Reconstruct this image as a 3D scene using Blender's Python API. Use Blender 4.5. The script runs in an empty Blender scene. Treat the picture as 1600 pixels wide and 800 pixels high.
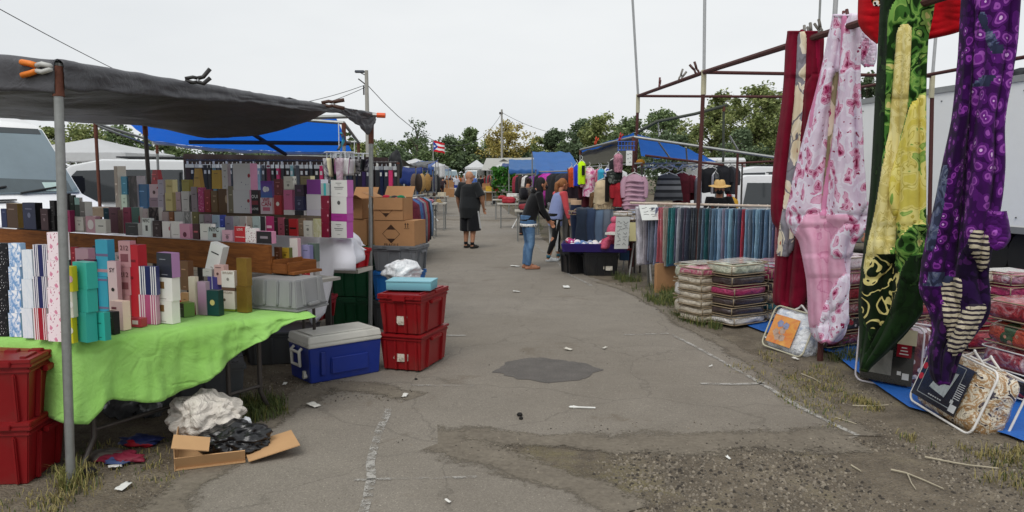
import bpy, bmesh, math, random
from mathutils import Vector, Matrix, noise
R = math.radians
rnd = random.Random(11)
SC = bpy.context.scene
COL = SC.collection
# ---------------------------------------------------------------- view geometry (27 mm lens, eye 1.68 m)
EYE = 1.68; FP = 1200.0; TH = math.atan(125/1200.0)
FW = Vector((0, math.cos(TH), -math.sin(TH))); UPV = Vector((0, math.sin(TH), math.cos(TH)))
def ray(px, py):
    return Vector((1,0,0))*((px-800)/FP) + UPV*((400-py)/FP) + FW
def W(px, py, d):
    r = ray(px, py); s = d/r.y
    return Vector((r.x*s, d, EYE + r.z*s))
def G(px, py, z=0.0):
    r = ray(px, py); s = (z-EYE)/r.z
    return Vector((r.x*s, r.y*s, z))
def X(px, d, z=1.0):           # world x of a pixel column at distance d
    return (px-800)/FP*(d*math.cos(TH) - (z-EYE)*math.sin(TH))
def srgb(h):
    if not isinstance(h, str): return tuple(h)[:3]
    h = h.lstrip('#'); h = ''.join(c*2 for c in h) if len(h)==3 else h
    o = []
    for i in (0,2,4):
        c = int(h[i:i+2],16)/255
        o.append(c/12.92 if c <= .04045 else ((c+.055)/1.055)**2.4)
    return tuple(o)
def c4(c): c = srgb(c); return (c[0],c[1],c[2],1)
# ---------------------------------------------------------------- materials
MATS = {}
class NT:
    def __init__(s, name):
        s.m = bpy.data.materials.new(name); s.m.use_nodes = True
        s.n = s.m.node_tree.nodes; s.l = s.m.node_tree.links
        s.b = s.n['Principled BSDF']; s.out = s.n['Material Output']
    def node(s, t, **kw):
        nd = s.n.new(t)
        for k, v in kw.items():
            if k.startswith('i_'):
                key = k[2:]; key = int(key) if key.isdigit() else key.replace('_',' ')
                nd.inputs[key].default_value = v
            else: setattr(nd, k, v)
        return nd
    def link(s, a, b): s.l.new(a, b)
    def coord(s, kind='Object', scale=None, rot=None):
        tc = s.node('ShaderNodeTexCoord'); o = tc.outputs[kind]
        if scale is not None or rot is not None:
            mp = s.node('ShaderNodeMapping')
            if scale is not None: mp.inputs['Scale'].default_value = scale
            if rot is not None: mp.inputs['Rotation'].default_value = rot
            s.link(o, mp.inputs['Vector']); o = mp.outputs['Vector']
        return o
    def noise(s, vec, scale, detail=4, rough=.6, dist=0):
        n = s.node('ShaderNodeTexNoise'); n.inputs['Scale'].default_value = scale
        n.inputs['Detail'].default_value = detail; n.inputs['Roughness'].default_value = rough; n.inputs['Distortion'].default_value = dist
        if vec is not None: s.link(vec, n.inputs['Vector'])
        return n.outputs['Fac']
    def vor(s, vec, scale, feature='F1', out='Distance', rand=1):
        n = s.node('ShaderNodeTexVoronoi'); n.feature = feature; n.inputs['Scale'].default_value = scale; n.inputs['Randomness'].default_value = rand
        if vec is not None: s.link(vec, n.inputs['Vector'])
        return n.outputs[out]
    def ramp(s, fac, stops, interp='LINEAR'):
        r = s.node('ShaderNodeValToRGB'); r.color_ramp.interpolation = interp
        el = r.color_ramp.elements
        el[0].position = stops[0][0]; el[0].color = c4(stops[0][1])
        el[1].position = stops[-1][0]; el[1].color = c4(stops[-1][1])
        for p, c in stops[1:-1]:
            e = el.new(p); e.color = c4(c)
        s.link(fac, r.inputs['Fac']); return r.outputs['Color']
    def mix(s, fac, a, b, mode='MIX'):
        n = s.node('ShaderNodeMix', data_type='RGBA', blend_type=mode)
        for k, v in ((0,fac),(6,a),(7,b)):
            if hasattr(v,'is_linked'): s.link(v, n.inputs[k])
            elif k == 0: n.inputs[0].default_value = v
            else: n.inputs[k].default_value = c4(v)
        return n.outputs[2]
    def math(s, op, a, b=0.5, clamp=False):
        n = s.node('ShaderNodeMath', operation=op, use_clamp=clamp)
        for k, v in ((0,a),(1,b)):
            if hasattr(v,'is_linked'): s.link(v, n.inputs[k])
            else: n.inputs[k].default_value = v
        return n.outputs[0]
    def step(s, v, lo, hi):
        n = s.node('ShaderNodeMapRange'); n.interpolation_type = 'SMOOTHSTEP'
        s.link(v, n.inputs['Value']); n.inputs['From Min'].default_value = lo; n.inputs['From Max'].default_value = hi
        return n.outputs['Result']
    def base(s, col): s.link(col, s.b.inputs['Base Color'])
    def bump(s, h, strength=.3, dist=.01):
        n = s.node('ShaderNodeBump'); n.inputs['Strength'].default_value = strength; n.inputs['Distance'].default_value = dist
        s.link(h, n.inputs['Height']); s.link(n.outputs['Normal'], s.b.inputs['Normal'])
    def set(s, rough=.6, metal=0, coat=0, spec=.5, sheen=0, coat_rough=.1):
        b = s.b.inputs
        b['Roughness'].default_value = rough; b['Metallic'].default_value = metal
        b['Coat Weight'].default_value = coat; b['Coat Roughness'].default_value = coat_rough
        b['Specular IOR Level'].default_value = spec; b['Sheen Weight'].default_value = sheen
def mul(c, k): c = srgb(c); return tuple(min(1,x*k) for x in c)
def M(col, rough=.6, var=.12, scale=6, bump=0, bscale=40, metal=0, coat=0, spec=.4, sheen=0, dirt=0):
    """plain surface with grain and slight wear of its own"""
    key = ('M', srgb(col), rough, var, scale, bump, bscale, metal, coat, spec, sheen, dirt)
    if key in MATS: return MATS[key]
    t = NT('surface'); v = t.coord('Object')
    f = t.noise(v, scale, 5, .65)
    c = t.ramp(f, [(.25, mul(col,1-var)), (.75, mul(col,1+var))])
    if dirt:
        g = t.step(t.noise(v, scale*.45, 6, .7, .4), .48, .72)
        c = t.mix(t.math('MULTIPLY', g, dirt), c, '#5a5145')
    t.base(c); t.set(rough, metal, coat, spec, sheen)
    if bump: t.bump(t.noise(v, bscale, 4, .6), bump, .01)
    MATS[key] = t.m; return t.m
def cached(key, fn):
    if key not in MATS: MATS[key] = fn()
    return MATS[key]
def uv_split(t):
    sp = t.node('ShaderNodeSeparateXYZ'); t.link(t.coord('UV'), sp.inputs[0]); return sp.outputs[0], sp.outputs[1]
def A_ramp(axis, stops, rough=.45, interp='CONSTANT'):
    """printed bands across (u) or up (v) a panel"""
    def f():
        t = NT('printed_card'); u, v = uv_split(t)
        t.base(t.ramp(u if axis == 'u' else v, stops, interp)); t.set(rough, spec=.35); return t.m
    return cached(('AR', axis, tuple((p, srgb(c)) for p,c in stops), rough, interp), f)
def A_spots(bg, fg, scale=5, size=.3, fg2=None, rough=.45, warp=.0, uvs=(1,1,1), ring=None, coat=0, sheen=0, kind='UV', bump=0):
    """blooms / dots printed on a ground colour"""
    def f():
        t = NT('printed_pattern'); v = t.coord(kind, scale=uvs)
        if warp:
            nz = t.node('ShaderNodeTexNoise'); nz.inputs['Scale'].default_value = 3.5; t.link(v, nz.inputs['Vector'])
            ad = t.node('ShaderNodeVectorMath', operation='MULTIPLY_ADD'); t.link(nz.outputs['Color'], ad.inputs[0])
            ad.inputs[1].default_value = (warp,)*3; t.link(v, ad.inputs[2]); v = ad.outputs[0]
        d = t.vor(v, scale)
        m = t.math('LESS_THAN', d, size)
        c = t.mix(m, bg, fg)
        if ring: c = t.mix(t.math('LESS_THAN', t.math('ABSOLUTE', t.math('SUBTRACT', d, size), 0), ring[1]), c, ring[0])
        if fg2:
            d2 = t.vor(v, scale*1.9); c = t.mix(t.math('LESS_THAN', d2, size*.6), c, fg2)
        t.base(c); t.set(rough, spec=.35, coat=coat, sheen=sheen)
        if bump: t.bump(t.noise(t.coord('Object'), 30, 4), bump, .02)
        return t.m
    return cached(('AS', srgb(bg), srgb(fg), scale, size, fg2 and srgb(fg2), rough, warp, uvs, str(ring), coat, sheen, kind, bump), f)
def A_noise(cols, scale=3, rough=.45, kind='UV', dist=1.0, uvs=(1,1,1), interp='LINEAR', coat=0, sheen=0, bump=0, bscale=30, detail=4):
    def f():
        t = NT('printed_art'); v = t.coord(kind, scale=uvs)
        n = t.noise(v, scale, detail, .6, dist); k = len(cols)
        t.base(t.ramp(n, [(.28+.44*i/max(1,k-1), c) for i, c in enumerate(cols)], interp)); t.set(rough, spec=.35, coat=coat, sheen=sheen)
        if bump: t.bump(t.noise(t.coord('Object'), bscale, 4), bump, .02)
        return t.m
    return cached(('AN', tuple(srgb(c) for c in cols), scale, rough, kind, dist, uvs, interp, coat, sheen, bump, bscale, detail), f)
# ---------------------------------------------------------------- mesh builder
BOXF = [(0,1,5,4),(1,2,6,5),(2,3,7,6),(3,0,4,7),(4,5,6,7),(3,2,1,0)]   # front,right,back,left,top,bottom
class MB:
    def __init__(s): s.v=[]; s.f=[]; s.m=[]; s.u=[]
    def add(s, vs, fs, mi=0, uvs=None, T=None):
        o = len(s.v)
        s.v += [ (T @ Vector(p)) if T is not None else Vector(p) for p in vs]
        for k, f in enumerate(fs):
            s.f.append(tuple(i+o for i in f)); s.m.append(mi[k] if isinstance(mi,(list,tuple)) else mi)
            s.u.append(uvs[k] if uvs else None)
        return s
    def box(s, c, sz, rz=0, mi=0, T=None, taper=(1,1), rx=0, ry=0):
        x,y,z = sz[0]/2, sz[1]/2, sz[2]/2; a,b = taper
        vs = [(-x,-y,-z),(x,-y,-z),(x,y,-z),(-x,y,-z),(-x*a,-y*b,z),(x*a,-y*b,z),(x*a,y*b,z),(-x*a,y*b,z)]
        L = Matrix.Translation(Vector(c)) @ Matrix.Rotation(rz,4,'Z') @ Matrix.Rotation(ry,4,'Y') @ Matrix.Rotation(rx,4,'X')
        if T is not None: L = T @ L
        return s.add(vs, BOXF, mi, [((0,0),(1,0),(1,1),(0,1))]*6, L)
    def tube(s, pts, r, n=8, mi=0, cap=True, closed=False, T=None):
        pts = [Vector(p) for p in pts]; k = len(pts)
        rs = r if isinstance(r,(list,tuple)) else [r]*k
        rings = []; prev = None
        for i,p in enumerate(pts):
            if closed: t = pts[(i+1)%k]-pts[i-1]
            else: t = (pts[min(i+1,k-1)]-pts[max(i-1,0)])
            t = t.normalized() if t.length > 1e-9 else Vector((0,0,1))
            if prev is None:
                a = Vector((0,0,1)) if abs(t.z) < .9 else Vector((1,0,0)); a = (a - t*a.dot(t)).normalized()
            else:
                a = prev - t*prev.dot(t); a = a.normalized() if a.length > 1e-6 else prev
            prev = a; b = t.cross(a)
            rings.append([p + (a*math.cos(2*math.pi*j/n)+b*math.sin(2*math.pi*j/n))*rs[i] for j in range(n)])
        return s.loft(rings, mi, cap and not closed, closed, T)
    def loft(s, rings, mi=0, cap=True, loop=False, T=None):
        n = len(rings[0]); k = len(rings); vs = [p for r in rings for p in r]; fs = []; us = []
        for i in range(k if loop else k-1):
            for j in range(n):
                a = i*n+j; b = i*n+(j+1)%n; c = ((i+1)%k)*n+(j+1)%n; d = ((i+1)%k)*n+j
                fs.append((a,b,c,d)); us.append(((j/n,i/k),((j+1)/n,i/k),((j+1)/n,(i+1)/k),(j/n,(i+1)/k)))
        if cap:
            fs.append(tuple(range(n))[::-1]); us.append([(0,0)]*n)
            fs.append(tuple(range((k-1)*n, k*n))); us.append([(0,0)]*n)
        return s.add(vs, fs, mi, us, T)
    def ell(s, c, r, n=12, k=8, mi=0, T=None, rz=0):
        rings = []
        for i in range(k+1):
            a = -math.pi/2 + math.pi*(i+.02 if i==0 else i-.02 if i==k else i)/k
            ring = []
            for j in range(n):
                x = r[0]*math.cos(a)*math.cos(2*math.pi*j/n); y = r[1]*math.cos(a)*math.sin(2*math.pi*j/n)
                ring.append(Vector((c[0]+x*math.cos(rz)-y*math.sin(rz), c[1]+x*math.sin(rz)+y*math.cos(rz), c[2]+r[2]*math.sin(a))))
            rings.append(ring)
        return s.loft(rings, mi, True, False, T)
    def grid(s, fn, nu, nv, mi=0, thick=0, T=None):
        P = [[Vector(fn(i/nu, j/nv)) for i in range(nu+1)] for j in range(nv+1)]
        vs = [p for row in P for p in row]; w = nu+1
        fs = []; us = []; ms = []
        for j in range(nv):
            for i in range(nu):
                fs.append((j*w+i, j*w+i+1, (j+1)*w+i+1, (j+1)*w+i)); us.append(((i/nu,j/nv),((i+1)/nu,j/nv),((i+1)/nu,(j+1)/nv),(i/nu,(j+1)/nv)))
                ms.append(mi(( i+.5)/nu, (j+.5)/nv) if callable(mi) else mi)
        if thick:
            N = []
            for j in range(nv+1):
                for i in range(nu+1):
                    du = P[j][min(i+1,nu)]-P[j][max(i-1,0)]; dv = P[min(j+1,nv)][i]-P[max(j-1,0)][i]
                    c = du.cross(dv); N.append(c.normalized() if c.length>1e-12 else Vector((0,0,1)))
            o = len(vs); vs = vs + [p - n*thick for p,n in zip(vs,N)]
            nf = len(fs)
            fs += [tuple(i+o for i in f[::-1]) for f in fs[:nf]]; us += [u[::-1] for u in us[:nf]]; ms += ms[:nf]
            edge = [i for i in range(w)] + [j*w+nu for j in range(1,nv+1)] + [nv*w+i for i in range(nu-1,-1,-1)] + [j*w for j in range(nv-1,0,-1)]
            for a,b in zip(edge, edge[1:]+edge[:1]):
                fs.append((b,a,a+o,b+o)); us.append([(0,0)]*4); ms.append(ms[0])
        return s.add(vs, fs, ms, us, T)
    def prism(s, poly, h, T=None, mi=0):
        """poly in local xz plane, extruded along +y by h"""
        n = len(poly); vs = [(p[0],0,p[1]) for p in poly]+[(p[0],h,p[1]) for p in poly]
        fs = [tuple(range(n)), tuple(range(2*n-1,n-1,-1))] + [((i+1)%n, i, i+n, (i+1)%n+n) for i in range(n)]
        return s.add(vs, fs, mi, None, T)
    def mesh(s, name, mats, smooth=False, bevel=0, segs=2, inv=None, recalc=True, angle=None):
        me = bpy.data.meshes.new(name)
        vs = s.v if inv is None else [inv @ p for p in s.v]
        me.from_pydata(vs, [], s.f); me.polygons.foreach_set('material_index', s.m)
        if any(u for u in s.u):
            ul = me.uv_layers.new(name='UVMap'); d = [0.0]*(2*len(me.loops)); k = 0
            for f,u in zip(s.f, s.u):
                for i in range(len(f)):
                    if u: d[2*k]=u[i][0]; d[2*k+1]=u[i][1]
                    k += 1
            ul.data.foreach_set('uv', d)
        if bevel or recalc:
            bm = bmesh.new(); bm.from_mesh(me)
            if recalc: bmesh.ops.recalc_face_normals(bm, faces=bm.faces)
            if bevel:
                ed = [e for e in bm.edges if len(e.link_faces)==2 and e.calc_face_angle(0) > R(30)]
                bmesh.ops.bevel(bm, geom=ed, offset=bevel, segments=segs, affect='EDGES', clamp_overlap=True)
            bm.to_mesh(me); bm.free()
        if smooth:
            me.polygons.foreach_set('use_smooth', [True]*len(me.polygons))
            if angle is not None: me.set_sharp_from_angle(angle=R(angle))
        for m in (mats if isinstance(mats,(list,tuple)) else [mats]): me.materials.append(m)
        return me
    def build(s, name, mats, parent=None, world=False, loc=None, rz=0, **kw):
        """world=True: the vertices are world points; parent's (or loc's) frame is taken off them"""
        inv = None
        if world:
            if parent is not None: inv = frame(parent).inverted()
            elif loc is not None: inv = (Matrix.Translation(Vector(loc)) @ Matrix.Rotation(rz,4,'Z')).inverted()
        me = s.mesh(name, mats, inv=inv, **kw)
        o = bpy.data.objects.new(name, me); COL.objects.link(o)
        if parent is not None: o.parent = parent
        elif loc is not None: o.location = Vector(loc); o.rotation_euler = (0,0,rz)
        return o
def frame(o):
    m = Matrix.LocRotScale(o.location, o.rotation_euler, o.scale)
    return frame(o.parent) @ m if o.parent else m
def tag(o, label, cat, group=None, kind=None):
    o['label'] = label; o['category'] = cat
    if group: o['group'] = group
    if kind: o['kind'] = kind
    return o
def thing(name, label, cat, loc=(0,0,0), rz=0, group=None):
    o = bpy.data.objects.new(name, None); COL.objects.link(o); o.empty_display_size = .1
    o.location = Vector(loc); o.rotation_euler = (0,0,rz)
    return tag(o, label, cat, group)
def struct(o, kind='structure'): o['kind'] = kind; return o
def dup(root, loc=None, rz=None, label=None, group=None, scale=None):
    kids = {}
    for o in bpy.data.objects:
        if o.parent: kids.setdefault(o.parent, []).append(o)
    def cp(o, par):
        c = o.copy(); COL.objects.link(c)
        if par: c.parent = par
        for k in kids.get(o, []): cp(k, c)
        return c
    r = cp(root, None)
    if loc is not None: r.location = Vector(loc)
    if rz is not None: r.rotation_euler = (0,0,rz)
    if scale is not None: r.scale = scale if not isinstance(scale,(int,float)) else (scale,)*3
    if label: r['label'] = label
    if group: r['group'] = group
    return r
ORD = ['first','second','third','fourth','fifth','sixth','seventh','eighth','ninth','tenth','eleventh','twelfth','thirteenth','fourteenth','fifteenth','sixteenth','seventeenth','eighteenth','nineteenth','twentieth']
TENS = ['twenty','thirty','forty','fifty','sixty']
def ordinal(i):
    if i < 20: return ORD[i]
    n = i+1; t = TENS[n//10-2]
    return (t[:-1]+'ieth') if n%10==0 else t+'-'+ORD[n%10-1]
TXT = {}
def text_geo(s, size=1.0, bold=False):
    """vertices and faces of flat lettering in the xz plane facing -y, centred"""
    if s not in TXT:
        cu = bpy.data.curves.new('t','FONT'); cu.body = s; cu.align_x='CENTER'; cu.align_y='CENTER'; cu.size = 1; cu.resolution_u = 2
        if bold: cu.offset = .015
        ob = bpy.data.objects.new('t', cu); COL.objects.link(ob); bpy.context.view_layer.update()
        me = bpy.data.meshes.new_from_object(ob.evaluated_get(bpy.context.evaluated_depsgraph_get()))
        TXT[s] = ([v.co.copy() for v in me.vertices], [tuple(p.vertices) for p in me.polygons])
        bpy.data.objects.remove(ob); bpy.data.curves.remove(cu); bpy.data.meshes.remove(me)
    vs, fs = TXT[s]
    return [Vector((v.x*size, 0, v.y*size)) for v in vs], fs
def lerp(a,b,t): return a+(b-a)*t
def curve(pts, t):
    """piecewise linear y(t) through sorted (t,y)"""
    if t <= pts[0][0]: return pts[0][1]
    for (a,ya),(b,yb) in zip(pts, pts[1:]):
        if t <= b: return ya+(yb-ya)*(t-a)/(b-a) if b>a else yb
    return pts[-1][1]
def scurve(pts, t):
    """the same, eased (Catmull-Rom)"""
    n = len(pts)
    if t <= pts[0][0]: return pts[0][1]
    if t >= pts[-1][0]: return pts[-1][1]
    for i in range(n-1):
        if pts[i][0] <= t <= pts[i+1][0]:
            p0 = pts[max(i-1,0)][1]; p1 = pts[i][1]; p2 = pts[i+1][1]; p3 = pts[min(i+2,n-1)][1]
            u = (t-pts[i][0])/(pts[i+1][0]-pts[i][0]+1e-9)
            return .5*((2*p1)+(-p0+p2)*u+(2*p0-5*p1+4*p2-p3)*u*u+(-p0+3*p1-3*p2+p3)*u**3)
def nz(x,y=0,z=0): return noise.noise(Vector((x,y,z)))
# ================================================================ camera, light, sky
cam = bpy.data.cameras.new('camera'); cam.lens = 27.0; cam.sensor_width = 36; cam.clip_end = 3000; cam.clip_start = .05
co = bpy.data.objects.new('camera', cam); COL.objects.link(co); co.location = (0,0,EYE); co.rotation_euler = (math.pi/2-TH,0,0)
SC.camera = co
SC.view_settings.view_transform = 'Standard'; SC.view_settings.look = 'None'; SC.view_settings.gamma = 1; SC.view_settings.exposure = 0.38
SUN_EL, SUN_AZ = 55, 200
wd = bpy.data.worlds.new('World'); SC.world = wd; wd.use_nodes = True
wn = wd.node_tree.nodes; wl = wd.node_tree.links
bg = wn['Background']
sky = wn.new('ShaderNodeTexSky'); sky.sky_type = 'NISHITA'; sky.sun_disc = False; sky.sun_elevation = R(SUN_EL); sky.sun_rotation = R(SUN_AZ); sky.dust_density = 4
hs = wn.new('ShaderNodeHueSaturation'); hs.inputs['Saturation'].default_value = .12; hs.inputs['Value'].default_value = 1.0
wl.new(sky.outputs[0], hs.inputs['Color'])
tc = wn.new('ShaderNodeTexCoord'); mp = wn.new('ShaderNodeMapping'); mp.inputs['Scale'].default_value = (1,1,3.2)
wl.new(tc.outputs['Generated'], mp.inputs['Vector'])
cn = wn.new('ShaderNodeTexNoise'); cn.inputs['Scale'].default_value = 1.3; cn.inputs['Detail'].default_value = 5; cn.inputs['Roughness'].default_value = .55
wl.new(mp.outputs[0], cn.inputs['Vector'])
cr = wn.new('ShaderNodeValToRGB'); cr.color_ramp.elements[0].position=.3; cr.color_ramp.elements[1].position=.72
cr.color_ramp.elements[0].color=(6.6,6.9,7.15,1); cr.color_ramp.elements[1].color=(7.9,8.1,8.2,1)
wl.new(cn.outputs['Fac'], cr.inputs['Fac'])
mx = wn.new('ShaderNodeMix'); mx.data_type='RGBA'; mx.inputs[0].default_value = .85      # closed cloud deck over the clear sky
wl.new(hs.outputs[0], mx.inputs[6]); wl.new(cr.outputs[0], mx.inputs[7])
wl.new(mx.outputs[2], bg.inputs['Color']); bg.inputs['Strength'].default_value = .093
sl = bpy.data.lights.new('sun','SUN'); sl.energy = 1.25; sl.angle = R(32); sl.color = (1,.97,.93)
so = bpy.data.objects.new('sun', sl); COL.objects.link(so)
so.rotation_euler = (R(90-SUN_EL), 0, R(180-SUN_AZ)); so.location = (0,0,30)
# ================================================================ ground
def edge_noise(pts, step=.12, amp=.06, seed=0):
    out = []
    for a,b in zip(pts, pts[1:]+pts[:1]):
        L = (b-a).length; n = max(1, min(60, int(L/step)))
        for i in range(n):
            p = a.lerp(b, i/n); k = min(1, 6/max(1,p.y)) if p.y>0 else 1
            if 0<p.y<5.2 and p.x>-1: k*=1.5
            out.append(p + Vector((nz(p.x*2.3,p.y*2.3,seed), nz(p.x*2.3,p.y*2.3,seed+9),0))*amp + Vector((nz(p.x*9,p.y*9,seed),nz(p.x*9,p.y*9,seed+5),0))*amp*.5)
    return out
def flat(name, pts, z, mat, tri=True):
    bm = bmesh.new(); vs = [bm.verts.new((p.x,p.y,z)) for p in pts]
    f = bm.faces.new(vs); bmesh.ops.triangulate(bm, faces=[f])
    me = bpy.data.meshes.new(name); 
    for ff in bm.faces:
        if ff.normal.z < 0: ff.normal_flip()
    bm.to_mesh(me); bm.free(); me.materials.append(mat)
    o = bpy.data.objects.new(name, me); COL.objects.link(o); return o
def dirt_mat():
    t = NT('packed_earth'); v = t.coord('Object')
    a = t.noise(v, .35, 6, .65); b = t.noise(v, 3.5, 8, .75); c = t.noise(v, 45, 4, .7)
    col = t.ramp(b, [(.28,'#474037'),(.5,'#675e51'),(.72,'#847a6a')])
    peb = t.vor(v, 70, 'F1', 'Color'); pb = t.math('LESS_THAN', t.vor(v, 70), .38)
    sp = t.node('ShaderNodeSeparateColor'); t.link(peb, sp.inputs[0])
    pc = t.ramp(sp.outputs[0], [(0,'#35322f'),(.5,'#5a554e'),(1,'#857e74')])
    col = t.mix(t.math('MULTIPLY', pb, .55), col, pc)
    gm = t.step(t.math('ADD', t.math('MULTIPLY', a, .6), t.math('MULTIPLY', b, .45)), .52, .66)
    col = t.mix(t.math('MULTIPLY', gm, .55), col, '#655f38')
    t.base(col); t.set(.95, spec=.2)
    t.bump(t.math('ADD', t.math('MULTIPLY', c, .4), t.math('SUBTRACT', .5, t.vor(v, 70))), .7, .012)
    return t.m
def asphalt_mat(dark=1.0):
    t = NT('worn_asphalt'); v = t.coord('Object')
    a = t.noise(v, .45, 5, .6, .3); b = t.noise(v, 2.6, 8, .7); c = t.noise(v, 110, 4, .85); e = t.noise(v, 14, 5, .7)
    base = t.ramp(a, [(.3, mul('#80796f',dark)), (.7, mul('#938d84',dark))])
    base = t.mix(.55, base, t.ramp(b, [(.3, mul('#736c62',dark)), (.7, mul('#9d9588',dark))]))
    base = t.mix(.5, base, t.ramp(c, [(.33, mul('#45403a',dark)), (.55, mul('#857e74',dark)), (.75, mul('#c6bead',dark))]))
    st = t.step(t.noise(v, 1.1, 6, .72, .6), .57, .68); base = t.mix(t.math('MULTIPLY', st, .45), base, '#5a4d3e'); big = t.step(t.noise(v, .22, 4, .6), .42, .6); base = t.mix(t.math('MULTIPLY', big, .28), base, '#5f574b')
    st2 = t.step(t.noise(v, 5.5, 5, .7), .64, .72); base = t.mix(t.math('MULTIPLY', st2, .4), base, '#45413c')
    # cracks
    wv = t.node('ShaderNodeTexNoise'); wv.inputs['Scale'].default_value = 2.2; wv.inputs['Detail'].default_value = 5; t.link(v, wv.inputs['Vector'])
    ad = t.node('ShaderNodeVectorMath', operation='MULTIPLY_ADD'); t.link(wv.outputs['Color'], ad.inputs[0]); ad.inputs[1].default_value=(.55,.55,0); t.link(v, ad.inputs[2])
    cr = t.math('LESS_THAN', t.vor(ad.outputs[0], .62, 'DISTANCE_TO_EDGE'), .0045)
    cr2 = t.math('LESS_THAN', t.vor(ad.outputs[0], 2.4, 'DISTANCE_TO_EDGE'), .007)
    pat = t.step(t.noise(v, .8, 3), .52, .62)
    crk = t.math('MAXIMUM', t.math('MULTIPLY', cr, .2), t.math('MULTIPLY', t.math('MULTIPLY', cr2, pat), .2))
    fl = t.math('LESS_THAN', t.vor(v, 26), .10); base = t.mix(t.math('MULTIPLY', fl, .5), base, '#b8b0a2'); fd = t.math('LESS_THAN', t.vor(v, 19), .10); base = t.mix(t.math('MULTIPLY', fd, .45), base, '#3a342e')
    base = t.mix(crk, base, '#2c2825')
    t.base(base); t.set(.88, spec=.3)
    h = t.math('ADD', t.math('MULTIPLY', c, .5), t.math('MULTIPLY', e, .8)); h = t.math('SUBTRACT', h, crk)
    t.bump(h, .45, .008); return t.m
gm = MB()
xs = [-900,-200,-60,-25,-12,-6,-3,0,3,6,12,25,60,200,900]; ys = [-60,-10,0,3,6,9,14,22,35,60,110,250,1500]
gm.add([(x,y,0) for y in ys for x in xs], [(j*15+i,j*15+i+1,(j+1)*15+i+1,(j+1)*15+i) for j in range(12) for i in range(14)])
gr = struct(gm.build('ground', dirt_mat()))
P = lambda *a: [G(x,y) for x,y in a]
road = P((255,810),(305,745),(372,690),(440,640),(505,600),(560,560),(520,480),(470,430),(440,390),(480,345),(540,318),(610,300),(648,290),(664,286),(752,286),(766,296),(778,318),(800,336),(838,350),(846,372),(872,392),(895,418),(930,436),(985,452),(1040,482),(1078,512),(1128,535),(1195,578),(1262,622),(1320,660),(1345,682),
   (1300,694),(1240,688),(1190,698),(1130,690),(1070,700),(1010,694),(960,698),(900,690),(850,696),(800,686),(740,688),(690,682),(684,690),(702,704),(760,712),(800,728),(850,742),(880,756),(920,760),(950,778),(985,810))
road = [Vector((-1.6,1.2,0)), Vector((-2.2,2.2,0))] + road + [Vector((.9,2.2,0)), Vector((1.2,1.2,0)), Vector((1.2,-6,0)), Vector((-1.6,-6,0))]
ro = struct(flat('asphalt_road', edge_noise(road, .07, .10), .003, asphalt_mat(.9)))
patch = P((770,578),(790,566),(830,562),(880,563),(925,570),(940,578),(922,590),(880,597),(830,595),(785,588))
def patch_mat():
    t = NT('tar_patch'); v = t.coord('Object'); c = t.noise(v, 120, 3, .8); b = t.noise(v, 5, 6, .7)
    t.base(t.mix(.5, t.ramp(c, [(.35,'#403d3b'),(.7,'#726d68')]), t.ramp(b, [(.3,'#4e4b47'),(.7,'#6c6762')]))); t.set(.8, spec=.35); t.bump(c, .6, .01); return t.m
struct(flat('asphalt_patch', edge_noise(patch, .03, .13, 3), .006, patch_mat()))
def paint_mat(th):
    t = NT('worn_paint'); v = t.coord('Object')
    n = t.math('ADD', t.math('MULTIPLY', t.noise(v, 9, 6, .75), .6), t.math('MULTIPLY', t.noise(v, 90, 3, .8), .4))
    m = t.step(n, th-.07, th+.07); t.base(t.ramp(n, [(.3,'#8f8c86'),(.7,'#aaa7a1')])); t.set(.85, spec=.2)
    tr = t.node('ShaderNodeBsdfTransparent'); ms = t.node('ShaderNodeMixShader')
    t.link(m, ms.inputs[0]); t.link(tr.outputs[0], ms.inputs[1]); t.link(t.b.outputs[0], ms.inputs[2]); t.link(ms.outputs[0], t.out.inputs[0]); return t.m
def line(pix, w, th=.47):
    mb = MB(); pts = [G(*p) for p in pix]; fine = []
    for a,b in zip(pts,pts[1:]):
        n = max(2,int((b-a).length/.12)); fine += [a.lerp(b,i/n) for i in range(n)]
    fine.append(pts[-1]); vs=[]; 
    for i,p in enumerate(fine):
        t = (fine[min(i+1,len(fine)-1)]-fine[max(i-1,0)]).normalized(); nn = Vector((-t.y,t.x,0))
        k = w*(.5+.14*nz(p.x*6,p.y*6,3)); j = nn*nz(p.x*3,p.y*3,7)*.02
        vs += [p+nn*k+j, p-nn*k+j]
    vs = [(v.x,v.y,.0085) for v in vs]
    mb.add(vs, [(2*i,2*i+1,2*i+3,2*i+2) for i in range(len(fine)-1)])
    return struct(mb.build('road_marking', cached(('paint',th), lambda: paint_mat(th))))
line([(565,815),(572,780),(581,748),(580,725),(587,695),(598,665),(607,640)], .052, .5)
line([(553,752),(640,749),(745,747)], .03, .53)
line([(1050,524),(1100,549),(1180,595),(1250,637),(1338,682)], .04, .48)
line([(1095,601),(1150,601),(1196,600)], .05, .47)
line([(975,524),(1045,522)], .05, .5)
line([(640,603),(740,604)], .035, .55)
line([(672,525),(728,525)], .06, .46)
line([(664,337),(700,337),(782,338)], .5, .5)
line([(668,324),(664,316),(672,306),(684,298),(690,292)], .10, .5)
line([(868,407),(890,430),(925,447)], .05, .5)
line([(800,352),(826,372),(850,395)], .07, .52)
line([(664,358),(672,350),(668,338)], .07, .5)

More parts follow.
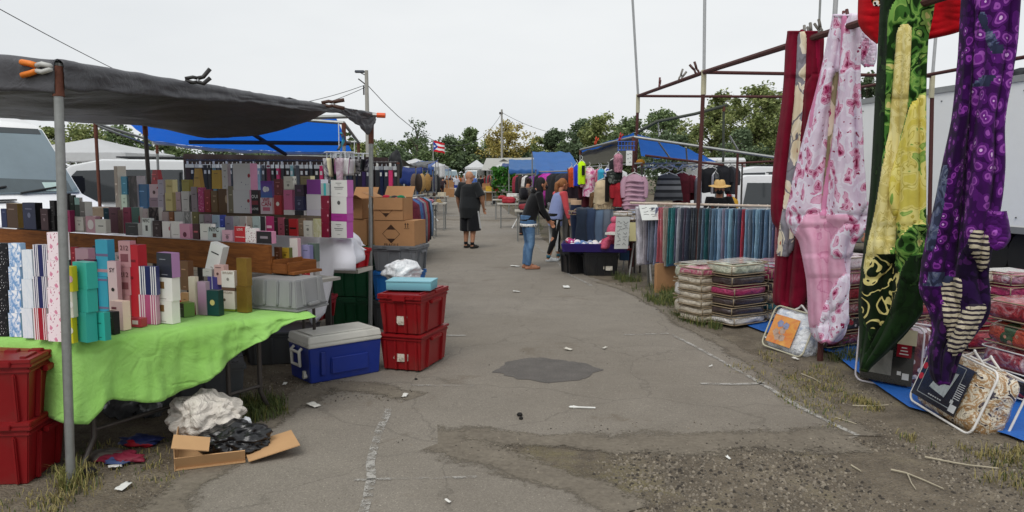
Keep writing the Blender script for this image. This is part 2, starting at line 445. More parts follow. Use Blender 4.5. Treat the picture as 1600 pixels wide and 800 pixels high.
def spill_mat():
    t=NT('spilled_earth'); v=t.coord('Object'); u_,v_=(lambda sp:(sp.outputs[0],sp.outputs[1]))((lambda sp:(t.link(t.coord('UV'),sp.inputs[0]),sp)[1])(t.node('ShaderNodeSeparateXYZ')))
    b=t.noise(v,3.5,8,.75); c=t.noise(v,30,6,.8); t.base(t.mix(.4,t.ramp(b,[(.28,'#57514a'),(.72,'#7d766b')]),t.ramp(c,[(.3,'#4b443b'),(.7,'#948a79')]))); t.set(.95,spec=.15); t.bump(c,.6,.008)
    k=t.math('ABSOLUTE',t.math('SUBTRACT',v_,.5),0); n=t.math('ADD',t.math('MULTIPLY',t.noise(v,4.5,6,.7),.55),t.math('MULTIPLY',t.noise(v,38,4,.75),.45))
    a=t.step(t.math('SUBTRACT',t.math('ADD',n,.24),t.math('MULTIPLY',k,.95)),.38,.58)
    tr=t.node('ShaderNodeBsdfTransparent'); ms=t.node('ShaderNodeMixShader'); t.link(a,ms.inputs[0]); t.link(tr.outputs[0],ms.inputs[1]); t.link(t.b.outputs[0],ms.inputs[2]); t.link(ms.outputs[0],t.out.inputs[0]); return t.m
def spill(pix,w,z=.0050):
    pts=[G(*p) for p in pix]; fine=[]
    for a,b in zip(pts,pts[1:]):
        n=max(2,int((b-a).length/.1)); fine+=[a.lerp(b,i/n) for i in range(n)]
    fine.append(pts[-1]); vs=[]; nn=len(fine)
    for i,p in enumerate(fine):
        tt=(fine[min(i+1,nn-1)]-fine[max(i-1,0)]).normalized(); m=Vector((-tt.y,tt.x,0)); k=w*(1+.5*nz(p.x*2,p.y*2,1))
        vs+=[p+m*k,p-m*k]
    fs=[(2*i,2*i+1,2*i+3,2*i+2) for i in range(nn-1)]
    mb=MB(); mb.add([(q.x,q.y,z+.0004*(i%2)) for i,q in enumerate(vs)],fs,0,[((i/nn,0),(i/nn,1),((i+1)/nn,1),((i+1)/nn,0)) for i in range(nn-1)])
    return struct(mb.build('earth_spill',cached(('spill',),spill_mat)))
spill([(684,688),(740,686),(800,686),(850,690),(900,688),(960,694),(1010,692),(1070,696),(1130,690),(1240,690),(1330,686)],.30)
spill([(690,692),(760,714),(850,744),(920,762),(985,800)],.24,.0058)
spill([(935,440),(985,454),(1040,484),(1078,512),(1128,535),(1195,578),(1262,622),(1320,660),(1348,682)],.18,.0064)
spill([(255,805),(305,745),(372,690),(440,640),(505,603),(580,606),(650,622)],.22,.0054)
spill([(664,342),(720,344),(800,345)],.5,.0061)
# ================================================================ perfume stall on the left
GALV = M('#8d8f8d', .45, .15, 20, metal=.6); RUST = M('#5b3426', .8, .35, 30, .3, 60); DARKST = M('#3a3532', .6, .2, 20)
PLYW = None
def wood_mat(c1, c2, sc=1.0):
    def f():
        t = NT('wood_grain'); v = t.coord('Object', (1.5*sc,1.5*sc,14*sc)); n = t.noise(v, 3, 6, .65, .8)
        c = t.ramp(n, [(.3,c1),(.7,c2)]); k = t.step(t.noise(t.coord('Object'), 5, 4), .6, .72); c = t.mix(t.math('MULTIPLY',k,.5), c, mul(c1,.6))
        t.base(c); t.set(.75, spec=.25); t.bump(n, .2, .005); return t.m
    return cached(('wood',c1,c2,sc), f)
def cloth_mat(col, var=.08, rough=.9, sheen=.15):
    def f():
        t = NT('woven_cloth'); v = t.coord('Object'); n = t.noise(v, 3, 5, .6); w = t.noise(v, 220, 2, .6)
        c = t.ramp(n, [(.3,mul(col,1-var)),(.7,mul(col,1+var))]); t.base(c); t.set(rough, spec=.15, sheen=sheen); t.bump(w, .25, .003); return t.m
    return cached(('cloth',srgb(col),var,rough,sheen), f)
def tarp_mat(col, var=.12, rough=.5, thru=0):
    def f():
        t = NT('poly_tarp'); v = t.coord('Object'); n = t.noise(v, 1.6, 6, .7, .5); w = t.noise(v, 5.5, 5, .65, 1.2)
        t.base(t.ramp(n, [(.3,mul(col,1-var)),(.7,mul(col,1+var))])); t.set(rough, spec=.35); t.bump(w, .35, .04)
        if thru:
            tl=t.node('ShaderNodeBsdfTranslucent'); tl.inputs['Color'].default_value=c4(mul(col,1.1)); ms=t.node('ShaderNodeMixShader'); ms.inputs[0].default_value=thru
            t.link(t.b.outputs[0],ms.inputs[1]); t.link(tl.outputs[0],ms.inputs[2]); t.link(ms.outputs[0],t.out.inputs[0])
        return t.m
    return cached(('tarp',srgb(col),var,rough,thru), f)
# ---------------------------------------------------------------- plastic totes
def plastic(col, dirt=.25): return M(col, .42, .06, 3, .05, 30, spec=.45, dirt=dirt)
def tote(label, loc, rz, w, d, h, col, group=None, lid=True, upside=False, stickers=(), cat='tote', dirt=.25, name='plastic_tote', lidcol=None):
    t = thing(name, label, cat, loc, rz, group)
    m = plastic(col, dirt); mb = MB(); bt = .87
    T = Matrix.Translation((0,0,h)) @ Matrix.Rotation(math.pi,4,'X') if upside else None
    mb.box((0,0,h*.47), (w*bt,d*bt,h*.94), taper=(1/bt*.97,1/bt*.97), T=T)
    mb.box((0,0,h*.86), (w*1.0,d*1.0,h*.055), T=T); mb.box((0,0,h*.955), (w*1.03,d*1.03,h*.07), T=T)
    for sx in (-.36,-.12,.12,.36):
        for sy in (-1,1):
            mb.box((sx*w, sy*d*.475, h*.42), (.022,.028,h*.8), rx=-sy*.06 if not upside else -sy*.06, T=T)
    for sy in (-.25,.25):
        for sx in (-1,1):
            mb.box((sx*w*.475, sy*d, h*.42), (.028,.022,h*.8), ry=sx*.08, T=T)
    mb.build('body', m, t, bevel=.006)
    for sx in (-1,1):
        hb = MB(); hb.box((sx*w*.515,0,h*.8), (.03,d*.34,h*.1), T=T); hb.build('handle', m, t, bevel=.006)
    if lid:
        lm = plastic(lidcol or col, dirt)
        for sy in (-1,1):
            lb = MB(); lb.box((0, sy*d*.262, h*1.0+.008), (w*1.02, d*.50, .022))
            for k in range(5):
                lb.box((lerp(-.4,.4,k/4)*w, sy*d*.03, h*1.0+.021), (w*.11, d*.055, .022))
            for sx in (-.42,.42): lb.box((sx*w, sy*d*.27, h*1.0+.023), (w*.06, d*.3, .012))
            lb.box((0, sy*d*.525, h*.965), (w*.3,.02,h*.16))
            for sx in (-.3,.3): lb.box((sx*w, sy*d*.52, h*.985), (w*.1,.016,h*.09))
            lb.build('lid_flap', lm, t, bevel=.004)
    for (face,u,v,sw,sh,c) in stickers:
        sb = MB(); 
        n = 9; poly=[]
        for i in range(n):
            a = 2*math.pi*i/n; k = 1+.25*nz(i*1.7,u*9,v*5)
            poly.append((max(-1,min(1,1.3*math.cos(a)))*sw/2*k, max(-1,min(1,1.3*math.sin(a)))*sh/2*k))
        hh = h*v; sl = (lerp(bt,.97,v))
        if face == 'f': Ts = Matrix.Translation((u*w, -d*sl/2-.0035, hh)) @ Matrix.Rotation(-.055,4,'X')
        else: Ts = Matrix.Translation((w*sl/2+.0035, u*d, hh)) @ Matrix.Rotation(math.pi/2,4,'Z') @ Matrix.Rotation(-.08,4,'X')
        sb.prism(poly, .002, Ts)
        sb.build('torn_label', A_noise(['#d9d5cc','#c9c2b4','#8f8577'], 12, .8, 'Object'), t)
    return t
RED = '#7e0e14'
tote('red lidded tote, upper one of the pair at the green table', (-2.93,4.22,.345), R(8), .62,.44,.335, RED, 'red totes by the green table', stickers=[('f',.1,.62,.09,.11,'w')], name='lidded_tote')
tote('red lidded tote on the ground, lower one by the green table', (-2.94,4.22,0), R(6), .62,.44,.335, RED, 'red totes by the green table', stickers=[('f',.14,.45,.08,.09,'w'),('f',.02,.38,.04,.05,'w')], name='lidded_tote')
tote('red tote under the pale blue box, upper of the aisle pair', (-.87,6.76,.332), R(-17), .40,.62,.325, '#850f15', 'red totes beside the cooler', lid=True, stickers=[('f',.03,.42,.1,.12,'w')], name='lidded_tote')
tote('red tote on the asphalt beside the blue cooler', (-.87,6.76,0.014), R(-17), .40,.62,.315, '#850f15', 'red totes beside the cooler', lid=False, stickers=[('f',.0,.4,.13,.1,'w')], name='lidded_tote')
# ---------------------------------------------------------------- canopy frame and tarp
Q1 = W(90,104,4.2); Q2 = W(580,181,8.4); Q3 = W(226,190,8.9); Q4 = Vector((-5.3,4.55,2.42))
fr = thing('stall_canopy', 'galvanised pipe frame with rusty corners carrying the grey perfume stall canopy', 'canopy frame', (Q1.x,Q1.y,0))
def post(parent, base, top, r=.024, rust=.16, m=None, name='post'):
    mb = MB(); base=Vector(base); top=Vector(top); L=(top-base).length; k = 1-rust/L
    mid = base.lerp(top,k)
    mb.tube([base, mid], r, 10, 0); mb.tube([mid, top], r*1.22, 10, 1)
    return mb.build(name, [m or GALV, RUST], parent, world=True, smooth=True, angle=40)
B1 = G(111,757); B2 = G(579,516)
post(fr, B1, Q1); post(fr, B2, Q2, rust=.3); post(fr, (Q3.x+.05,Q3.y,0), Q3, m=DARKST); post(fr, (Q4.x,Q4.y,0), Q4)
def pipe(parent, a, b, r=.022, m=None, name='rail', n=8):
    mb = MB(); mb.tube([a,b], r, n); return mb.build(name, m or GALV, parent, world=True, smooth=True, angle=40)
pipe(fr,Q1,Q2); pipe(fr,Q2,Q3); pipe(fr,Q3,Q4); pipe(fr,Q4,Q1)
jc = MB(); jc.box(W(581,322,8.38),(.07,.07,.05)); jc.build('pipe_collar', M('#b3b1aa',.6), fr, world=True, bevel=.008)
S_END = .80
def tarp_pt(s, t):
    a = Q1.lerp(Q2, s*(S_END if True else 1)); b = Q4.lerp(Q3, s); p = a.lerp(b, t)
    bump = math.sin(math.pi*t)
    z = p.z + .035
    z -= .10*bump*(.5+.5*math.sin(math.pi*s))                            # belly between the rails
    z -= t*t*(.13*abs(math.sin(math.pi*s))**.7 + .04)                       # slack back edge
    z -= max(0,(s-.72)/.28)**2 * .20*math.sin(math.pi*min(1,t*1.05))        # swag of the far end
    z += .035*nz(s*7, t*3.2, 2) *(.3+bump) + .022*nz(s*17+t*6, t*5, 8) + .010*nz(s*45+t*9,t*9,3)
    return Vector((p.x,p.y,z))
tm = MB(); tm.grid(tarp_pt, 60, 36, 0, thick=.006)
def flap_a(u, v):       # turned over the aisle rail
    s = u; c = Q1.lerp(Q2, s*.985); out = Vector((.972,-.235,0))
    drop = scurve([(0,.12),(.12,.10),(.3,.08),(.45,.05),(.6,.05),(.8,.035),(1,.045)], s) + .02*nz(s*22,v)
    a = lerp(-.5*math.pi, .55*math.pi, min(1,v/.45))
    r = .036+.008*nz(s*30,v*3,4)
    p = c + out*math.sin(a)*r*1.1 + Vector((0,0,math.cos(a)*r))
    if v > .45: p = c + out*(r*1.05+.012*nz(s*26,v*4)*(v-.45)*4) + Vector((0,0,-(v-.45)/.55*drop))
    return p
tm.grid(flap_a, 90, 14, 0, thick=.004)
def flap_b(u, v):       # turned over the near rail
    c = Q1.lerp(Q4, u); out = Vector((0,-1,0))
    drop = .15+.03*u+.03*nz(u*14,v*2); r=.036+.01*nz(u*20,v*3,1); up=.05*math.sin(min(1,u*2.2)*math.pi/2)
    a = lerp(-.5*math.pi,.55*math.pi,min(1,v/.45)); p = c + out*math.sin(a)*r + Vector((0,0,math.cos(a)*r+up))
    if v > .45: p = c + out*(r+.03*nz(u*17,v*3,6)*(v-.45)) + Vector((0,0,up-(v-.45)/.55*drop))
    return p
tm.grid(flap_b, 60, 14, 0, thick=.004)
def tail(u, v):         # bunched corner by the far post
    c = Q1.lerp(Q2, lerp(.80,1.012,u)); drop = scurve([(0,.02),(.25,.10),(.55,.17),(.8,.24),(1,.10)],u)
    return c + Vector((.045*(1+nz(u*9,v*5)) *(1-v*.4),-.02+.05*nz(u*8,v*4,3),.03-v*drop))
tm.grid(tail, 22, 10, 0, thick=.004)
tp = tm.build('canopy_tarp', tarp_mat('#4a4a4e',.2,.42), None, world=True, loc=Q1, smooth=True)
tag(tp, 'grey weathered tarp sagging over the perfume stall', 'tarp')
def rail_at(px,a=None,b=None):
    a=a or Q1; b=b or Q2; lo,hi=0,1
    f=lambda t:(lambda p:800+FP*p.x/(p.y*math.cos(TH)-(p.z-EYE)*math.sin(TH)))(a.lerp(b,t))
    for _ in range(40):
        m=(lo+hi)/2
        if (f(m)-px)*(f(1)-f(0))<0: lo=m
        else: hi=m
    return a.lerp(b,lo)
def clamp(label, p, ang, col, tip=None, s=1.0, pitch=0):
    t = thing('spring_clamp', label, 'clamp', p, ang, 'spring clamps on the pipes')
    m = M(col,.5,.1); 
    for k,(sg) in enumerate((-1,1)):
        mb = MB(); mb.tube([(-.03*s,0,sg*.006*s),(.02*s,0,sg*.018*s),(.05*s,0,sg*.012*s)], .012*s, 6); 
        mb.tube([(.05*s,0,sg*.012*s),(.085*s,0,sg*.022*s),(.13*s,0,sg*.03*s+pitch*s*.04)], .014*s, 6, 1)
        mb.build('jaw', [m, M(tip or col,.5,.1)], t, smooth=True)
    return t
clamp('orange handled spring clamp at the near corner of the grey tarp', Q1+Vector((-.03,-.06,-.015)), R(168), '#b9b9b5', '#e07a22', 1.15)
clamp('black spring clamp gripping the middle of the grey tarp edge', rail_at(292)+Vector((.03,-.02,.045)), R(20), '#2c2b2b', None, 1.0, 1.2)
clamp('rusty brown clamp on the far half of the grey tarp edge', rail_at(505)+Vector((.03,-.02,.04)), R(15), '#4a3127', None, 1.3)
oc = thing('orange_tip_bar', 'pipe end with an orange cap sticking out past the grey tarp corner', 'pipe', W(578,181,8.36))
mb = MB(); mb.tube([W(560,178,8.3),W(590,180,8.3)],.022,8); mb.build('bar', GALV, oc, world=True, smooth=True, angle=40)
mb = MB(); mb.tube([W(589,180,8.3),W(602,180.5,8.3)],.027,8); mb.build('end_cap', M('#d9541f',.5), oc, world=True, smooth=True, angle=40)
# ---------------------------------------------------------------- green table
C0 = G(138,533,.745); C1 = G(482,488,.745); Lf = Vector((-4.6,4.62,.745))
tb = thing('folding_table', 'folding table with bent dark steel legs under the lime green cloth', 'table', (C0.x,C0.y,0))
ax = (C1-C0).normalized(); bx = Vector((-ax.y,ax.x,0))
mb = MB(); top=[C0+bx*.03+ax*.03, C1+bx*.03-ax*.12, C1+bx*1.1-ax*.1, Vector((-4.5,6.6,.745)), Vector((-4.5,4.66,.745))]
mb.add([(p.x,p.y,.70) for p in top]+[(p.x,p.y,.735) for p in top], [(4,3,2,1,0),(5,6,7,8,9)]+[(i,(i+1)%5,(i+1)%5+5,i+5) for i in range(5)])
mb.build('tabletop', M('#b9b4a6',.6), tb, world=True)
LEGM = M('#4b4643',.45,.2,20,metal=.3)
def uleg(f1, f2, name='leg', lean=0):
    f1=Vector(f1); f2=Vector(f2); d=(f2-f1); n = d.normalized()
    mb = MB(); a = f1+n*.10; b = f2-n*.10
    mb.tube([f1, f1+Vector((0,0,.02))+n*.03, a+Vector((0,0,.16)), a+Vector((0,0,.25)), a+Vector((0,0,.70))], .0165, 8)
    mb.tube([f2, f2+Vector((0,0,.02))-n*.03, b+Vector((0,0,.16)), b+Vector((0,0,.25)), b+Vector((0,0,.70))], .0165, 8)
    mb.tube([a+Vector((0,0,.2)), b+Vector((0,0,.2))], .013, 8)
    return mb.build(name, LEGM, tb, world=True, smooth=True, angle=50)
uleg(G(124,732), G(124,732)+Vector((.1,.66,0))+Vector((.25,0,0))); uleg(G(340,668), G(425,640))
pipe(tb, G(250,640)+Vector((0,0,.05)), Vector((-2.25,4.9,.68)), .012, LEGM, 'brace')
# the lime cloth: flat on the table and hanging over two edges
path = [(Lf.lerp(C0,k/48)) for k in range(49)] + [C0.lerp(C1,k/80) for k in range(1,81)]
# round the corner a little
def drop_of(i):
    if i <= 24: return lerp(.25,.44,i/24)+.02*nz(i*.4)
    u = (i-24)/40; return scurve([(0,.40),(.03,.34),(.12,.37),(.25,.40),(.4,.36),(.52,.28),(.66,.17),(.8,.09),(.92,.03),(1,.015)],u)
inner = [Lf+Vector((0,2.0,0))]*1
cm = MB(); ncol=len(path); rowsN=24
cen = Vector((-3.2,5.6,0))
def cloth_pt(i, j):
    p = path[i]; i=i/2
    if i<24: n = Vector((0,-1,0))
    elif i==24: n = Vector((.35,-.93,0))
    else: n = -bx
    if j <= 4:      # top, from inside to the edge
        q = cen.lerp(p, [.0,.45,.75,.93,1][j]); return Vector((q.x,q.y,.752+.004*nz(q.x*6,q.y*6)))
    v = (j-4)/(rowsN-4); d = drop_of(i)
    u = i/ncol
    fold = .028*v*math.sin(i*.62+.8*nz(i*.2,3))+.03*v*nz(i*.28,v*1.5,2)+.016*v*abs(math.sin(i*1.13+v*.8))+.010*nz(i*.7,v*4,5)
    cb = math.exp(-((i-24)/2.2)**2)
    out = .012+.02*min(1,v*6)+fold+.05*v*cb+ .03*v
    q = p + n*out + Vector((0,0,.752-.745-d*v -.0))
    q.z = .752 - d*v - .006*min(1,v*8)
    return q
vs=[cloth_pt(i,j) for j in range(rowsN+1) for i in range(ncol)]
fs=[(j*ncol+i,j*ncol+i+1,(j+1)*ncol+i+1,(j+1)*ncol+i) for j in range(rowsN) for i in range(ncol-1)]
cm.add(vs,fs)
def lime():
    t=NT('lime_cloth'); v=t.coord('Object'); n=t.noise(v,2.2,6,.65,.8); w=t.noise(v,240,2,.6); cr=t.noise(v,4.5,5,.62,2.2)
    d=t.vor(warped0(t,v,.25),2.6,'DISTANCE_TO_EDGE'); c=t.ramp(n,[(.3,'#83b656'),(.7,'#98ca6e')]); st=t.step(t.noise(v,6,5,.7),.62,.72); c=t.mix(t.math('MULTIPLY',st,.18),c,'#6c8a44')
    t.base(c); t.set(.9,spec=.12,sheen=.1); h=t.math('ADD',t.math('MULTIPLY',cr,1.0),t.math('MULTIPLY',w,.12)); h=t.math('ADD',h,t.math('MULTIPLY',t.step(d,0,.05),.25)); t.bump(h,.6,.025); return t.m
def warped0(t,v,amt):
    n=t.node('ShaderNodeTexNoise'); n.inputs['Scale'].default_value=2.5; t.link(v,n.inputs['Vector']); ad=t.node('ShaderNodeVectorMath',operation='MULTIPLY_ADD'); t.link(n.outputs['Color'],ad.inputs[0]); ad.inputs[1].default_value=(amt,)*3; t.link(v,ad.inputs[2]); return ad.outputs[0]
o = cm.build('tablecloth', lime(), None, world=True, loc=C0, smooth=True)
sm = o.modifiers.new('thick','SOLIDIFY'); sm.thickness=.003
tag(o,'lime green cloth draped over the front perfume table','tablecloth')
# ---------------------------------------------------------------- wooden board, tray, grey crate
lv = Vector((-.86,.5,0)).normalized(); mv = Vector((.5,.86,0)).normalized()
BR = W(425,429,5.52); BR.z=.975
tr = thing('wooden_tray', 'long brown wooden tray of boards across the perfume table', 'tray', BR)
WD = wood_mat('#5d3416','#8c5527')
ang = math.atan2(-lv.y,-lv.x)
def plank(a,b,z0,z1,th,name='board',m=None):
    d=(b-a); mb=MB(); mb.box(((a+b)/2).to_3d().xy.to_3d()+Vector((0,0,(z0+z1)/2)),(d.length,th,z1-z0),rz=math.atan2(d.y,d.x)); return mb.build(name, m or WD, tr, world=True, bevel=.004)
plank(BR, BR+lv*1.55, .975,1.185,.022); plank(BR+lv*1.56, BR+lv*4.0, .965,1.18,.02)
plank(BR+mv*.012-lv*.0, BR+mv*.30, .975,1.075,.02); plank(BR+mv*.30-lv*.12, BR+mv*.30+lv*1.5,.975,1.06,.02)
plank(BR-lv*.14+mv*.02, BR-lv*.14+mv*.30,.985,1.06,.018); plank(BR-lv*.14+mv*.01, BR+mv*.01,.98,1.05,.018)
mb=MB(); mb.box(BR+lv*1.9+mv*.16+Vector((0,0,.01)),(4.2,.28,.018),rz=ang); mb.build('base_board', WD, tr, world=True)
cp = G(440,487,.752); 
tote('upturned grey tote holding up the wooden tray on green cloth', (cp.x-.02,cp.y+.2,.752), R(-24), .46,.34,.215, '#8b8c8d', None, lid=False, upside=True, dirt=.5)
# ---------------------------------------------------------------- perfume boxes
def art(spec):
    if isinstance(spec,(str,tuple)): return M(spec,.42,.05,10,coat=.15)
    return spec
PB = {}
def pbox(x0,x1,yt,yb,z,look,front,side=None,ex=(),yaw=-24,k=.55,d=None,tilt=0,taper=1.0,name='perfume_box',tail='',group='perfume boxes'):
    xc=(x0+x1)/2
    if d is None: d = G(xc,yb,z).y
    p = W(xc,yb,d); p.z = z
    view = math.atan2(p.x, p.y)            # bearing of the box
    psi = R(yaw)+view; w=(x1-x0)*d/FP*1.0
    wf = w/(abs(math.cos(psi))+k*abs(math.sin(psi))); df=wf*k; h=(yb-yt)*d/FP*1.005
    t = Vector((math.sin(view),math.cos(view),0)); c = p+t*(wf*abs(math.sin(psi))+df*abs(math.cos(psi)))*.5
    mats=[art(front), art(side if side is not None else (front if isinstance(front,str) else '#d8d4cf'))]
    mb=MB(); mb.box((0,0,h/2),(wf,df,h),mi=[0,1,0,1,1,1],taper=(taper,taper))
    if not ex and isinstance(front,str) and h>.05:
        lum=sum(srgb(front)); ink=mul(front,.35) if lum>.55 else tuple(min(1,c*2.2+.12) for c in srgb(front)); v0=rnd.uniform(.55,.8); ex=[('p',.5-rnd.uniform(.15,.32),v0,.5+rnd.uniform(.15,.32),v0+.035,ink)]
        if rnd.random()<.6: ex.append(('p',.36,.1,.64,.125,ink))
        if rnd.random()<.4: ex.append(('c',.5,v0-.22,rnd.uniform(.08,.16),ink))
        if rnd.random()<.35: ex.append(('p',0,.0,1,rnd.uniform(.06,.14),mul(front,.6)))
    for e in ex:
        if e[0]=='p':
            _,u0,v0,u1,v1,col=e; mats.append(art(col)); mb.box(((u0+u1-1)/2*wf,-df/2-.0006,(v0+v1)/2*h),((u1-u0)*wf,.0016,(v1-v0)*h),mi=len(mats)-1)
        elif e[0]=='t':
            _,s,sz,v,col=e; vs,fs=text_geo(s,1,True); ww=max(p.x for p in vs)-min(p.x for p in vs); sc=sz*wf/ww
            mats.append(M(col,.5,.02)); mb.add([(p.x*sc,-df/2-.0022,v*h+p.z*sc) for p in vs],fs,len(mats)-1)
        elif e[0]=='c':
            _,u,v,r,col=e; mats.append(art(col)); mb.add([((u-.5)*wf+r*wf*math.cos(i*math.pi/6),-df/2-.0018,v*h+r*wf*math.sin(i*math.pi/6)) for i in range(12)],[tuple(range(12))],len(mats)-1)
    o = mb.build(name, mats, None, loc=(c.x,c.y,z), rz=R(yaw)+rnd.uniform(-.05,.05), bevel=0, recalc=False)
    if tilt: o.rotation_euler = (0, tilt, R(yaw))
    lab=(look+' '+tail).strip(); tag(o,lab,'perfume box',group); return o,z+h,d
def stack(x0,x1,z,yb,items,yaw=-24,k=.55,d=None,tail='',**kw):
    """items from the bottom up: (top y, look, front, side, extras)"""
    if d is None: d = G((x0+x1)/2,yb,z).y
    for it in items:
        yt,look,front=it[:3]; side=it[3] if len(it)>3 else None; ex=it[4] if len(it)>4 else ()
        o,z,_=pbox(x0,x1,yt,yb,z,look,front,side,ex,yaw,k,d,tail=tail,**kw); yb=yt; z+=.001
ZG=.756
DOT=A_spots('#191a1f','#e8e8ea',9,.2); CLD=A_noise(['#3f6fae','#7ea8d6','#eef3fa','#ffffff'],3.2,.45); 
NAVY=A_ramp('u',[(0,'#e7e4e6'),(.08,'#22285a'),(.16,'#e7e4e6'),(.22,'#22285a'),(.28,'#e7e4e6'),(.34,'#22285a'),(.68,'#e7e4e6'),(.74,'#22285a'),(.8,'#e7e4e6'),(.86,'#22285a'),(.93,'#e7e4e6')])
REDST=A_ramp('u',[(0,'#eadfdf'),(.1,'#9c1b2c'),(.18,'#eadfdf'),(.26,'#9c1b2c'),(.32,'#eadfdf'),(.38,'#9c1b2c'),(.72,'#eadfdf'),(.78,'#9c1b2c'),(.86,'#eadfdf'),(.92,'#9c1b2c'),(.97,'#eadfdf')])
PINKST=A_ramp('u',[(0,'#e6d6da'),(.08,'#b5547e'),(.16,'#e6d6da'),(.22,'#b5547e'),(.28,'#e6d6da'),(.34,'#b5547e'),(.68,'#e6d6da'),(.74,'#b5547e'),(.82,'#e6d6da'),(.88,'#b5547e'),(.95,'#e6d6da')])
FLOR=A_spots('#f3e3e8','#d98aa5',3.2,.27,'#a8486c',warp=.3)
pos4=['bottom','third from top','second from top','top']
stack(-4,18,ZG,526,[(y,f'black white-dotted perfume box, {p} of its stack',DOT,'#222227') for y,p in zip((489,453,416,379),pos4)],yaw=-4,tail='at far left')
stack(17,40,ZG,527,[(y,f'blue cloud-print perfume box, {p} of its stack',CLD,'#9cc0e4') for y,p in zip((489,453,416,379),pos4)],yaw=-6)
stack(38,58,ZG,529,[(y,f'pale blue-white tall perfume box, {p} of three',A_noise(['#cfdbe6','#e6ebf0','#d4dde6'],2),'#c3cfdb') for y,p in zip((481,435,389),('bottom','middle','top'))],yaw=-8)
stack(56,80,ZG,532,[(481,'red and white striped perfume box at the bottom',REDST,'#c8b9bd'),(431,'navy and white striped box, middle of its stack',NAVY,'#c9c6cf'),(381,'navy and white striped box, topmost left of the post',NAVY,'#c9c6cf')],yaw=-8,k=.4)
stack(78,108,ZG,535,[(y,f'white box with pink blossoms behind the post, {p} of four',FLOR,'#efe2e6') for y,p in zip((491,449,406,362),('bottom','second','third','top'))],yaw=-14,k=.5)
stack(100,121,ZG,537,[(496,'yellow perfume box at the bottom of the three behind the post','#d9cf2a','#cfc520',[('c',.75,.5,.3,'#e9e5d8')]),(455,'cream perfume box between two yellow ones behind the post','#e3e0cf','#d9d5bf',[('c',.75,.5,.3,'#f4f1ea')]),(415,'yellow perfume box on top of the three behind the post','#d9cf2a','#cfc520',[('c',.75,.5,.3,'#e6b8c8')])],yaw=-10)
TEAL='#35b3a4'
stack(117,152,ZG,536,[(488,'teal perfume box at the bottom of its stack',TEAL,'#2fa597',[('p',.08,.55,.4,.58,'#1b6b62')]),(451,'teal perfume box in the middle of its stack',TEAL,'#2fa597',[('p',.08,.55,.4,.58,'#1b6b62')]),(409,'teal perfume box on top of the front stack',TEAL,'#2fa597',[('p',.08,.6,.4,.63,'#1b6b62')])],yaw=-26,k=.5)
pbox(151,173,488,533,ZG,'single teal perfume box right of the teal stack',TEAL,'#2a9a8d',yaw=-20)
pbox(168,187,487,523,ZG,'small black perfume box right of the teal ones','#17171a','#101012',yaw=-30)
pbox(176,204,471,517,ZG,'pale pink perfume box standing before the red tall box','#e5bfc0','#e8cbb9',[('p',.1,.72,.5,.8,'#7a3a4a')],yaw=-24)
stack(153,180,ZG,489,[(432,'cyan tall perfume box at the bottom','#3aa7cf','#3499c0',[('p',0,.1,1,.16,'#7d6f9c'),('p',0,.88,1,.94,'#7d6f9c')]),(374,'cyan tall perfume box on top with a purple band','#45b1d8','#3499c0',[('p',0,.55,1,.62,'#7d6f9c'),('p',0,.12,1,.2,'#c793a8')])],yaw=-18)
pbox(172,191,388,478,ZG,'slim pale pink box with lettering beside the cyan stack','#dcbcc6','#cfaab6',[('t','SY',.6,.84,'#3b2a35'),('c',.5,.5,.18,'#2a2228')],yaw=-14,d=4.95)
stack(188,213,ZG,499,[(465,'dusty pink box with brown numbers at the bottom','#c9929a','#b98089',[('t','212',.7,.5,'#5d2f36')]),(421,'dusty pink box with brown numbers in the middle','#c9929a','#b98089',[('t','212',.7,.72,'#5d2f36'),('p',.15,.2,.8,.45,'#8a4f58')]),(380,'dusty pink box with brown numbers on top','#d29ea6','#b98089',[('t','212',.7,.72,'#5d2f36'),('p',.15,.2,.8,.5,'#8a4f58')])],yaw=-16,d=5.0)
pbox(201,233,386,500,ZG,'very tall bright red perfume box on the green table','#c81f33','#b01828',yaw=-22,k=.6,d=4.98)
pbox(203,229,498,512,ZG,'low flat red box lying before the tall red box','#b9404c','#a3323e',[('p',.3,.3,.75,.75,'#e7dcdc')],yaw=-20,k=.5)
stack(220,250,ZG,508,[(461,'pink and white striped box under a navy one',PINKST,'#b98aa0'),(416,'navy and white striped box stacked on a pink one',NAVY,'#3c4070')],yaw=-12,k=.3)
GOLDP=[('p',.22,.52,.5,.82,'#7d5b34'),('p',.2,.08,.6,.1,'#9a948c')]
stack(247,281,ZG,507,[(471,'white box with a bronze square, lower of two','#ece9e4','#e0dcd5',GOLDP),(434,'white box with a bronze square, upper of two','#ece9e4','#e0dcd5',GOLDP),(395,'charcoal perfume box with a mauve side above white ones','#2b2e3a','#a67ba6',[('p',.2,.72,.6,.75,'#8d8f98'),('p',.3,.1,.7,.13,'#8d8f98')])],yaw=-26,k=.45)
pbox(137,158,398,482,ZG,'burgundy perfume box behind the teal stack','#6a1f47','#561838',yaw=-14,d=5.15)
pbox(120,148,380,412,1.0,'pink box with a plum label behind the teal stack','#dba9c0','#c894ac',[('p',.1,.1,.7,.45,'#5e2447')],yaw=-14,d=5.6)
pbox(112,124,380,412,1.0,'narrow red box just right of the near post','#b01f35','#8e1a2b',yaw=-14,d=5.7)
pbox(131,147,369,384,1.04,'small beige box before the brown board','#a79a85','#94876f',d=6.0)
pbox(146,158,369,400,.99,'black box before the brown board','#15151a','#101012',d=5.9)
pbox(178,200,372,384,1.04,'pale box with dark lettering lying behind the cyan stack','#d4bcc0','#c3a9ad',d=5.8)
pbox(283,303,404,450,ZG+.1,'tan brown box before the board right of the charcoal box','#8a6146','#75523b',yaw=-26,d=5.5)
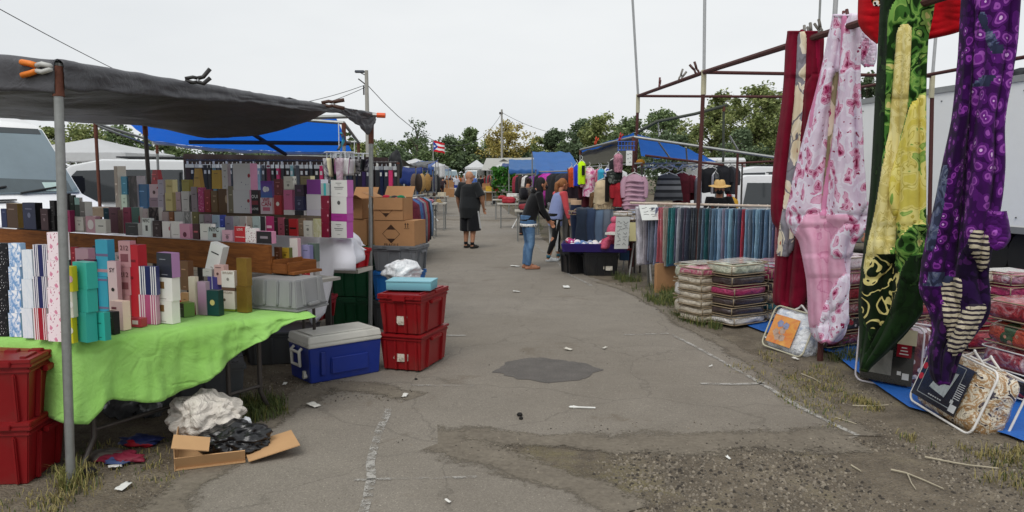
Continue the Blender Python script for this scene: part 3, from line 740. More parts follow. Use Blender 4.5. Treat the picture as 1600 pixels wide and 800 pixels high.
pbox(279,304,474,496,ZG,'low box with black front and olive side on green cloth','#1c1d1f','#5b7a38',yaw=-40,k=.9)
pbox(284,300,447,478,ZG,'tan stacked box behind the low olive box','#b48b66','#c5a07a',d=5.15)
pbox(278,287,446,474,ZG,'red sliver of a box beside the white bronze-square box','#b3202c',d=5.2)
pbox(297,312,432,492,ZG,'cream and red wrapped box near the middle of the green cloth',A_ramp('v',[(0,'#a92a2a'),(.3,'#c9b8a6'),(1,'#d9d0c2')],interp='LINEAR'),'#cbbfae')
pbox(311,329,440,493,ZG,'mauve clear-wrapped perfume box beside the dark green one',A_ramp('v',[(0,'#8d7c84'),(.5,'#a9809f'),(1,'#b79ab5')],interp='LINEAR'),'#9d8a99')
pbox(324,350,454,494,ZG,'dark green perfume box with a gold emblem','#123f40','#0f3536',[('c',.5,.52,.2,'#c9b878')],yaw=-16)
pbox(326,348,440,466,ZG+.1,'purple blue box behind the dark green one','#4d4394','#5c53a6',[('p',.45,0,.52,1,'#d9d7e6')],d=5.35)
o,_,_=pbox(321,349,385,430,1.005,'white tall perfume box leaning back on the brown board','#e6e6e4','#cfcfcc',[('p',.2,.66,.8,.7,'#222222'),('p',.4,.12,.6,.17,'#b9b6b0')],yaw=-22,d=5.4,tilt=.32)
pbox(318,338,428,440,.97,'flat white box under the leaning white one','#d9d7d3','#b9b6b0',d=5.38)
pbox(336,357,409,440,.92,'pale pink perfume box beside the leaning white one','#dfb9b4','#d1a8a2',[('p',.15,.85,.7,.9,'#8a6a6a'),('c',.35,.55,.12,'#6a4a4a')],d=5.33)
stack(347,373,ZG,487,[(484,'olive gold base box under white perfume boxes','#7a8a2a'),(455,'white perfume box with tan emblem, lower one','#ddd3c9','#d8c7b8',[('t','BVLGARI',.7,.9,'#9a8a78'),('c',.25,.5,.09,'#5f4f40')]),(450,'slim brown box between two white ones','#6a5142'),(424,'white perfume box with grey emblem, upper one','#e4e0d9','#d8c7b8',[('t','BVLGARI',.75,.88,'#9a8a78'),('c',.5,.5,.1,'#8e8a84')])],yaw=-18,k=.4)
GLD=cached('goldfoil',lambda:M('#9a7a3a',.35,.25,8,metal=.6))
stack(371,394,ZG,489,[(447,'gold foil tall perfume box, lower one by the grey tote',GLD,GLD),(403,'gold foil tall perfume box, upper one by the grey tote',GLD,GLD)],yaw=-22)
pbox(0,31,361,382,1.0,'beige box behind the dotted stack at far left','#9a9483','#7d6f62',d=5.2)
pbox(39,73,348,381,1.0,'large red box with a dark front behind the cloud-print stack',A_noise(['#1c1012','#4d1216','#8a1a1e'],4),'#b3161c',yaw=-40,k=.9,d=5.2)
# --- small row along the top of the brown board
def line_d(x0p, d0, px):       # distance where the display line through (x0p, d0) crosses a pixel column
    q = W(x0p,300,d0); u=(px-800)/FP*math.cos(TH)
    # q.x + lv.x*t = u*(q.y + lv.y*t)
    t=(u*q.y-q.x)/(lv.x-u*lv.y); return q.y+lv.y*t
ZB=1.187
def row(items,x0p,d0,z,tail,name='perfume_box',**kw):
    for it in items:
        x0,x1,yt,yb,look,front=it[:6]; side=it[6] if len(it)>6 else None; ex=it[7] if len(it)>7 else ()
        d=line_d(x0p,d0,(x0+x1)/2)
        ybz=275+(EYE-z)*FP/d*1.0      # where the shelf is
        o,_,_=pbox(x0,x1,yt,max(ybz,yt+8),z,look,front,side,ex,d=d,tail=tail,name=name,**kw)
NY=[('t','NYC',.75,.85,'#222222'),('p',.38,.25,.66,.55,'#5b4038')]
NY2=[('t','NYC',.75,.85,'#222222'),('p',.38,.3,.62,.6,'#4a4a4a')]
row([(4,15,326,350,'navy small box at far left','#1f2c52'),(14,37,318,348,'brown box with a gold side at far left','#4a3527','#b0914f'),(39,67,317,348,'navy and black wide box','#20294a','#14141a'),(66,81,326,350,'maroon grey box','#4c3038','#3c3338'),
 (104,121,338,360,'white box right of the near post','#d3cfc9'),(119,137,339,361,'white plain box, second right of the near post','#d8d4cd'),(136,157,338,362,'pink box with a white oval','#c99aa8','#b98897',[('c',.5,.5,.32,'#eadfe0')]),(151,172,343,364,'white box with a black dash','#dedbd5','#cfcac2',[('p',.3,.5,.75,.56,'#222')]),
 (198,223,349,367,'charcoal wide box with a white side','#2b2c30','#cfcdc8'),(224,241,341,368,'white box lettered NYC with grey square','#dfe2e0','#cfd2d0',NY2),(240,256,345,369,'dark maroon box','#2a121a'),(255,270,346,370,'white box with a red flower',A_spots('#e9e1e2','#b23b55',2,.25),'#ddd6d6'),(269,286,346,372,'white box with a chevron','#e2dcdb','#d6cfcc',[('p',.2,.2,.8,.23,'#a9a19c')]),
 (282,303,350,373,'pink box with dark lips print','#d493ae','#c3809c',[('c',.5,.28,.18,'#5e1534')]),(302,315,350,373,'dark red box','#3c0f18','#2e0b12',[('p',.2,.45,.8,.55,'#c05a66')]),(314,337,350,375,'white box with a small dash','#e6e2de','#d9d4cf',[('p',.3,.5,.6,.53,'#444')]),(326,352,356,376,'grey box lettered NYC with brown square','#c9d2d2','#b9c2c2',NY),(348,369,360,377,'pale pink small box','#d9a9bb','#c995a8'),
 (367,391,354,379,'red box with white lettering','#c0202a','#d7cfca',[('t','LOVE',.5,.8,'#f0e6e2'),('p',.1,.3,.9,.34,'#f0d9d6')]),(384,406,357,380,'white box with black and red blooms',A_spots('#ece6e4','#8d3b48',8,.28,'#2b2b2b'),'#ddd6d4'),(402,431,362,382,'black box with a pink side','#1f1c1f','#c98aa6',[('p',.25,.4,.75,.6,'#8a8088')])],
 424,5.56,ZB,'on the board edge',k=.35,yaw=-26)
stack(79,90,ZB,352,[(329,'black small box under another left of the near post','#121216'),(306,'black small box on another left of the near post','#17171c')],d=7.0)
pbox(102,113,298,354,ZB,'dark grey tall box against the white van','#3a3b3d','#2c2d2e',d=7.1)
pbox(112,121,302,356,ZB,'dark green tall box against the white van','#26322c',d=7.05)
pbox(119,130,300,344,ZB+.04,'pale teal topped box against the white van',A_ramp('v',[(0,'#3a4a44'),(.75,'#9cc3bd'),(1,'#a9cfc9')]),d=7.0)
pbox(127,145,306,352,ZB,'grey tall box with a white side before the van','#6f6a66','#e3e1dd',yaw=-38,d=6.85)
pbox(101,117,326,360,ZB,'magenta box beside the near post','#b02a68','#8f2054',d=6.75)
# --- middle row
row([(164,175,325,350,'dark teal box','#174a5c'),(173,189,324,352,'dusty mauve box','#8f6673','#7d5a66'),(186,196,328,350,'brown floral box',A_noise(['#6a5048','#9a7a70'],6)),(195,209,324,350,'rose pink box','#a8506a'),(208,225,324,350,'green grey box with a red flower',A_spots('#5d8078','#a3303d',2,.28)),(225,236,326,350,'pale pink box with lines',A_spots('#c9b9b9','#7a4a55',4,.2)),(235,255,324,350,'black box with pale figure',A_noise(['#17151a','#241c20','#8a7a78'],3)),
 (255,267,331,352,'grey pink box','#b3a09f'),(266,275,331,352,'copper box','#8c5a34'),(275,291,331,354,'silver grey box','#b9bab9'),(290,303,331,354,'grey art-print box',A_noise(['#c3c3c0','#6a6a6a','#d8d8d4'],4)),(302,314,331,354,'olive green box','#6a6432','#58532a',[('c',.5,.8,.12,'#cfc48a')]),(313,322,335,354,'pewter grey box','#9a9a98'),(321,334,335,354,'mauve grey box','#8a7683'),(333,346,336,357,'powder blue box','#9cb3c4'),(345,354,336,357,'royal blue box','#3146a8'),(353,367,338,358,'lavender grey box','#8f8a9c'),(366,377,338,359,'silver clear-lidded box','#aeb0b0'),
 (376,388,338,360,'grey box with a red hat lady',A_spots('#b9b3ae','#a01f2c',2,.3)),(387,397,338,360,'sand beige box','#c3b3a6'),(396,409,338,362,'pale aqua box','#b6c9c6'),(408,418,338,362,'white box with a dark face',A_noise(['#2a2a2e','#d8d6d4'],2.2,interp='CONSTANT')),(417,429,338,362,'magenta box with a pale band','#a81f63','#8f1a54',[('p',.1,.55,.9,.65,'#e0b9c9')])],
 430,6.2,1.14,'in the middle perfume row',k=.4)
WT=1.135
row([(427,437,340,374,'dark brown slim box','#3b2a26'),(435,446,340,374,'pink slim box','#b9586e'),(445,454,342,374,'dark cocoa box','#33211c'),(452,468,342,374,'bright red box with a black scribble','#c9252b','#b01d24',[('p',.1,.4,.9,.5,'#1f1214')]),(467,478,341,374,'tan slim box','#8c745d'),(475,491,345,374,'white tilted box','#d6d3c9','#c6c2b6'),(490,506,342,374,'pale box with yellow edge',A_noise(['#d8d6c6','#b9b58a','#e3e1d6'],2),'#c9c23a')],
 520,6.75,WT,'on the white cloth',k=.35)
# --- back row on the raised plank
ZC=1.31
def bstack(x0,x1,items,**kw):
    d=line_d(520,7.05,(x0+x1)/2); yb=275+(EYE-ZC)*FP/d; stack(x0,x1,ZC,yb,items,d=d,tail='in the back row',**kw)
bstack(182,199,[(260,'tan tall box with a pale side','#6d6154','#cfc9be')],yaw=-45,k=.8)
bstack(191,204,[(304,'pale mint box under a teal one','#a3b5a6'),(276,'teal blue box on a mint one','#2f6a80')])
bstack(204,228,[(275,'box with a black portrait print and white side',A_noise(['#151418','#3a3236','#b39aa0'],2.5,interp='CONSTANT'),'#ddd6da')],yaw=-38)
bstack(215,236,[(288,'tall blue box','#2f5f88','#3a76a6')],k=.3)
bstack(235,256,[(309,'mauve box under a pink one','#8d7685'),(288,'pale pink box under the red bag','#c4aab2',None,[('c',.5,.4,.15,'#4a2a30')])])
pbox(236,256,259,288,ZC+.235,'red tapering box on the pink one in the back row','#9c1020','#b81626',taper=.6,d=line_d(520,7.05,246))
bstack(248,261,[(305,'lavender grey box, lower','#a39cab'),(281,'lavender grey box, upper','#a8a2b2')])
bstack(260,277,[(301,'cream box with gold lettering, lower','#cdbf82','#b9ab70',[('t','Chloé',.7,.6,'#8a7a40')]),(281,'cream box with gold lettering, upper','#cbbc80','#efe3a8',[('t','Chloé',.7,.5,'#8a7a40')])],k=.7)
bstack(276,287,[(300,'dusty pink slim box','#b3969c')])
bstack(285,302,[(299,'white box with grey art','#c9c7c4'),(281,'olive yellow wide box','#9a9036')])
bstack(284,313,[(305,'white and black box with a suited figure',A_noise(['#16161a','#1c1c20','#d6d4d2'],1.6,interp='CONSTANT'),'#26262a')],k=.3)
pbox(302,320,255,292,ZC+.2,'gold tapering tall box in the back row','#b98f12','#a87f0e',taper=.6,d=line_d(520,7.05,311))
bstack(300,314,[(292,'grey mauve box under the gold tapering one','#8d8088','#79707a')])
bstack(311,323,[(293,'magenta lettered box',A_spots('#b93a78','#e8c3d3',9,.25),'#a02c66')])
bstack(321,333,[(296,'deep red box','#8c1a1e')])
bstack(331,345,[(298,'brown gold box under the yellow one','#6a4f28')])
pbox(332,350,268,297,ZC+.24,'mustard yellow gift bag box in the back row','#c09a14','#b08c10',taper=.92,d=line_d(520,7.05,340))
bstack(343,361,[(295,'brown box with pale curved lines',A_spots('#5d4227','#bfa98c',2,.28,ring=('#bfa98c',.06)))])
pbox(348,361,256,295,ZC+.24,'white tall box beside the poppy print tower','#c9c9cb','#b9b9bc',d=line_d(520,7.05,354))
bstack(358,369,[(291,'olive grey box','#7a745f')])
bstack(366,402,[(297,'white box with poppy print and pink side, lower',A_spots('#d3d4d8','#a12c3c',2.1,.16,'#7a7a9a'),'#d691b4'),(256,'white box with poppy print and pink side, upper',A_spots('#d9dade','#a12c3c',2.1,.16,'#7a7a9a'),'#d691b4')],k=.5)
bstack(394,409,[(297,'black box with bold pale letters','#17131a','#3c1a26',[('t','OUI',.9,.72,'#ddd'),('p',.05,.38,.95,.55,'#7d1c2e'),('t','LOVE',.9,.2,'#ddd')])])
bstack(408,430,[(309,'white box with red block letters','#d9c9d0','#b99',[('t','WE',.6,.85,'#b01d44'),('t','CAN',.8,.6,'#b01d44'),('p',.2,.2,.8,.42,'#c0607a')]),(283,'blue violet box with a white cloud',A_ramp('v',[(0,'#3a6fb0'),(.5,'#5c55b0'),(1,'#6a2c96')],interp='LINEAR'),'#5a2a86',[('c',.4,.5,.2,'#e9e9f0'),('c',.6,.5,.16,'#e9e9f0')])],k=.3)
bstack(429,446,[(305,'red box with a white emblem','#a3121c','#8a0f18',[('c',.5,.55,.22,'#e9dfd8')]),(280,'dark red box over the emblem box','#6a0f18')])
bstack(444,463,[(328,'white low box','#d6d2cd'),(297,'pink box in the square stack','#c4608c','#ad5079'),(276,'white box with a dotted side','#d3d1c6',A_spots('#e3e1d8','#222222',3,.3))],k=.5)
bstack(461,481,[(329,'black floral box',A_noise(['#17171c','#2c2c36'],6)),(307,'navy box in the square stack','#1f2148'),(289,'dark plum box','#2c1530','#241028',[('p',.3,.4,.7,.6,'#5c3a60')])])
pbox(470,492,272,290,ZC+.26,'cream yellow box on top of the dark boxes','#8c7e58','#d8cda0',d=line_d(520,7.15,481))
bstack(480,513,[(328,'white box with a violet heart, lowest',A_spots('#d9d4e0','#5a4a9a',1.4,.33),'#d6d3dc'),(304,'white box with a dark standing figure',A_spots('#dddadd','#3a3038',1.6,.26),'#d6d3dc'),(281,'purple box with a heart print and white side',A_spots('#8a3a9a','#c9a9d6',1.5,.33,ring=('#e3c9ea',.06)),A_spots('#d9d8e3','#5a6ab0',2,.3))],k=.5,yaw=-32)
BOW=A_spots('#7a1230','#c98a9a',2.2,.2)
stack(502,519,WT,374,[(351,'maroon box with a pale bow, lowest',BOW,'#5a0e24'),(329,'maroon box with a pale bow, middle',BOW,'#5a0e24'),(309,'maroon box with a pale bow, top',BOW,'#5a0e24'),(290,'silver box with a turquoise strip','#a9b3b3','#98a3a3',[('p',.35,0,.65,1,'#3aa9ad')])],d=6.8,tail='at the right end')
PKS='#b565a8'
PT=[('p',.3,.8,.65,.83,'#666'),('p',.4,.7,.55,.72,'#666'),('p',.2,.55,.78,.59,'#666'),('p',.25,.45,.72,.48,'#666'),('p',.4,.2,.58,.22,'#666')]
stack(518,552,WT,374,[(348,'white fronted box with orchid side, lowest','#d3d3cf','#b04f9e',PT),(336,'magenta flat box in the orchid stack','#9c2a86','#b04f9e'),(310,'white fronted box with orchid side, middle','#d6d6d2',PKS,[('c',.5,.65,.1,'#555')]),(284,'white fronted box with orchid side, top','#d6d6d2',PKS,PT)],d=6.72,k=.45,yaw=-30,tail='at the right end')
# --- lower right: items under the white cloth table
pbox(429,441,384,404,1.065,'brown small box in the wooden tray','#4a2c1a',d=5.62); pbox(440,457,386,404,1.065,'olive gold small box in the wooden tray','#9a7f2a','#5d6330',d=5.66)
stack(454,471,.86,443,[(421,'white box below the rose print one','#d3d0ca'),(377,'white tall box with a red rose print',A_spots('#ddd8d2','#b32a44',1.4,.28),'#c9a0a6')],d=6.0,tail='right of the wooden tray')
stack(472,490,.86,444,[(418,'red box right of the wooden tray','#a31a26','#b9b5b5'),(390,'lavender blue box over a red one','#8f8db5','#7a78a0')],d=6.05)
stack(482,500,.86,444,[(417,'grey box under the green grey one','#9a9694'),(389,'green grey box with an emblem','#5d6e62','#52625a',[('c',.5,.5,.22,'#3f5046')])],d=6.1,tail='before the white cloth')
sh=thing('low_shelf','low wooden shelf on blocks right of the wooden tray','shelf',W(475,446,6.15)-Vector((0,0,.0)))
mb=MB(); c=W(478,446,6.2); mb.box((c.x,c.y,.846),(.42,.36,.024),rz=ang); mb.build('shelf_top', M('#8d8a84',.7), sh, world=True)
for s_ in (-1,1):
    mb=MB(); q=c+mv*.15+lv*(.13+.06*s_); mb.tube([(q.x,q.y,0),(q.x,q.y,.835)],.014,6); mb.build('leg', DARKST, sh, world=True)
# ================================================================ goods on the ground left of the aisle
CARD = lambda: cached('card', lambda: M('#a67d58',.85,.1,4,.08,20,spec=.15,dirt=.15))
CARD2 = lambda: cached('card2', lambda: M('#b8926a',.85,.08,4,spec=.15))
INKB = M('#3a2417',.8,.05)
# --- cooler
ck = thing('cooler','large blue cooler with a white lid on the gravel','cooler', G(538,585)+Vector((-.075,.02,0)), R(39.5))
CB = plastic('#0d2a80',.2); CW = plastic('#c9c8c0',.35)
mb=MB(); mb.box((0,0,.148),(.63,.37,.29),taper=(1.05,1.06)); mb.box((.03,-.2,.13),(.34,.02,.14)); mb.box((-.21,-.2,.16),(.05,.016,.2)); mb.box((0,0,.01),(.6,.34,.02)); mb.build('body',CB,ck,bevel=.014,segs=3)
mb=MB(); mb.box((0,0,.312),(.675,.405,.035)); mb.build('rim',CW,ck,bevel=.01)
mb=MB(); mb.box((0,0,.358),(.67,.40,.055),taper=(.97,.95)); mb.box((0,0,.389),(.56,.30,.012)); mb.build('lid',CW,ck,bevel=.014,segs=3)
mb=MB()
mb.tube([(-.335,-.075,.28),(-.36,-.075,.26),(-.355,-.075,.14),(-.355,.075,.14),(-.36,.075,.26),(-.335,.075,.28)],.014,8); mb.tube([(-.36,-.075,.25),(-.36,.075,.25)],.012,8)
mb.build('handle',CW,ck,smooth=True,angle=50)
mb=MB(); mb.box((-.318,-.155,.25),(.006,.02,.18)); mb.build('strap',M('#d8d8d4',.6),ck)
mb=MB(); mb.tube([(-.31,-.11,.055),(-.345,-.11,.055)],.02,10); mb.box((-.335,-.11,.08),(.02,.03,.04)); mb.build('spigot',CW,ck,smooth=True,angle=40)
# --- stacked column behind the red totes
def card_box(label, loc, rz, w,d,h, flaps=None, diamond=True, text=None, up=False, group='cardboard boxes by the far canopy post', name='cardboard_box'):
    t=thing(name,label,'cardboard box',loc,rz,group); mb=MB()
    if flaps is None: mb.box((0,0,h/2),(w,d,h)); mb.box((0,0,h+.001),(w*.999,.05,.002),mi=1)
    else:
        th=.006
        for (c,s) in (((0,-d/2+th/2,h/2),(w,th,h)),((0,d/2-th/2,h/2),(w,th,h)),((-w/2+th/2,0,h/2),(th,d-2*th,h)),((w/2-th/2,0,h/2),(th,d-2*th,h)),((0,0,.01),(w-.02,d-.02,.012))): mb.box(c,s)
    mb.build('carton',[CARD(),CARD2()],t,bevel=.003)
    if flaps:
        for (side,angl,ln) in flaps:
            fb=MB()
            if side in 'fb':
                sg=-1 if side=='f' else 1
                fb.box((0,sg*ln/2,0),(w*.98,ln,.005),T=Matrix.Translation((0,sg*d/2,h))@Matrix.Rotation(sg*angl,4,'X'))
            else:
                sg=-1 if side=='l' else 1
                fb.box((sg*ln/2,0,0),(ln,d*.98,.005),T=Matrix.Translation((sg*w/2,0,h))@Matrix.Rotation(-sg*angl,4,'Y'))
            fb.build('flap',CARD(),t)
    ink=MB(); y=-d/2-.0012
    def quad(pts): ink.add([(x,y,z) for x,z in pts],[tuple(range(len(pts)))])
    if diamond:
        cx,cz,r=-.08*w,h*.5,h*.36
        for k in range(4):
            a=math.pi/2*k; b=a+math.pi/2
            p=lambda an,rr:(cx+rr*math.cos(an),cz+rr*math.sin(an))
            quad([p(a,r),p(b,r),p(b,r*.93),p(a,r*.93)])
        quad([(cx-r*.55,cz+r*.45),(cx+r*.55,cz+r*.45),(cx,cz+r)]); quad([(cx-r*.5,cz-r*.5),(cx+r*.5,cz-r*.5),(cx,cz-r)])
    if up:
        for k in (0,1):
            x=w*.27+k*.028; quad([(x,h*.74),(x+.008,h*.74),(x+.008,h*.86),(x,h*.86)]); quad([(x-.008,h*.86),(x+.016,h*.86),(x+.004,h*.93)])
        quad([(w*.24,h*.7),(w*.38,h*.7),(w*.38,h*.715),(w*.24,h*.715)])
    if text:
        vs,fs=text_geo(text,.045,True); ink.add([(p.x-.08*w,y,p.z+h*.07) for p in vs],fs)
    if ink.v: ink.build('print',INKB,t,recalc=False)
    return t
base=G(613,520)  # about 8 m off
bc=Vector((X(622,8.25,.8),8.45,0)); yw=R(-13)
tote('dark tote at the foot of the column behind the red totes',(bc.x-.02,bc.y,0.0),yw,.52,.38,.30,'#3f4244','totes in the column',name='stacking_tote')
tote('bright blue tote low in the column behind the red totes',(bc.x-.02,bc.y,.325),yw,.50,.38,.30,'#1d63a8','totes in the column',name='stacking_tote')
tote('grey tote under the cardboard boxes by the far post',(bc.x,bc.y,.65),yw,.52,.40,.26,'#6f7276','totes in the column',name='stacking_tote')
card_box('cardboard box with arrows and FRAGILE print on the grey tote',(bc.x+.0,bc.y,.915),yw,.46,.36,.285,text='FRAGILE',up=True)
card_box('open cardboard box with a raised flap on top of the column',(bc.x-.07,bc.y-.02,1.203),yw,.34,.30,.245,flaps=[('b',.9,.15),('l',.4,.14),('f',-1.5,.13)])
oi=MB(); 
for k in range(9): oi.ell((bc.x-.07+rnd.uniform(-.1,.1),bc.y+rnd.uniform(-.08,.08),1.42+rnd.uniform(-.01,.03)),(.05,.05,.03),8,5,k%4)
o=oi.build('cloth_pile',[cloth_mat('#0f6b4a'),cloth_mat('#a82038'),cloth_mat('#d8d4cc'),cloth_mat('#262a2e')],None,world=True,loc=(bc.x-.07,bc.y,1.42),smooth=True); tag(o,'green red and white clothes heaped inside the open cardboard box','clothes')
b2=Vector((X(556,8.6,.9),8.75,0))
tote('green tote at the bottom left of the far post',(b2.x-.02,b2.y-.1,0.0),R(-10),.56,.40,.32,'#0f4a2c','green totes under the white cloth',name='stacking_tote')
tote('green tote in the middle left of the far post',(b2.x-.02,b2.y-.1,.345),R(-12),.56,.40,.32,'#115233','green totes under the white cloth',name='stacking_tote')
tote('green tote on top left of the far post',(b2.x-.0,b2.y-.1,.69),R(-8),.50,.40,.19,'#12603a','green totes under the white cloth',name='stacking_tote')
card_box('plain cardboard box left of the far post under the open one',(b2.x+.02,b2.y,.91),R(-16),.34,.34,.29,diamond=False)
card_box('open cardboard box left of the far post with flap over its front',(b2.x-.0,b2.y-.02,1.205),R(-20),.31,.30,.22,flaps=[('f',.35,.14),('b',1.0,.15),('l',.2,.14)],diamond=True)
# --- pale blue flat box and plastic bag on the red totes
t=thing('shoe_box','pale turquoise flat box lying on the red totes','box',(-.88,6.70,.695),R(-8))
mb=MB(); mb.box((0,0,.035),(.40,.24,.07)); mb.build('carton',A_ramp('v',[(0,'#5d8f9e'),(.7,'#78b6c4'),(1,'#86c4d0')],interp='LINEAR'),t,bevel=.003)
mb=MB(); mb.box((0,0,.076),(.41,.25,.012)); mb.build('lid',M('#83b9c6',.5),t,bevel=.002)
def blob(name,label,cat,c,r,mat,amp=.25,fr=5,seed=0,n=40,k=24,cr=.5,group=None,floor=True,fold=0):
    mb=MB(); vs=[];
    def pt(u,v):
        a=2*math.pi*u; b=-math.pi/2+math.pi*v; d=Vector((math.cos(b)*math.cos(a),math.cos(b)*math.sin(a),math.sin(b)))
        f=1+amp*nz(d.x*fr*.5+seed,d.y*fr*.5,d.z*fr*.5)+amp*.7*(.35-abs(nz(d.x*fr*.8+seed,d.y*fr*.8,d.z*fr*.8)))+(fold*(abs(math.sin(fr*1.1*(d.x*.8+d.z*.9-d.y*.3)+2.6*nz(d.x*1.6+seed,d.y*1.6,d.z*1.6)+seed))**.6-.6)+fold*.6*(abs(math.sin(fr*1.7*(d.y*.7-d.x*.5+d.z*.6)+3*nz(d.x*1.3,d.y*1.3+seed,d.z*1.3)))**.6-.6) if fold else 0)
        p=Vector((c[0]+d.x*r[0]*f,c[1]+d.y*r[1]*f,c[2]+d.z*r[2]*f))
        if floor: p.z=max(p.z,c[2]-r[2]*.8)
        return p
    mb.grid(pt,n,k); o=mb.build(name,mat,None,world=True,loc=c,smooth=True); return tag(o,label,cat,group)
def poly_bag():
    t=NT('thin_plastic'); v=t.coord('Object'); n=t.noise(v,18,5,.6,1.5)
    t.base(t.ramp(n,[(.3,'#b9bcc0'),(.6,'#e2e4e6')])); t.set(.25,coat=.6); t.bump(n,.8,.02); return t.m
BAG=cached('bag',poly_bag)
blob('plastic_bag','crumpled white plastic bag behind the turquoise flat box','plastic bag',(-1.02,7.05,.80),(.17,.14,.10),BAG,.25,4,3,fold=.15)
# --- totes in the dark under the perfume tables
tote('open dark grey tote under the table left of the cooler',(X(440,6.9,.2),6.95,0),R(10),.62,.45,.3,'#4a4d50','grey totes under the tables',lid=False,name='storage_tote')
tote('dark grey tote farther back under the table',(X(372,7.2,.2),7.3,0),R(5),.6,.42,.28,'#44474a','grey totes under the tables',name='storage_tote')
tote('scuffed grey tote in the shade behind the table leg',(X(300,5.7,.1),5.75,0),R(22),.7,.45,.26,'#55585b','grey totes under the tables',dirt=.5,name='storage_tote')
card_box('tan cardboard box in the shade under the green table',(X(318,6.4,.1),6.5,0.0),R(20),.32,.3,.33,diamond=False)
tote('red tote low under the white cloth edge',(X(478,7.25,.4),7.4,.31),R(-10),.42,.36,.19,'#8f1722',None,name='storage_tote')
tote('red tote lying on the white slab under the white cloth',(X(540,8.0,.8),8.0,.735),R(-20),.42,.34,.17,'#b01a24',None,name='storage_tote')
t=tag(MB().box((X(537,8.0,.7),8.0,.71),(.5,.34,.04),rz=R(-15)).build('foam_slab',M('#b9b5ab',.8),None,world=True,loc=(X(537,8.0,.7),8.0,.69)),'pale slab between the red tote and the green totes','slab')
# --- white cloth table
wt=thing('trestle_table','raised table under the white cloth holding the perfume towers','table',(-2.2,7.4,0))
mb=MB(); a=W(548,374,6.85); a.z=1.10; l2=lv
md=Vector((-.2,.98,0)).normalized(); pts=[a, a+lv*4.2, a+lv*4.2+md*.9, a+md*.9]
mb.add([(p.x,p.y,1.06) for p in pts]+[(p.x,p.y,1.105) for p in pts],[(3,2,1,0),(4,5,6,7)]+[(i,(i+1)%4,(i+1)%4+4,i+4) for i in range(4)]); mb.build('tabletop',M('#8a7f70',.7),wt,world=True)
for q in (a+lv*.3+md*.2,a+lv*.3+md*.8,a+lv*2.3+md*.2,a+lv*2.3+md*.8,a+lv*4.1+md*.2,a+lv*4.1+md*.8):
    mb=MB(); mb.box((q.x,q.y,.53),(.05,.05,1.06)); mb.build('leg',DARKST,wt,world=True)
mb=MB(); q=a+lv*2.34+md*.40; mb.box((q.x,q.y,1.255),(3.7,.30,.105),rz=ang); mb.build('riser_plank',M('#6a5c4c',.8),wt,world=True)
wc=MB()
E0=a+lv*4.2-mv*.02; E1=a-mv*.02-lv*.02; E2=a+md*.88-lv*.02
pathw=[E0.lerp(E1,k/46) for k in range(47)]+[E1.lerp(E2,k/16) for k in range(1,17)]
def wdrop(i):
    if i<=46:
        px=curve([(0,100),(46,550)],i); 
        u=i/46
        return scurve([(0,.12),(.6,.14),(.74,.2),(.82,.36),(.87,.62),(.905,.80),(.93,.72),(.95,.5),(.965,.33),(.985,.25),(1,.27)],u)
    return scurve([(46,.24),(49,.20),(54,.16),(62,.12)],i)
def wpt(i,j):
    p=pathw[i]; nrm=(-mv if i<46 else Vector((.55,-.83,0)) if i==46 else Vector((.98,.2,0))); inn=md*.85 if i<=46 else lv*.8
    if j<=2: q=p+inn*(1-j/2)*.98; return Vector((q.x,q.y,1.118+.003*nz(q.x*7,q.y*7)))
    v=(j-2)/12; d=wdrop(i); f=.045*v*math.sin(i*1.7+.5*nz(i*.3))+.05*v*nz(i*.6,v*2)+.02*v*abs(math.sin(i*2.9))
    q=p+nrm*(.012+.02*min(1,v*5)+.03*v+f); q.z=1.116-d*v; return q
nc=len(pathw); wc.add([wpt(i,j) for j in range(15) for i in range(nc)],[(j*nc+i,j*nc+i+1,(j+1)*nc+i+1,(j+1)*nc+i) for j in range(14) for i in range(nc-1)])
o=wc.build('tablecloth',cloth_mat('#d2d2da',.04,.85,.2),None,world=True,loc=a,smooth=True); m_=o.modifiers.new('t','SOLIDIFY'); m_.thickness=.003
tag(o,'white cloth hanging in long points under the perfume towers','tablecloth')
# --- cardboard tray with rags, front
ct=thing('flattened_box','flattened open cardboard box with rags on the dirt','cardboard box',G(330,721),R(20))
mb=MB(); mb.box((0,.1,.012),(.38,.42,.008)); mb.box((-.19,.1,.075),(.006,.42,.14)); mb.box((0,-.11,.05),(.38,.006,.09),rx=.5); mb.build('carton',CARD2(),ct)
mb=MB(); mb.box((.34,.02,.05),(.30,.3,.006),ry=-.18,rz=.1); mb.build('flap',CARD2(),ct)
mb=MB(); mb.box((-.10,-.09,.155),(.20,.14,.006),rx=.25,ry=.2); mb.build('flap',CARD2(),ct)
rg=CLOTHW=cloth_mat('#b3aaa0',.07)
def ragmat(c): 
    def f():
        t=NT('rumpled_rag'); v=t.coord('Object'); n=t.noise(v,6,5,.55,1.8); t.base(t.ramp(n,[(.3,mul(c,.9)),(.7,mul(c,1.08))])); t.set(.9,spec=.15); t.bump(n,1.0,.06); return t.m
    return cached(('rag',c),f)
p=G(312,700)
blob('rag_heap','crumpled off white cloth heaped beside the flattened box','cloth',(p.x,p.y+.10,.165),(.205,.165,.14),ragmat('#d2cbc1'),.30,3.5,1,110,70,fold=.20)
p=G(348,716); blob('bin_liner','black plastic bag stuffed in the flattened box','plastic bag',(p.x+.03,p.y+.12,.075),(.2,.15,.085),M('#141417',.3,.1,10,.6,25,coat=.3),.3,5,2,90,50,fold=.22)
p=G(376,694); blob('paper_wad','small white paper wad by the black bag','paper',(p.x,p.y+.1,.11),(.035,.03,.03),M('#d5d8dc',.8),.4,5,5,16,10)
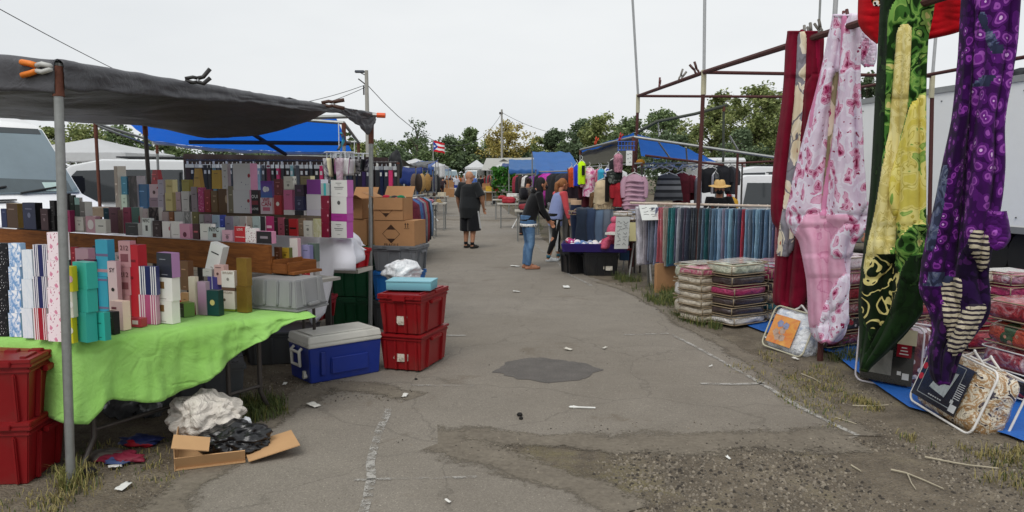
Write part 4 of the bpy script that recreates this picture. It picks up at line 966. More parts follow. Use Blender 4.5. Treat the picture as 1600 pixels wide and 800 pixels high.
# crushed clear bags under the green table
for k,(px,py,rr,lab) in enumerate(((192,650,.11,'crumpled clear plastic bag in the dark under the green table'),(236,650,.07,'small clear plastic bag under the green table brace'))):
    p=G(px,py); blob('clear_bag',lab,'plastic bag',(p.x,p.y,rr*.8),(rr*1.2,rr,rr),cached('cbag',lambda:M('#5a5c5f',.2,.3,14,.8,25,coat=.5)),.35,6,7+k,26,16)
# red and blue rags on the dirt
for k,(px,py,cols,lab) in enumerate(((190,722,['#7a2036','#3d4f7a','#b01830'],'red and blue packet lying flat on the dirt'),(220,695,['#202a5a','#9c1024','#3a3a40'],'dark red cloth scrap under the green table'),(168,718,['#5d5650','#4a4440'],'grey crumpled scrap on the dirt near the post'))):
    p=G(px,py); blob('scrap',lab,'litter',(p.x,p.y,.025),(.12,.07,.028),A_noise(cols,2.0,.6,'Object',.5,interp='CONSTANT' if len(cols)>2 else 'LINEAR'),.5,5,20+k,30,14)
# ================================================================ blue tarp stall with belts behind
bs=thing('stall_canopy','pipe frame with a rusty corner holding the blue tarp behind the perfume stall','canopy frame',(X(540,9.6,1),9.6,0))
u1=W(537,192,9.6); u2=W(149,193,10.6); u3=W(560,222,13.2); u4=W(245,222,13.6)
post(bs,(X(540,9.6,0)+.01,9.6,0),u1,.022,.28); post(bs,(u2.x,u2.y,0),u2,.022,.2,RUST); post(bs,(u3.x,u3.y,0),u3,.022,.2); post(bs,(u4.x,u4.y,0),u4,.022,.2)
pipe(bs,u1,W(470,187,9.65)); pipe(bs,W(470,187,9.65),u2); pipe(bs,u1,u3); pipe(bs,u3,u4); pipe(bs,u4,u2); pipe(bs,W(150,196,10.6),W(236,228,11.2),.016); pipe(bs,W(296,222,11.3),W(548,224,11.2),.03,DARKST); pipe(bs,W(388,205,10.8),W(446,241,12.5),.03,DARKST)
btm=MB(); n1,n2,n3,n4=W(188,192,9.9),W(524,188,9.9),W(549,242,12.6),W(238,226,13.0)
def bt(u,v):
    p=n1.lerp(n2,u).lerp(n4.lerp(n3,u),v); p.z+=.06-.07*math.sin(math.pi*u)*v+.02*nz(u*8,v*5); return p
btm.grid(bt,40,16,0,0); 
def btrim(u,v): p=bt(u,1); return p+Vector((0,.0,-.005-v*(.05+.02*nz(u*12))))
btm.grid(btrim,40,2,1,.003)
o=btm.build('canopy_tarp',[tarp_mat('#1c62c8',.1,.45,.6),M('#b9bbb9',.6)],None,world=True,loc=n2,smooth=True); tag(o,'blue tarp over the belt stall behind the perfume boxes','tarp')
# dark back curtain of that stall
dk=MB(); k1=W(286,240,13.4); k2=W(606,246,13.2)
dk.grid(lambda u,v:k1.lerp(k2,u)+Vector((0,.05*math.sin(u*40),-v*1.6+.0)),80,10,0,.01)
o=dk.build('back_curtain',cloth_mat('#2a2020',.2),None,world=True,loc=((k1.x+k2.x)/2,13.3,.3),smooth=True); tag(o,'dark maroon curtain hanging behind the belts','curtain')
# belts
rk=thing('belt_rack','pipe rail with black hooks holding rows of belts','rack',(X(430,10.6,1),10.6,0))
r1=W(290,251,11.2); r2=W(553,252,10.3); r3=W(546,254,10.9); r4=W(622,254,10.4)
pipe(rk,r1,r2,.016,DARKST); pipe(rk,r3,r4,.016,DARKST)
for q in (r1,r2,r4): post(rk,(q.x,q.y,0),q,.018,.02,DARKST)
bcols=['#3c2b2f','#232329','#3a3a42','#14141a','#1a2340','#5a5f66','#1b1b1f','#17202f','#202226','#6f1f3e','#6b8a93','#8aa6ad','#1e2a3a','#5f7f86','#24282c','#7ba7a6','#1b1d22','#2a2a35','#596369','#141a22','#3f434a','#1c1f26','#4a4e55','#96a9b3','#c22a63','#7d97a8','#2a2430','#5f6b7d','#20242b','#8f949c']
def belt(label,p,L,w,col,i,group):
    t=thing('belt',label,'belt',p,R(rnd.uniform(-35,20)),group); mb=MB()
    for k in (-1,1): mb.grid(lambda u,v:(w*(u-.5),k*.012+.006*math.sin(v*3+i),-.06-v*L*(1 if k>0 else .93)),1,6,0,.003)
    mb.build('strap',M(col,.5,.15,30),t)
    mb=MB(); mb.tube([(0,0,.015),(0,.012,.0),(0,0,-.07)],.006,6); mb.box((0,-.016,-.075),(w*1.2,.006,.05)); mb.build('buckle',M('#b9bdc0',.3,.1,metal=.7),t)
    mb=MB(); mb.box((0,-.022,-.16 if i%3 else -.03),(.03,.002,.05)); mb.build('price_tag',M('#c9cac6',.7),t)
cn=dict(zip(bcols,['brown','black','dark grey','jet black','navy','grey','black','blue-black','black','wine red','pale teal','light teal','dark blue','teal','charcoal','aqua','black','plum grey','slate','black','grey','black','grey','pale blue','hot pink','steel blue','dark plum','blue grey','black','silver grey']))
for i in range(36):
    c=bcols[(i*7+i//5)%30] if i not in (29,) else '#c22a63'
    u=(i+.5)/36; p=r1.lerp(r2,u); belt(f'{cn[c]} belt, {ordinal(i)} from the left on the long rail',p,rnd.uniform(.75,.9),.045 if i%4 else .055,c,i,'belts on the rails')
for i,c in enumerate(['#1b1b1f','#1a2340','#2a2430','#3c2b56','#3a3a42','#14141a','#20242b','#1c2340','#17202f','#c22a63','#202226']):
    u=(i+.4)/11; p=r3.lerp(r4,u); nm={'#3c2b56':'purple','#1c2340':'navy'}.get(c,cn.get(c)); belt(f'{nm} long belt, {ordinal(i)} from the left by the far post',p,rnd.uniform(.9,1.15),.055,c,i,'belts on the rails')
# hangers with small garments at the rusty corner
for k,(px,py,d,lab) in enumerate(((530,238,9.45,'white clip hanger with small clothes at the rusty post'),(554,240,9.7,'white clip hanger with green and pink clothes right of the rusty post'))):
    t=thing('clip_hanger',lab,'hanger',W(px,py,d),R(20+30*k),'clip hangers by the rusty post'); wm=M('#c9cdd2',.5)
    mb=MB(); mb.tube([(0,0,.35-.2*k),(0,0,0)],.006,6,); 
    for j in range(5): mb.tube([(-.17,-.12+.06*j,0),(.17,-.12+.06*j,0)],.006,6); mb.tube([(-.16+.08*j,-.13,0),(-.16+.08*j,.13,0)],.006,6)
    mb.build('wire_frame',wm,t)
    for j in range(14):
        x,y=rnd.uniform(-.17,.17),rnd.uniform(-.13,.13); mb=MB(); mb.tube([(x,y,0),(x,y,-.07)],.008,5); mb.build('clip',wm,t)
    for j in range(8):
        x,y=rnd.uniform(-.17,.17),rnd.uniform(-.12,.12); cc=['#14141a','#d8b7c9','#d9d2b0','#1a1a1e','#efefef','#0f5a4a','#c27fb0','#27213a'][j]; h=rnd.uniform(.18,.34) if k==0 else rnd.uniform(.1,.22)
        mb=MB(); s=rnd.random()*9; mb.grid(lambda u,v:(x+(u-.5)*.10*(1-.4*v),y+.03*math.sin(u*5+s)+.02*v,-.07-v*h),5,6,0,.004); mb.build('garment',A_noise([cc,mul(cc,.5),'#d8d5d8'],4,.8,'Object') if j%2 else cloth_mat(cc),t,smooth=True)
t=tag(MB().grid(lambda u,v:W(532+10*math.sin(v*4)*.5+ (u-.5)*5,207+v*28,9.4),3,10,0,.01).build('scarf',A_noise(['#2a6aa0','#3aa0b0','#202a50','#8a7a5a'],6,.8,'Object'),None,world=True,loc=W(532,207,9.4),smooth=True),'blue twisted scarf tied to the rusty post','scarf')
# ================================================================ vehicles
GLASS=M('#1c2226',.06,.05,2,spec=.8); GLASSL=M('#71828a',.07,.18,.8,spec=.9); TYRE=M('#1b1b1c',.85); RIM=M('#8f9194',.35,metal=.7); BLK=M('#151617',.5)  # GLASSL: reflected sky painted into the pale, uneven base colour
def vehicle(name,label,cat,loc,rz,prof,wd,col,side_wins,shields,wheels,belt=1.0,tum=.14,lamps=(),trim=(),mirror=None,group=None,wr=.36,glass=None,shieldglass=None,details=True):
    t=thing(name,label,cat,loc,rz,group); H=max(z for _,z in prof)
    cx=sum(p[0] for p in prof)/len(prof); cz=sum(p[1] for p in prof)/len(prof)
    hw=lambda z: wd/2*(1-tum*max(0,(z-belt)/(H-belt)))
    rings=[]
    for s,ins in ((-1,.10),(-.985,.03),(-.93,0),(.93,0),(.985,.03),(1,.10)):
        rings.append([Vector((x+(cx-x)/max(.3,abs(cx-x))*ins*min(1,abs(cx-x)),s*hw(z),z+(cz-z)/max(.3,abs(cz-z))*ins*min(1,abs(cz-z)))) for x,z in prof])
    mb=MB(); mb.loft(rings,0,True); paint=M(col,.28,.03,2,coat=.5,dirt=.12)
    mb.build('body',paint,t,smooth=True,angle=35)
    for win in side_wins:
        for sg in (-1,1):
            wb=MB(); n=len(win); o=.012
            wb.add([(x,sg*(hw(z)+o),z) for x,z in win]+[(x,sg*(hw(z)-.05),z) for x,z in win],[tuple(range(n)),tuple(range(2*n-1,n-1,-1))]+[(i,(i+1)%n,(i+1)%n+n,i+n) for i in range(n)]); wb.build('window',glass or GLASS,t)
    for (x0,z0,x1,z1,wf,nm) in shields:
        dx,dz=x1-x0,z1-z0; L=math.hypot(dx,dz); nx,nzz=dz/L,-dx/L
        if nx*(x0-cx)+nzz*(z0-cz)<0: nx,nzz=-nx,-nzz
        q=lambda u,o:(lerp(x0,x1,u)+nx*o,lerp(z0,z1,u)+nzz*o); wb=MB(); vs=[]
        for o in (.014,-.06):
            for (u,sg) in ((.04,-1),(.04,1),(.95,1),(.95,-1)):
                x,z=q(u,o); vs.append((x,sg*hw(z)*wf,z))
        wb.add(vs,[(0,1,2,3),(7,6,5,4)]+[(i,(i+1)%4,(i+1)%4+4,i+4) for i in range(4)]); wb.build(nm,shieldglass or glass or GLASS,t)
    for wx in wheels:
        for sg in (-1,1):
            T=Matrix.Translation((wx,sg*(wd/2-.10),wr)); wb=MB()
            wb.loft([[Vector((r*math.cos(a*math.pi/12),y,r*math.sin(a*math.pi/12))) for a in range(24)] for r,y in ((wr*.6,-.125),(wr*.95,-.12),(wr,-.08),(wr,.08),(wr*.95,.12),(wr*.6,.125))],0,True,T=T); w_=wb.build('wheel',TYRE,t,smooth=True,angle=40)
            if details:
                rb=MB(); rb.loft([[Vector((r*math.cos(a*math.pi/8),sg*y,r*math.sin(a*math.pi/8))) for a in range(16)] for r,y in ((wr*.58,.10),(wr*.6,.135),(wr*.25,.12),(.05,.14))],0,True,T=T); rb.build('rim',RIM,w_)
    for (nm,c,sz,cl,ro) in lamps:
        for sg in (-1,1):
            lb=MB(); lb.box((c[0],sg*c[1],c[2]),sz); lb.build(nm,M(cl,ro,.05,10,coat=.5),t,bevel=.012)
    for (nm,c,sz,cl) in trim:
        lb=MB(); lb.box(c,sz); lb.build(nm,M(cl,.5),t,bevel=.01)
    if mirror:
        for sg in (-1,1):
            lb=MB(); lb.box((mirror[0],sg*(hw(mirror[1])+.14),mirror[1]),(.10,.2,.26)); lb.box((mirror[0],sg*(hw(mirror[1])+.02),mirror[1]-.05),(.05,.16,.05)); lb.build('wing_mirror',BLK,t,bevel=.03)
    return t
VANP=[(-2.9,.35),(-2.95,1.0),(-2.9,2.3),(-2.75,2.5),(-1.2,2.58),(.9,2.52),(1.25,2.38),(1.95,1.42),(2.35,1.28),(2.75,1.08),(2.86,.85),(2.88,.4),(2.7,.3)]
def van(label,loc,rz,col='#ececec',**kw):
    return vehicle('cargo_van',label,'van',loc,rz,VANP,2.0,col,[[(.95,1.42),(1.65,1.42),(1.25,2.1),(.95,2.12)]],[(1.98,1.40,1.22,2.40,.93,'windshield')],(-1.9,1.95),1.15,.13,
      lamps=[('headlight',(2.70,.80,.92),(.22,.26,.26),'#aeb6bc',.15)],trim=[('grille',(2.87,0,.88),(.06,1.1,.3),'#202224'),('bumper',(2.84,0,.5),(.16,1.9,.26),'#2a2b2c'),('hood_vent',(2.2,-.45,1.365),(.1,.6,.02),'#26282c')],mirror=(1.62,1.55),shieldglass=GLASSL,**kw)
n=W(75,330,10.2); f=Vector((math.cos(R(-27)),math.sin(R(-27)),0))
van('white cargo van parked behind the perfume stall at far left',(n.x-f.x*2.55-.05,n.y-f.y*2.55,0),R(-27))
vn=bpy.data.objects['cargo_van']
def on_shield(u,y,o=.02):
    x0,z0,x1,z1=1.98,1.40,1.22,2.40; L=math.hypot(x1-x0,z1-z0); return Vector((lerp(x0,x1,u)+(z1-z0)/L*o,y,lerp(z0,z1,u)-(x1-x0)/L*o))
mb=MB()
for (a_,b_) in (((.03,-.75),(.12,-.1)),((.03,.05),(.12,.7))): mb.tube([on_shield(*a_,.03),on_shield(*b_,.03)],.014,5)
mb.build('wiper',BLK,vn)
mb=MB(); mb.grid(lambda u,v:on_shield(.88+.08*v,-.78+1.56*u,.018),4,2,0,.004); mb.build('tint_band',M('#2c3438',.15,spec=.8),vn)
mb=MB(); mb.grid(lambda u,v:on_shield(.06+.12*v,.42+.22*u,.019),2,2,0,.003); mb.build('paper_slip',M('#b9cfc8',.4),vn)
mb=MB(); mb.grid(lambda u,v:on_shield(.05+.22*v*(1-.3*u),-.8+1.6*u,.0165),6,4,0,.002); mb.build('dashboard',M('#4a565a',.2,spec=.7),vn)
mb=MB(); mb.grid(lambda u,v:on_shield(.80+.10*v,-.1+.2*u,.019),2,2,0,.004); mb.build('mirror_mount',BLK,vn)
SUVP=[(-2.6,.4),(-2.62,1.0),(-2.45,1.85),(-2.2,1.98),(.2,2.0),(.75,1.88),(1.45,1.22),(2.45,1.08),(2.6,.8),(2.6,.4),(2.4,.3),(-2.4,.3)]
SUVW=[[(-2.25,1.2),(-1.35,1.2),(-1.35,1.78),(-2.15,1.78)],[(-1.22,1.2),(-.2,1.2),(-.2,1.80),(-1.22,1.80)],[(-.08,1.2),(1.15,1.2),(.62,1.78),(-.08,1.80)]]
def suv(label,loc,rz,col='#cfd1d2',**kw):
    return vehicle('parked_suv',label,'car',loc,rz,SUVP,1.95,col,SUVW,[(1.42,1.24,.78,1.88,.9,'windshield'),(-2.585,1.12,-2.46,1.82,.85,'rear_window')],(-1.65,1.6),1.15,.16,
      lamps=[('headlight',(2.5,.75,.85),(.2,.3,.18),'#b9c0c4',.15),('tail_light',(-2.57,.82,1.25),(.08,.16,.45),'#8a1418',.3)],trim=[('bumper',(2.58,0,.5),(.12,1.8,.2),'#8f9193'),('roof_rack',(-.8,0,2.045),(1.6,1.2,.03),'#3a3b3d')],mirror=(.95,1.28),**kw)
suv('white suv with dark windows parked behind the white van',(X(195,15.5,1),15.5,0),R(196))
suv('silver car far behind the gold bag boxes',(X(262,24,1),24,0),R(-60),'#b9bcbe')
CARP=[(-2.2,.35),(-2.25,.9),(-1.9,1.02),(-1.3,1.42),(-.1,1.46),(.85,1.0),(1.95,.85),(2.2,.65),(2.2,.35),(2.0,.25),(-2.0,.25)]
def car(label,loc,rz,col,sc=1.0,**kw):
    t=vehicle('parked_car',label,'car',loc,rz,CARP,1.75,col,[[(-1.25,.98),(-.3,.98),(-.3,1.34),(-1.1,1.36)],[(-.2,.98),(.7,.98),(-.12,1.38),(-.2,1.36)]],[(.86,1.0,-.06,1.44,.88,'windshield'),(-1.88,1.03,-1.32,1.40,.85,'rear_window')],(-1.35,1.35),.9,.18,wr=.32,
     lamps=[('headlight',(2.12,.65,.68),(.18,.3,.14),'#b9c0c4',.15)],mirror=(.62,1.02),**kw); t.scale=(sc,)*3; return t
vehicle('minivan','dark teal minivan with pale windshield behind the cardboard boxes','van',(X(506,17,1),17.6,0),R(-62),[(-2.4,.35),(-2.45,1.1),(-2.3,1.7),(-2.0,1.82),(-.3,1.82),(.15,1.74),(1.25,1.08),(2.1,.92),(2.35,.7),(2.35,.35),(2.1,.28)],1.9,'#17383c',[[(-.6,1.1),(.85,1.1),(.1,1.62),(-.6,1.66)],[(-2.1,1.1),(-.75,1.1),(-.75,1.66),(-2.0,1.66)]],[(1.24,1.09,.17,1.73,.9,'windshield')],(-1.5,1.5),1.0,.15,
  lamps=[('headlight',(2.26,.7,.76),(.2,.32,.18),'#aab4b8',.15)],trim=[('grille',(2.35,0,.7),(.05,.8,.12),'#2a2c2e')],wr=.38,mirror=(.85,1.15),shieldglass=M('#8fa5a5',.08,.12,1,spec=.9))
bpy.data.objects['minivan'].scale=(1.18,)*3
# pale frame canopies behind the van
def frame_canopy(label,c,w,d,h,rise,col,rz=0,name='pop_up_canopy',val=.22,legs=True,group=None,cat='canopy'):
    t=thing(name,label,cat,(c[0],c[1],0),rz,group); mb=MB(); n=8
    def pt(u,v):
        x=(u-.5)*w; y=(v-.5)*d; k=max(abs(u-.5),abs(v-.5))*2; return (x,y,h+rise*(1-k)**1.1+.02*nz(x*2,y*2,h))
    mb.grid(pt,20,20,0,0)
    for s in range(4):
        def side(u,v):
            q=[(u-.5,-.5),(.5,u-.5),(.5-u,.5),(-.5,.5-u)][s]; return (q[0]*w*1.002,q[1]*d*1.002,h-v*val*(1+.15*nz(u*6,s)))
        mb.grid(side,16,3,0,0)
    mb.build('roof_cloth',tarp_mat(col,.05,.6,.35),t,smooth=True,angle=50)
    if legs:
        for sx in (-1,1):
            for sy in (-1,1):
                lb=MB(); lb.tube([(sx*w*.49,sy*d*.49,0),(sx*w*.49,sy*d*.49,h)],.025,6); lb.build('leg',M('#b3b5b6',.5,metal=.3),t)
    return t
frame_canopy('white pop up canopy behind the white van',(X(150,22,2),22),3.2,3.0,2.3,.45,'#d5d7d9')
# ================================================================ blanket stall on the right: pipe frame
RUSTP=M('#4a2622',.75,.25,25,.15,60)
fs_=thing('pipe_stand','tall open rusty pipe frame with silver extension poles over the blankets','stall frame',(3,8,0))
FA=W(997,150,14.2); FB=W(1100,113,10.7); FE=W(1640,-58,4.35); FD=W(1457,119,10.9)
def vpost(top,base_px=None,ext=None,r=.028):
    b=Vector((X(base_px,top.y,0) if base_px else top.x,top.y,0)); mb=MB(); mb.tube([b,top],r,8); mb.build('post',RUSTP,fs_,world=True,smooth=True,angle=40)
    if ext is not None:
        mb=MB(); mb.tube([top-Vector((0,0,.25)),top,ext],r*.8,8); mb.tube([top-Vector((0,0,.3)),top+Vector((0,0,.03))],r*1.3,8,1); mb.build('extension_pole',[M('#a9abab',.4,.1,20,metal=.5),M('#b5b094',.6)],fs_,world=True,smooth=True,angle=40)
vpost(FA,988,W(985,-60,14.0)); vpost(FB,1085,W(1102,-80,10.7)); 
FC=rail_at(1303,FB,FE); vpost(FC,None,FC+Vector((.02,0,1.2))); vpost(FD,1450,FD+Vector((.02,0,.75)))
for a,b,r in ((FA,FB,.03),(FB,FE,.032),(FB,FD,.024),(W(1342,137,12.3),W(1640,82,8.9),.024),(FA,W(1340,152,14.0),.024)): pipe(fs_,a,b,r,RUSTP)
pipe(fs_,W(1283,-30,12),W(1275,150,12),.018,GALV,'extension_pole')
for k,(px,cl,an) in enumerate(((1030,'#5a2a2a',70),(1062,'#77726c',20),(1090,'#4a2a26',160),(1257,'#77726c',80),(1268,'#6a665f',95),(1283,'#5d5850',110),(1318,'#5a2420',75),(1326,'#4a201c',100))):
    p=rail_at(px,FA if px<1100 else FB,FB if px<1100 else FE)
    t=clamp(['dark red','grey','brown'][k] + ' clamp on the bare rail, '+ordinal(k)+' from its left end' if k<3 else ['grey clamp over the maroon blanket, left one','grey clamp over the maroon blanket, middle one','grey clamp over the maroon blanket, right one','dark red clamp on the pink blanket, left one','dark red clamp on the pink blanket, right one'][k-3],p+Vector((0,0,.02)),R(an),cl,None,1.25 if k<3 else 1.0)
    t.rotation_euler=(0,R(-60),R(an))
# ---------------------------------------------------------------- hanging blankets
def warped(t,v,amt,sc=3.0):
    n=t.node('ShaderNodeTexNoise'); n.inputs['Scale'].default_value=sc; n.inputs['Detail'].default_value=3; t.link(v,n.inputs['Vector'])
    ad=t.node('ShaderNodeVectorMath',operation='MULTIPLY_ADD'); t.link(n.outputs['Color'],ad.inputs[0]); ad.inputs[1].default_value=(amt,)*3; t.link(v,ad.inputs[2]); return ad.outputs[0]
def fleece_finish(t,c,k=.10):
    v=t.coord('Object'); n=t.noise(v,7,5,.6); c=t.mix(k*2,c,t.ramp(n,[(.35,'#000000'),(.65,'#ffffff')]),'SOFT_LIGHT')
    t.base(c); t.set(.9,spec=.1,sheen=.04); t.bump(t.noise(v,160,3,.7),.25,.004); return t.m
def F_plain(col,var=.14): 
    def f():
        t=NT('fleece'); n=t.noise(t.coord('Object'),3.2,5,.6,.6); return fleece_finish(t,t.ramp(n,[(.3,mul(col,1-var*1.6)),(.7,mul(col,1+var))]))
    return cached(('Fp',col,var),f)
def F_rose(stops,scale,warp=.12,uvs=(1,1,1),line=None,over=None):
    """blooms drawn as rings round scattered centres"""
    def f():
        t=NT('fleece_print'); v=warped(t,t.coord('Object',uvs),warp,5)
        d=t.vor(v,scale); c=t.ramp(d,stops,'CONSTANT')
        if over:
            m=t.math('LESS_THAN',t.vor(v,over[1]),over[2]); c=t.mix(m,c,over[0])
        if line:
            e=t.vor(v,scale*line[2] if len(line)>2 else scale*1.7,'DISTANCE_TO_EDGE'); c=t.mix(t.math('LESS_THAN',e,line[1]),c,line[0])
        return fleece_finish(t,c)
    return cached(('Fr',str(stops),scale,warp,uvs,str(line),str(over)),f)
def F_swirl(stops,scale,dist=1.6,uvs=(1,1,1),detail=1.0):
    def f():
        t=NT('fleece_swirl'); n=t.noise(t.coord('Object',uvs),scale,detail,.5,dist); return fleece_finish(t,t.ramp(n,stops,'CONSTANT'))
    return cached(('Fs',str(stops),scale,dist,uvs,detail),f)
def F_zebra(a_,b_,scale,uvs=(1,1,1)):
    def f():
        t=NT('fleece_stripes'); w=t.node('ShaderNodeTexWave'); w.inputs['Scale'].default_value=scale; w.inputs['Distortion'].default_value=5; w.inputs['Detail'].default_value=2; w.bands_direction='Z'
        t.link(t.coord('Object',uvs),w.inputs['Vector']); return fleece_finish(t,t.ramp(w.outputs['Fac'],[(0,a_),(.42,b_)],'CONSTANT'))
    return cached(('Fz',a_,b_,scale,uvs),f)
def blanket(label,panels,mats,px_ref,trim=None):
    """panels: (outline rows, distance behind the rail line, material, number of folds, fold depth, seed, [folded strips (rows, material, raise)])"""
    mb=MB(); P0=rail_at(px_ref,FB,FE)
    for rows,off,mi,nf,amp,seed,strips in panels:
        L=[(r[0],r[1]) for r in rows]; Rr=[(r[0],r[2]) for r in rows]; y0,y1=rows[0][0],rows[-1][0]
        SL=[([(r[0],r[1]) for r in st[0]],[(r[0],r[2]) for r in st[0]],st[1],st[2]) for st in strips]
        def mask(px,py,sl):
            if py<sl[0][0][0] or py>sl[0][-1][0]: return -1
            l_,r_=scurve(sl[0],py),scurve(sl[1],py); w_=max(1,(r_-l_)/2); q=py+.55*(px-(l_+r_)/2)
            e_=min(1,max(0,min(q-sl[0][0][0]+w_*.4, sl[0][-1][0]-q+w_*.4)/(w_*1.3+4)))
            return min(px-l_, r_-px)-w_*(1-e_)**2
        def pos(u,v):
            py=lerp(y0,y1,v); a,b=scurve(L,py),scurve(Rr,py); return lerp(a,b,u),py
        def pt(u,v):
            px,py=pos(u,v); dd=rail_at(lerp(px,px_ref,.6),FB,FE).y
            k=min(1,.3+v*1.6); ph=u*nf*2*math.pi+seed+.5*nz(v*1.6,seed)
            dep=amp*k*(math.sin(ph+.9*math.sin(u*5+seed))+.3*math.sin(2.1*ph+1+seed))*(.65+.6*nz(u*2.5,seed,v*1.5))+.5*amp*nz(u*3,v*2.5,seed)+.006*nz(u*11,v*14,seed+3)
            for sl in SL:
                m=mask(px,py,sl)
                if m>-3: e=min(1,(m+3)/5); dep-=sl[3]*e*e*(3-2*e)
            edge=min(u,1-u)*2; dep+=.05*(1-min(1,edge*5))**2
            return W(px,py,dd+off+dep)
        def mfun(u,v):
            px,py=pos(u,v); r=mi
            for sl in SL:
                if mask(px,py,sl)>0: r=sl[2]
            if trim is not None and v>1-3.5/max(30,(y1-y0)): r=trim
            return r
        mb.grid(pt,96,150,mfun,.018)
    o=mb.build('hanging_blanket',mats,None,world=True,loc=P0,smooth=True,recalc=False); tag(o,label,'blanket','blankets hanging on the rail'); return o
MAR=F_plain('#6f0d26'); CRM=F_rose([(0,'#a34a2c'),(.16,'#dccfb4'),(.5,'#e6dcc8'),(.62,'#8a8890')],6.5,.25,(1,1,.6),('#77747c',.03,.8))
blanket('plush maroon blanket with a cream patterned fold, leftmost hanging',[
 ([(48,1233,1284),(70,1230,1285),(150,1225,1281),(250,1212,1273),(320,1207,1268),(345,1209,1266),(358,1217,1265),(420,1213,1262),(465,1210,1258),(474,1212,1254),(480,1224,1248)],-.05,0,2.3,.045,1,
   [([(50,1249,1258),(150,1244,1257),(230,1236,1252),(300,1228,1248),(400,1216,1238)],1,.03),([(120,1262,1285),(300,1254,1270),(478,1236,1262)],0,.05),([(48,1276,1279),(130,1276,1279)],2,.01)])],[MAR,CRM,F_plain('#94163a')],1262)
PKF=F_rose([(0,'#6f1838'),(.10,'#a53c68'),(.17,'#c27a9c'),(.24,'#9c3a62'),(.27,'#d9a9c2'),(.38,'#c786a6'),(.42,'#e0d8e6'),(.60,'#d6c6d8')],8.5,.30,(1,1,.9),None,('#8a2a50',15,.16)); PKL=F_rose([(0,'#cf97b2'),(.3,'#c486a4'),(.36,'#d3a0b8')],5,.3); PKC=F_rose([(0,'#a02a60'),(.18,'#d8c8b8'),(.45,'#cfc0ac'),(.5,'#8f8468')],7,.2,(1,1,.7)); PKT=F_plain('#cf86aa',.06)
blanket('pink and white blanket with maroon roses, hanging beside the maroon one',[
 ([(22,1304,1347),(60,1296,1343),(120,1283,1342),(180,1267,1345),(260,1247,1350),(310,1236,1353),(338,1230,1356),(356,1236,1352),(375,1250,1338),(405,1257,1328),(440,1263,1326),(500,1266,1324),(520,1270,1320),(530,1277,1312),(535,1285,1300)],-.05,0,2.4,.05,1,
   [([(110,1298,1315),(220,1290,1312),(330,1281,1304)],2,-.035),([(24,1318,1322),(180,1309,1313),(340,1284,1288)],3,.035),([(60,1291,1294),(200,1266,1272)],3,.01),([(24,1322,1347),(200,1306,1352),(345,1292,1360)],0,.03),
    ([(335,1226,1330),(400,1240,1316),(455,1250,1322),(510,1255,1290)],1,.025),([(352,1300,1362),(400,1300,1340)],0,.05),([(430,1312,1330),(480,1290,1330),(536,1276,1308)],0,.04)]),
 ([(50,1340,1350),(66,1340,1365),(92,1343,1366),(104,1354,1362)],.10,0,.6,.015,7,[])],[PKF,PKL,PKC,PKT],1310,3)
GRD=F_swirl([(0,'#0f200c'),(.36,'#13280f'),(.56,'#0c1a0a'),(.62,'#27401c')],9,.8,detail=3); GRP=F_swirl([(0,'#16300f'),(.40,'#3f6c2c'),(.45,'#6f9a48'),(.505,'#86a854'),(.525,'#3f6c2c'),(.57,'#16300f'),(.60,'#7f9f50'),(.66,'#c9bf7a')],3.4,2.2,detail=1.5); CRY=F_swirl([(0,'#c9bb72'),(.45,'#ddd08c'),(.52,'#b9ab62'),(.55,'#e0d596')],9,1.8); GRY=F_swirl([(0,'#cfc158'),(.42,'#dccf74'),(.47,'#bcae50'),(.49,'#e0d580'),(.565,'#86a850'),(.60,'#a5bd62'),(.66,'#2a4a1c')],3.4,2.2,detail=1.5); SWL=F_swirl([(0,'#0f1e0c'),(.46,'#d2c680'),(.54,'#0e1a0b')],4.2,2.2)
blanket('green blanket with cream and leaf swirls, third from the left',[
 ([(-20,1381,1458),(20,1378,1455),(60,1376,1447),(150,1371,1444),(300,1363,1444),(400,1352,1444),(440,1347,1442),(465,1345,1441),(490,1345,1437),(512,1346,1420),(545,1346,1388),(580,1347,1353)],-.05,0,2.4,.05,1,
   [([(-20,1392,1458),(300,1380,1450),(405,1368,1450)],1,.02),([(40,1405,1421),(150,1397,1416),(250,1384,1408),(330,1371,1401),(400,1356,1394),(430,1353,1386)],2,.04),([(150,1428,1450),(230,1408,1450),(300,1392,1450),(372,1408,1450)],3,.04),([(352,1416,1450),(395,1392,1450),(436,1412,1448)],1,.03),
    ([(395,1362,1396),(440,1352,1412),(480,1350,1408),(510,1356,1384)],4,.015),([(400,1412,1450),(470,1400,1446),(582,1345,1358)],0,.05)])],[GRD,GRP,CRY,GRY,SWL,F_plain('#2a3a1a')],1415,5)
PUR=F_rose([(0,'#c39acc'),(.13,'#54186a'),(.27,'#7d3490'),(.38,'#380c4c'),(.6,'#260836')],17,.10); PUD=F_rose([(0,'#3a1648'),(.3,'#180a26'),(.55,'#26103a')],7,.3); GYB=F_swirl([(0,'#2c3148'),(.45,'#4a5270'),(.55,'#6a7288'),(.62,'#343a54')],9,1.5,detail=3); ZEB=F_zebra('#2a2430','#b7ad98',8,(1,.6,1.2)); PUM=F_rose([(0,'#d6b4de'),(.15,'#6f2886'),(.30,'#9650a8'),(.42,'#561c6e'),(.6,'#3a104e')],14,.10)
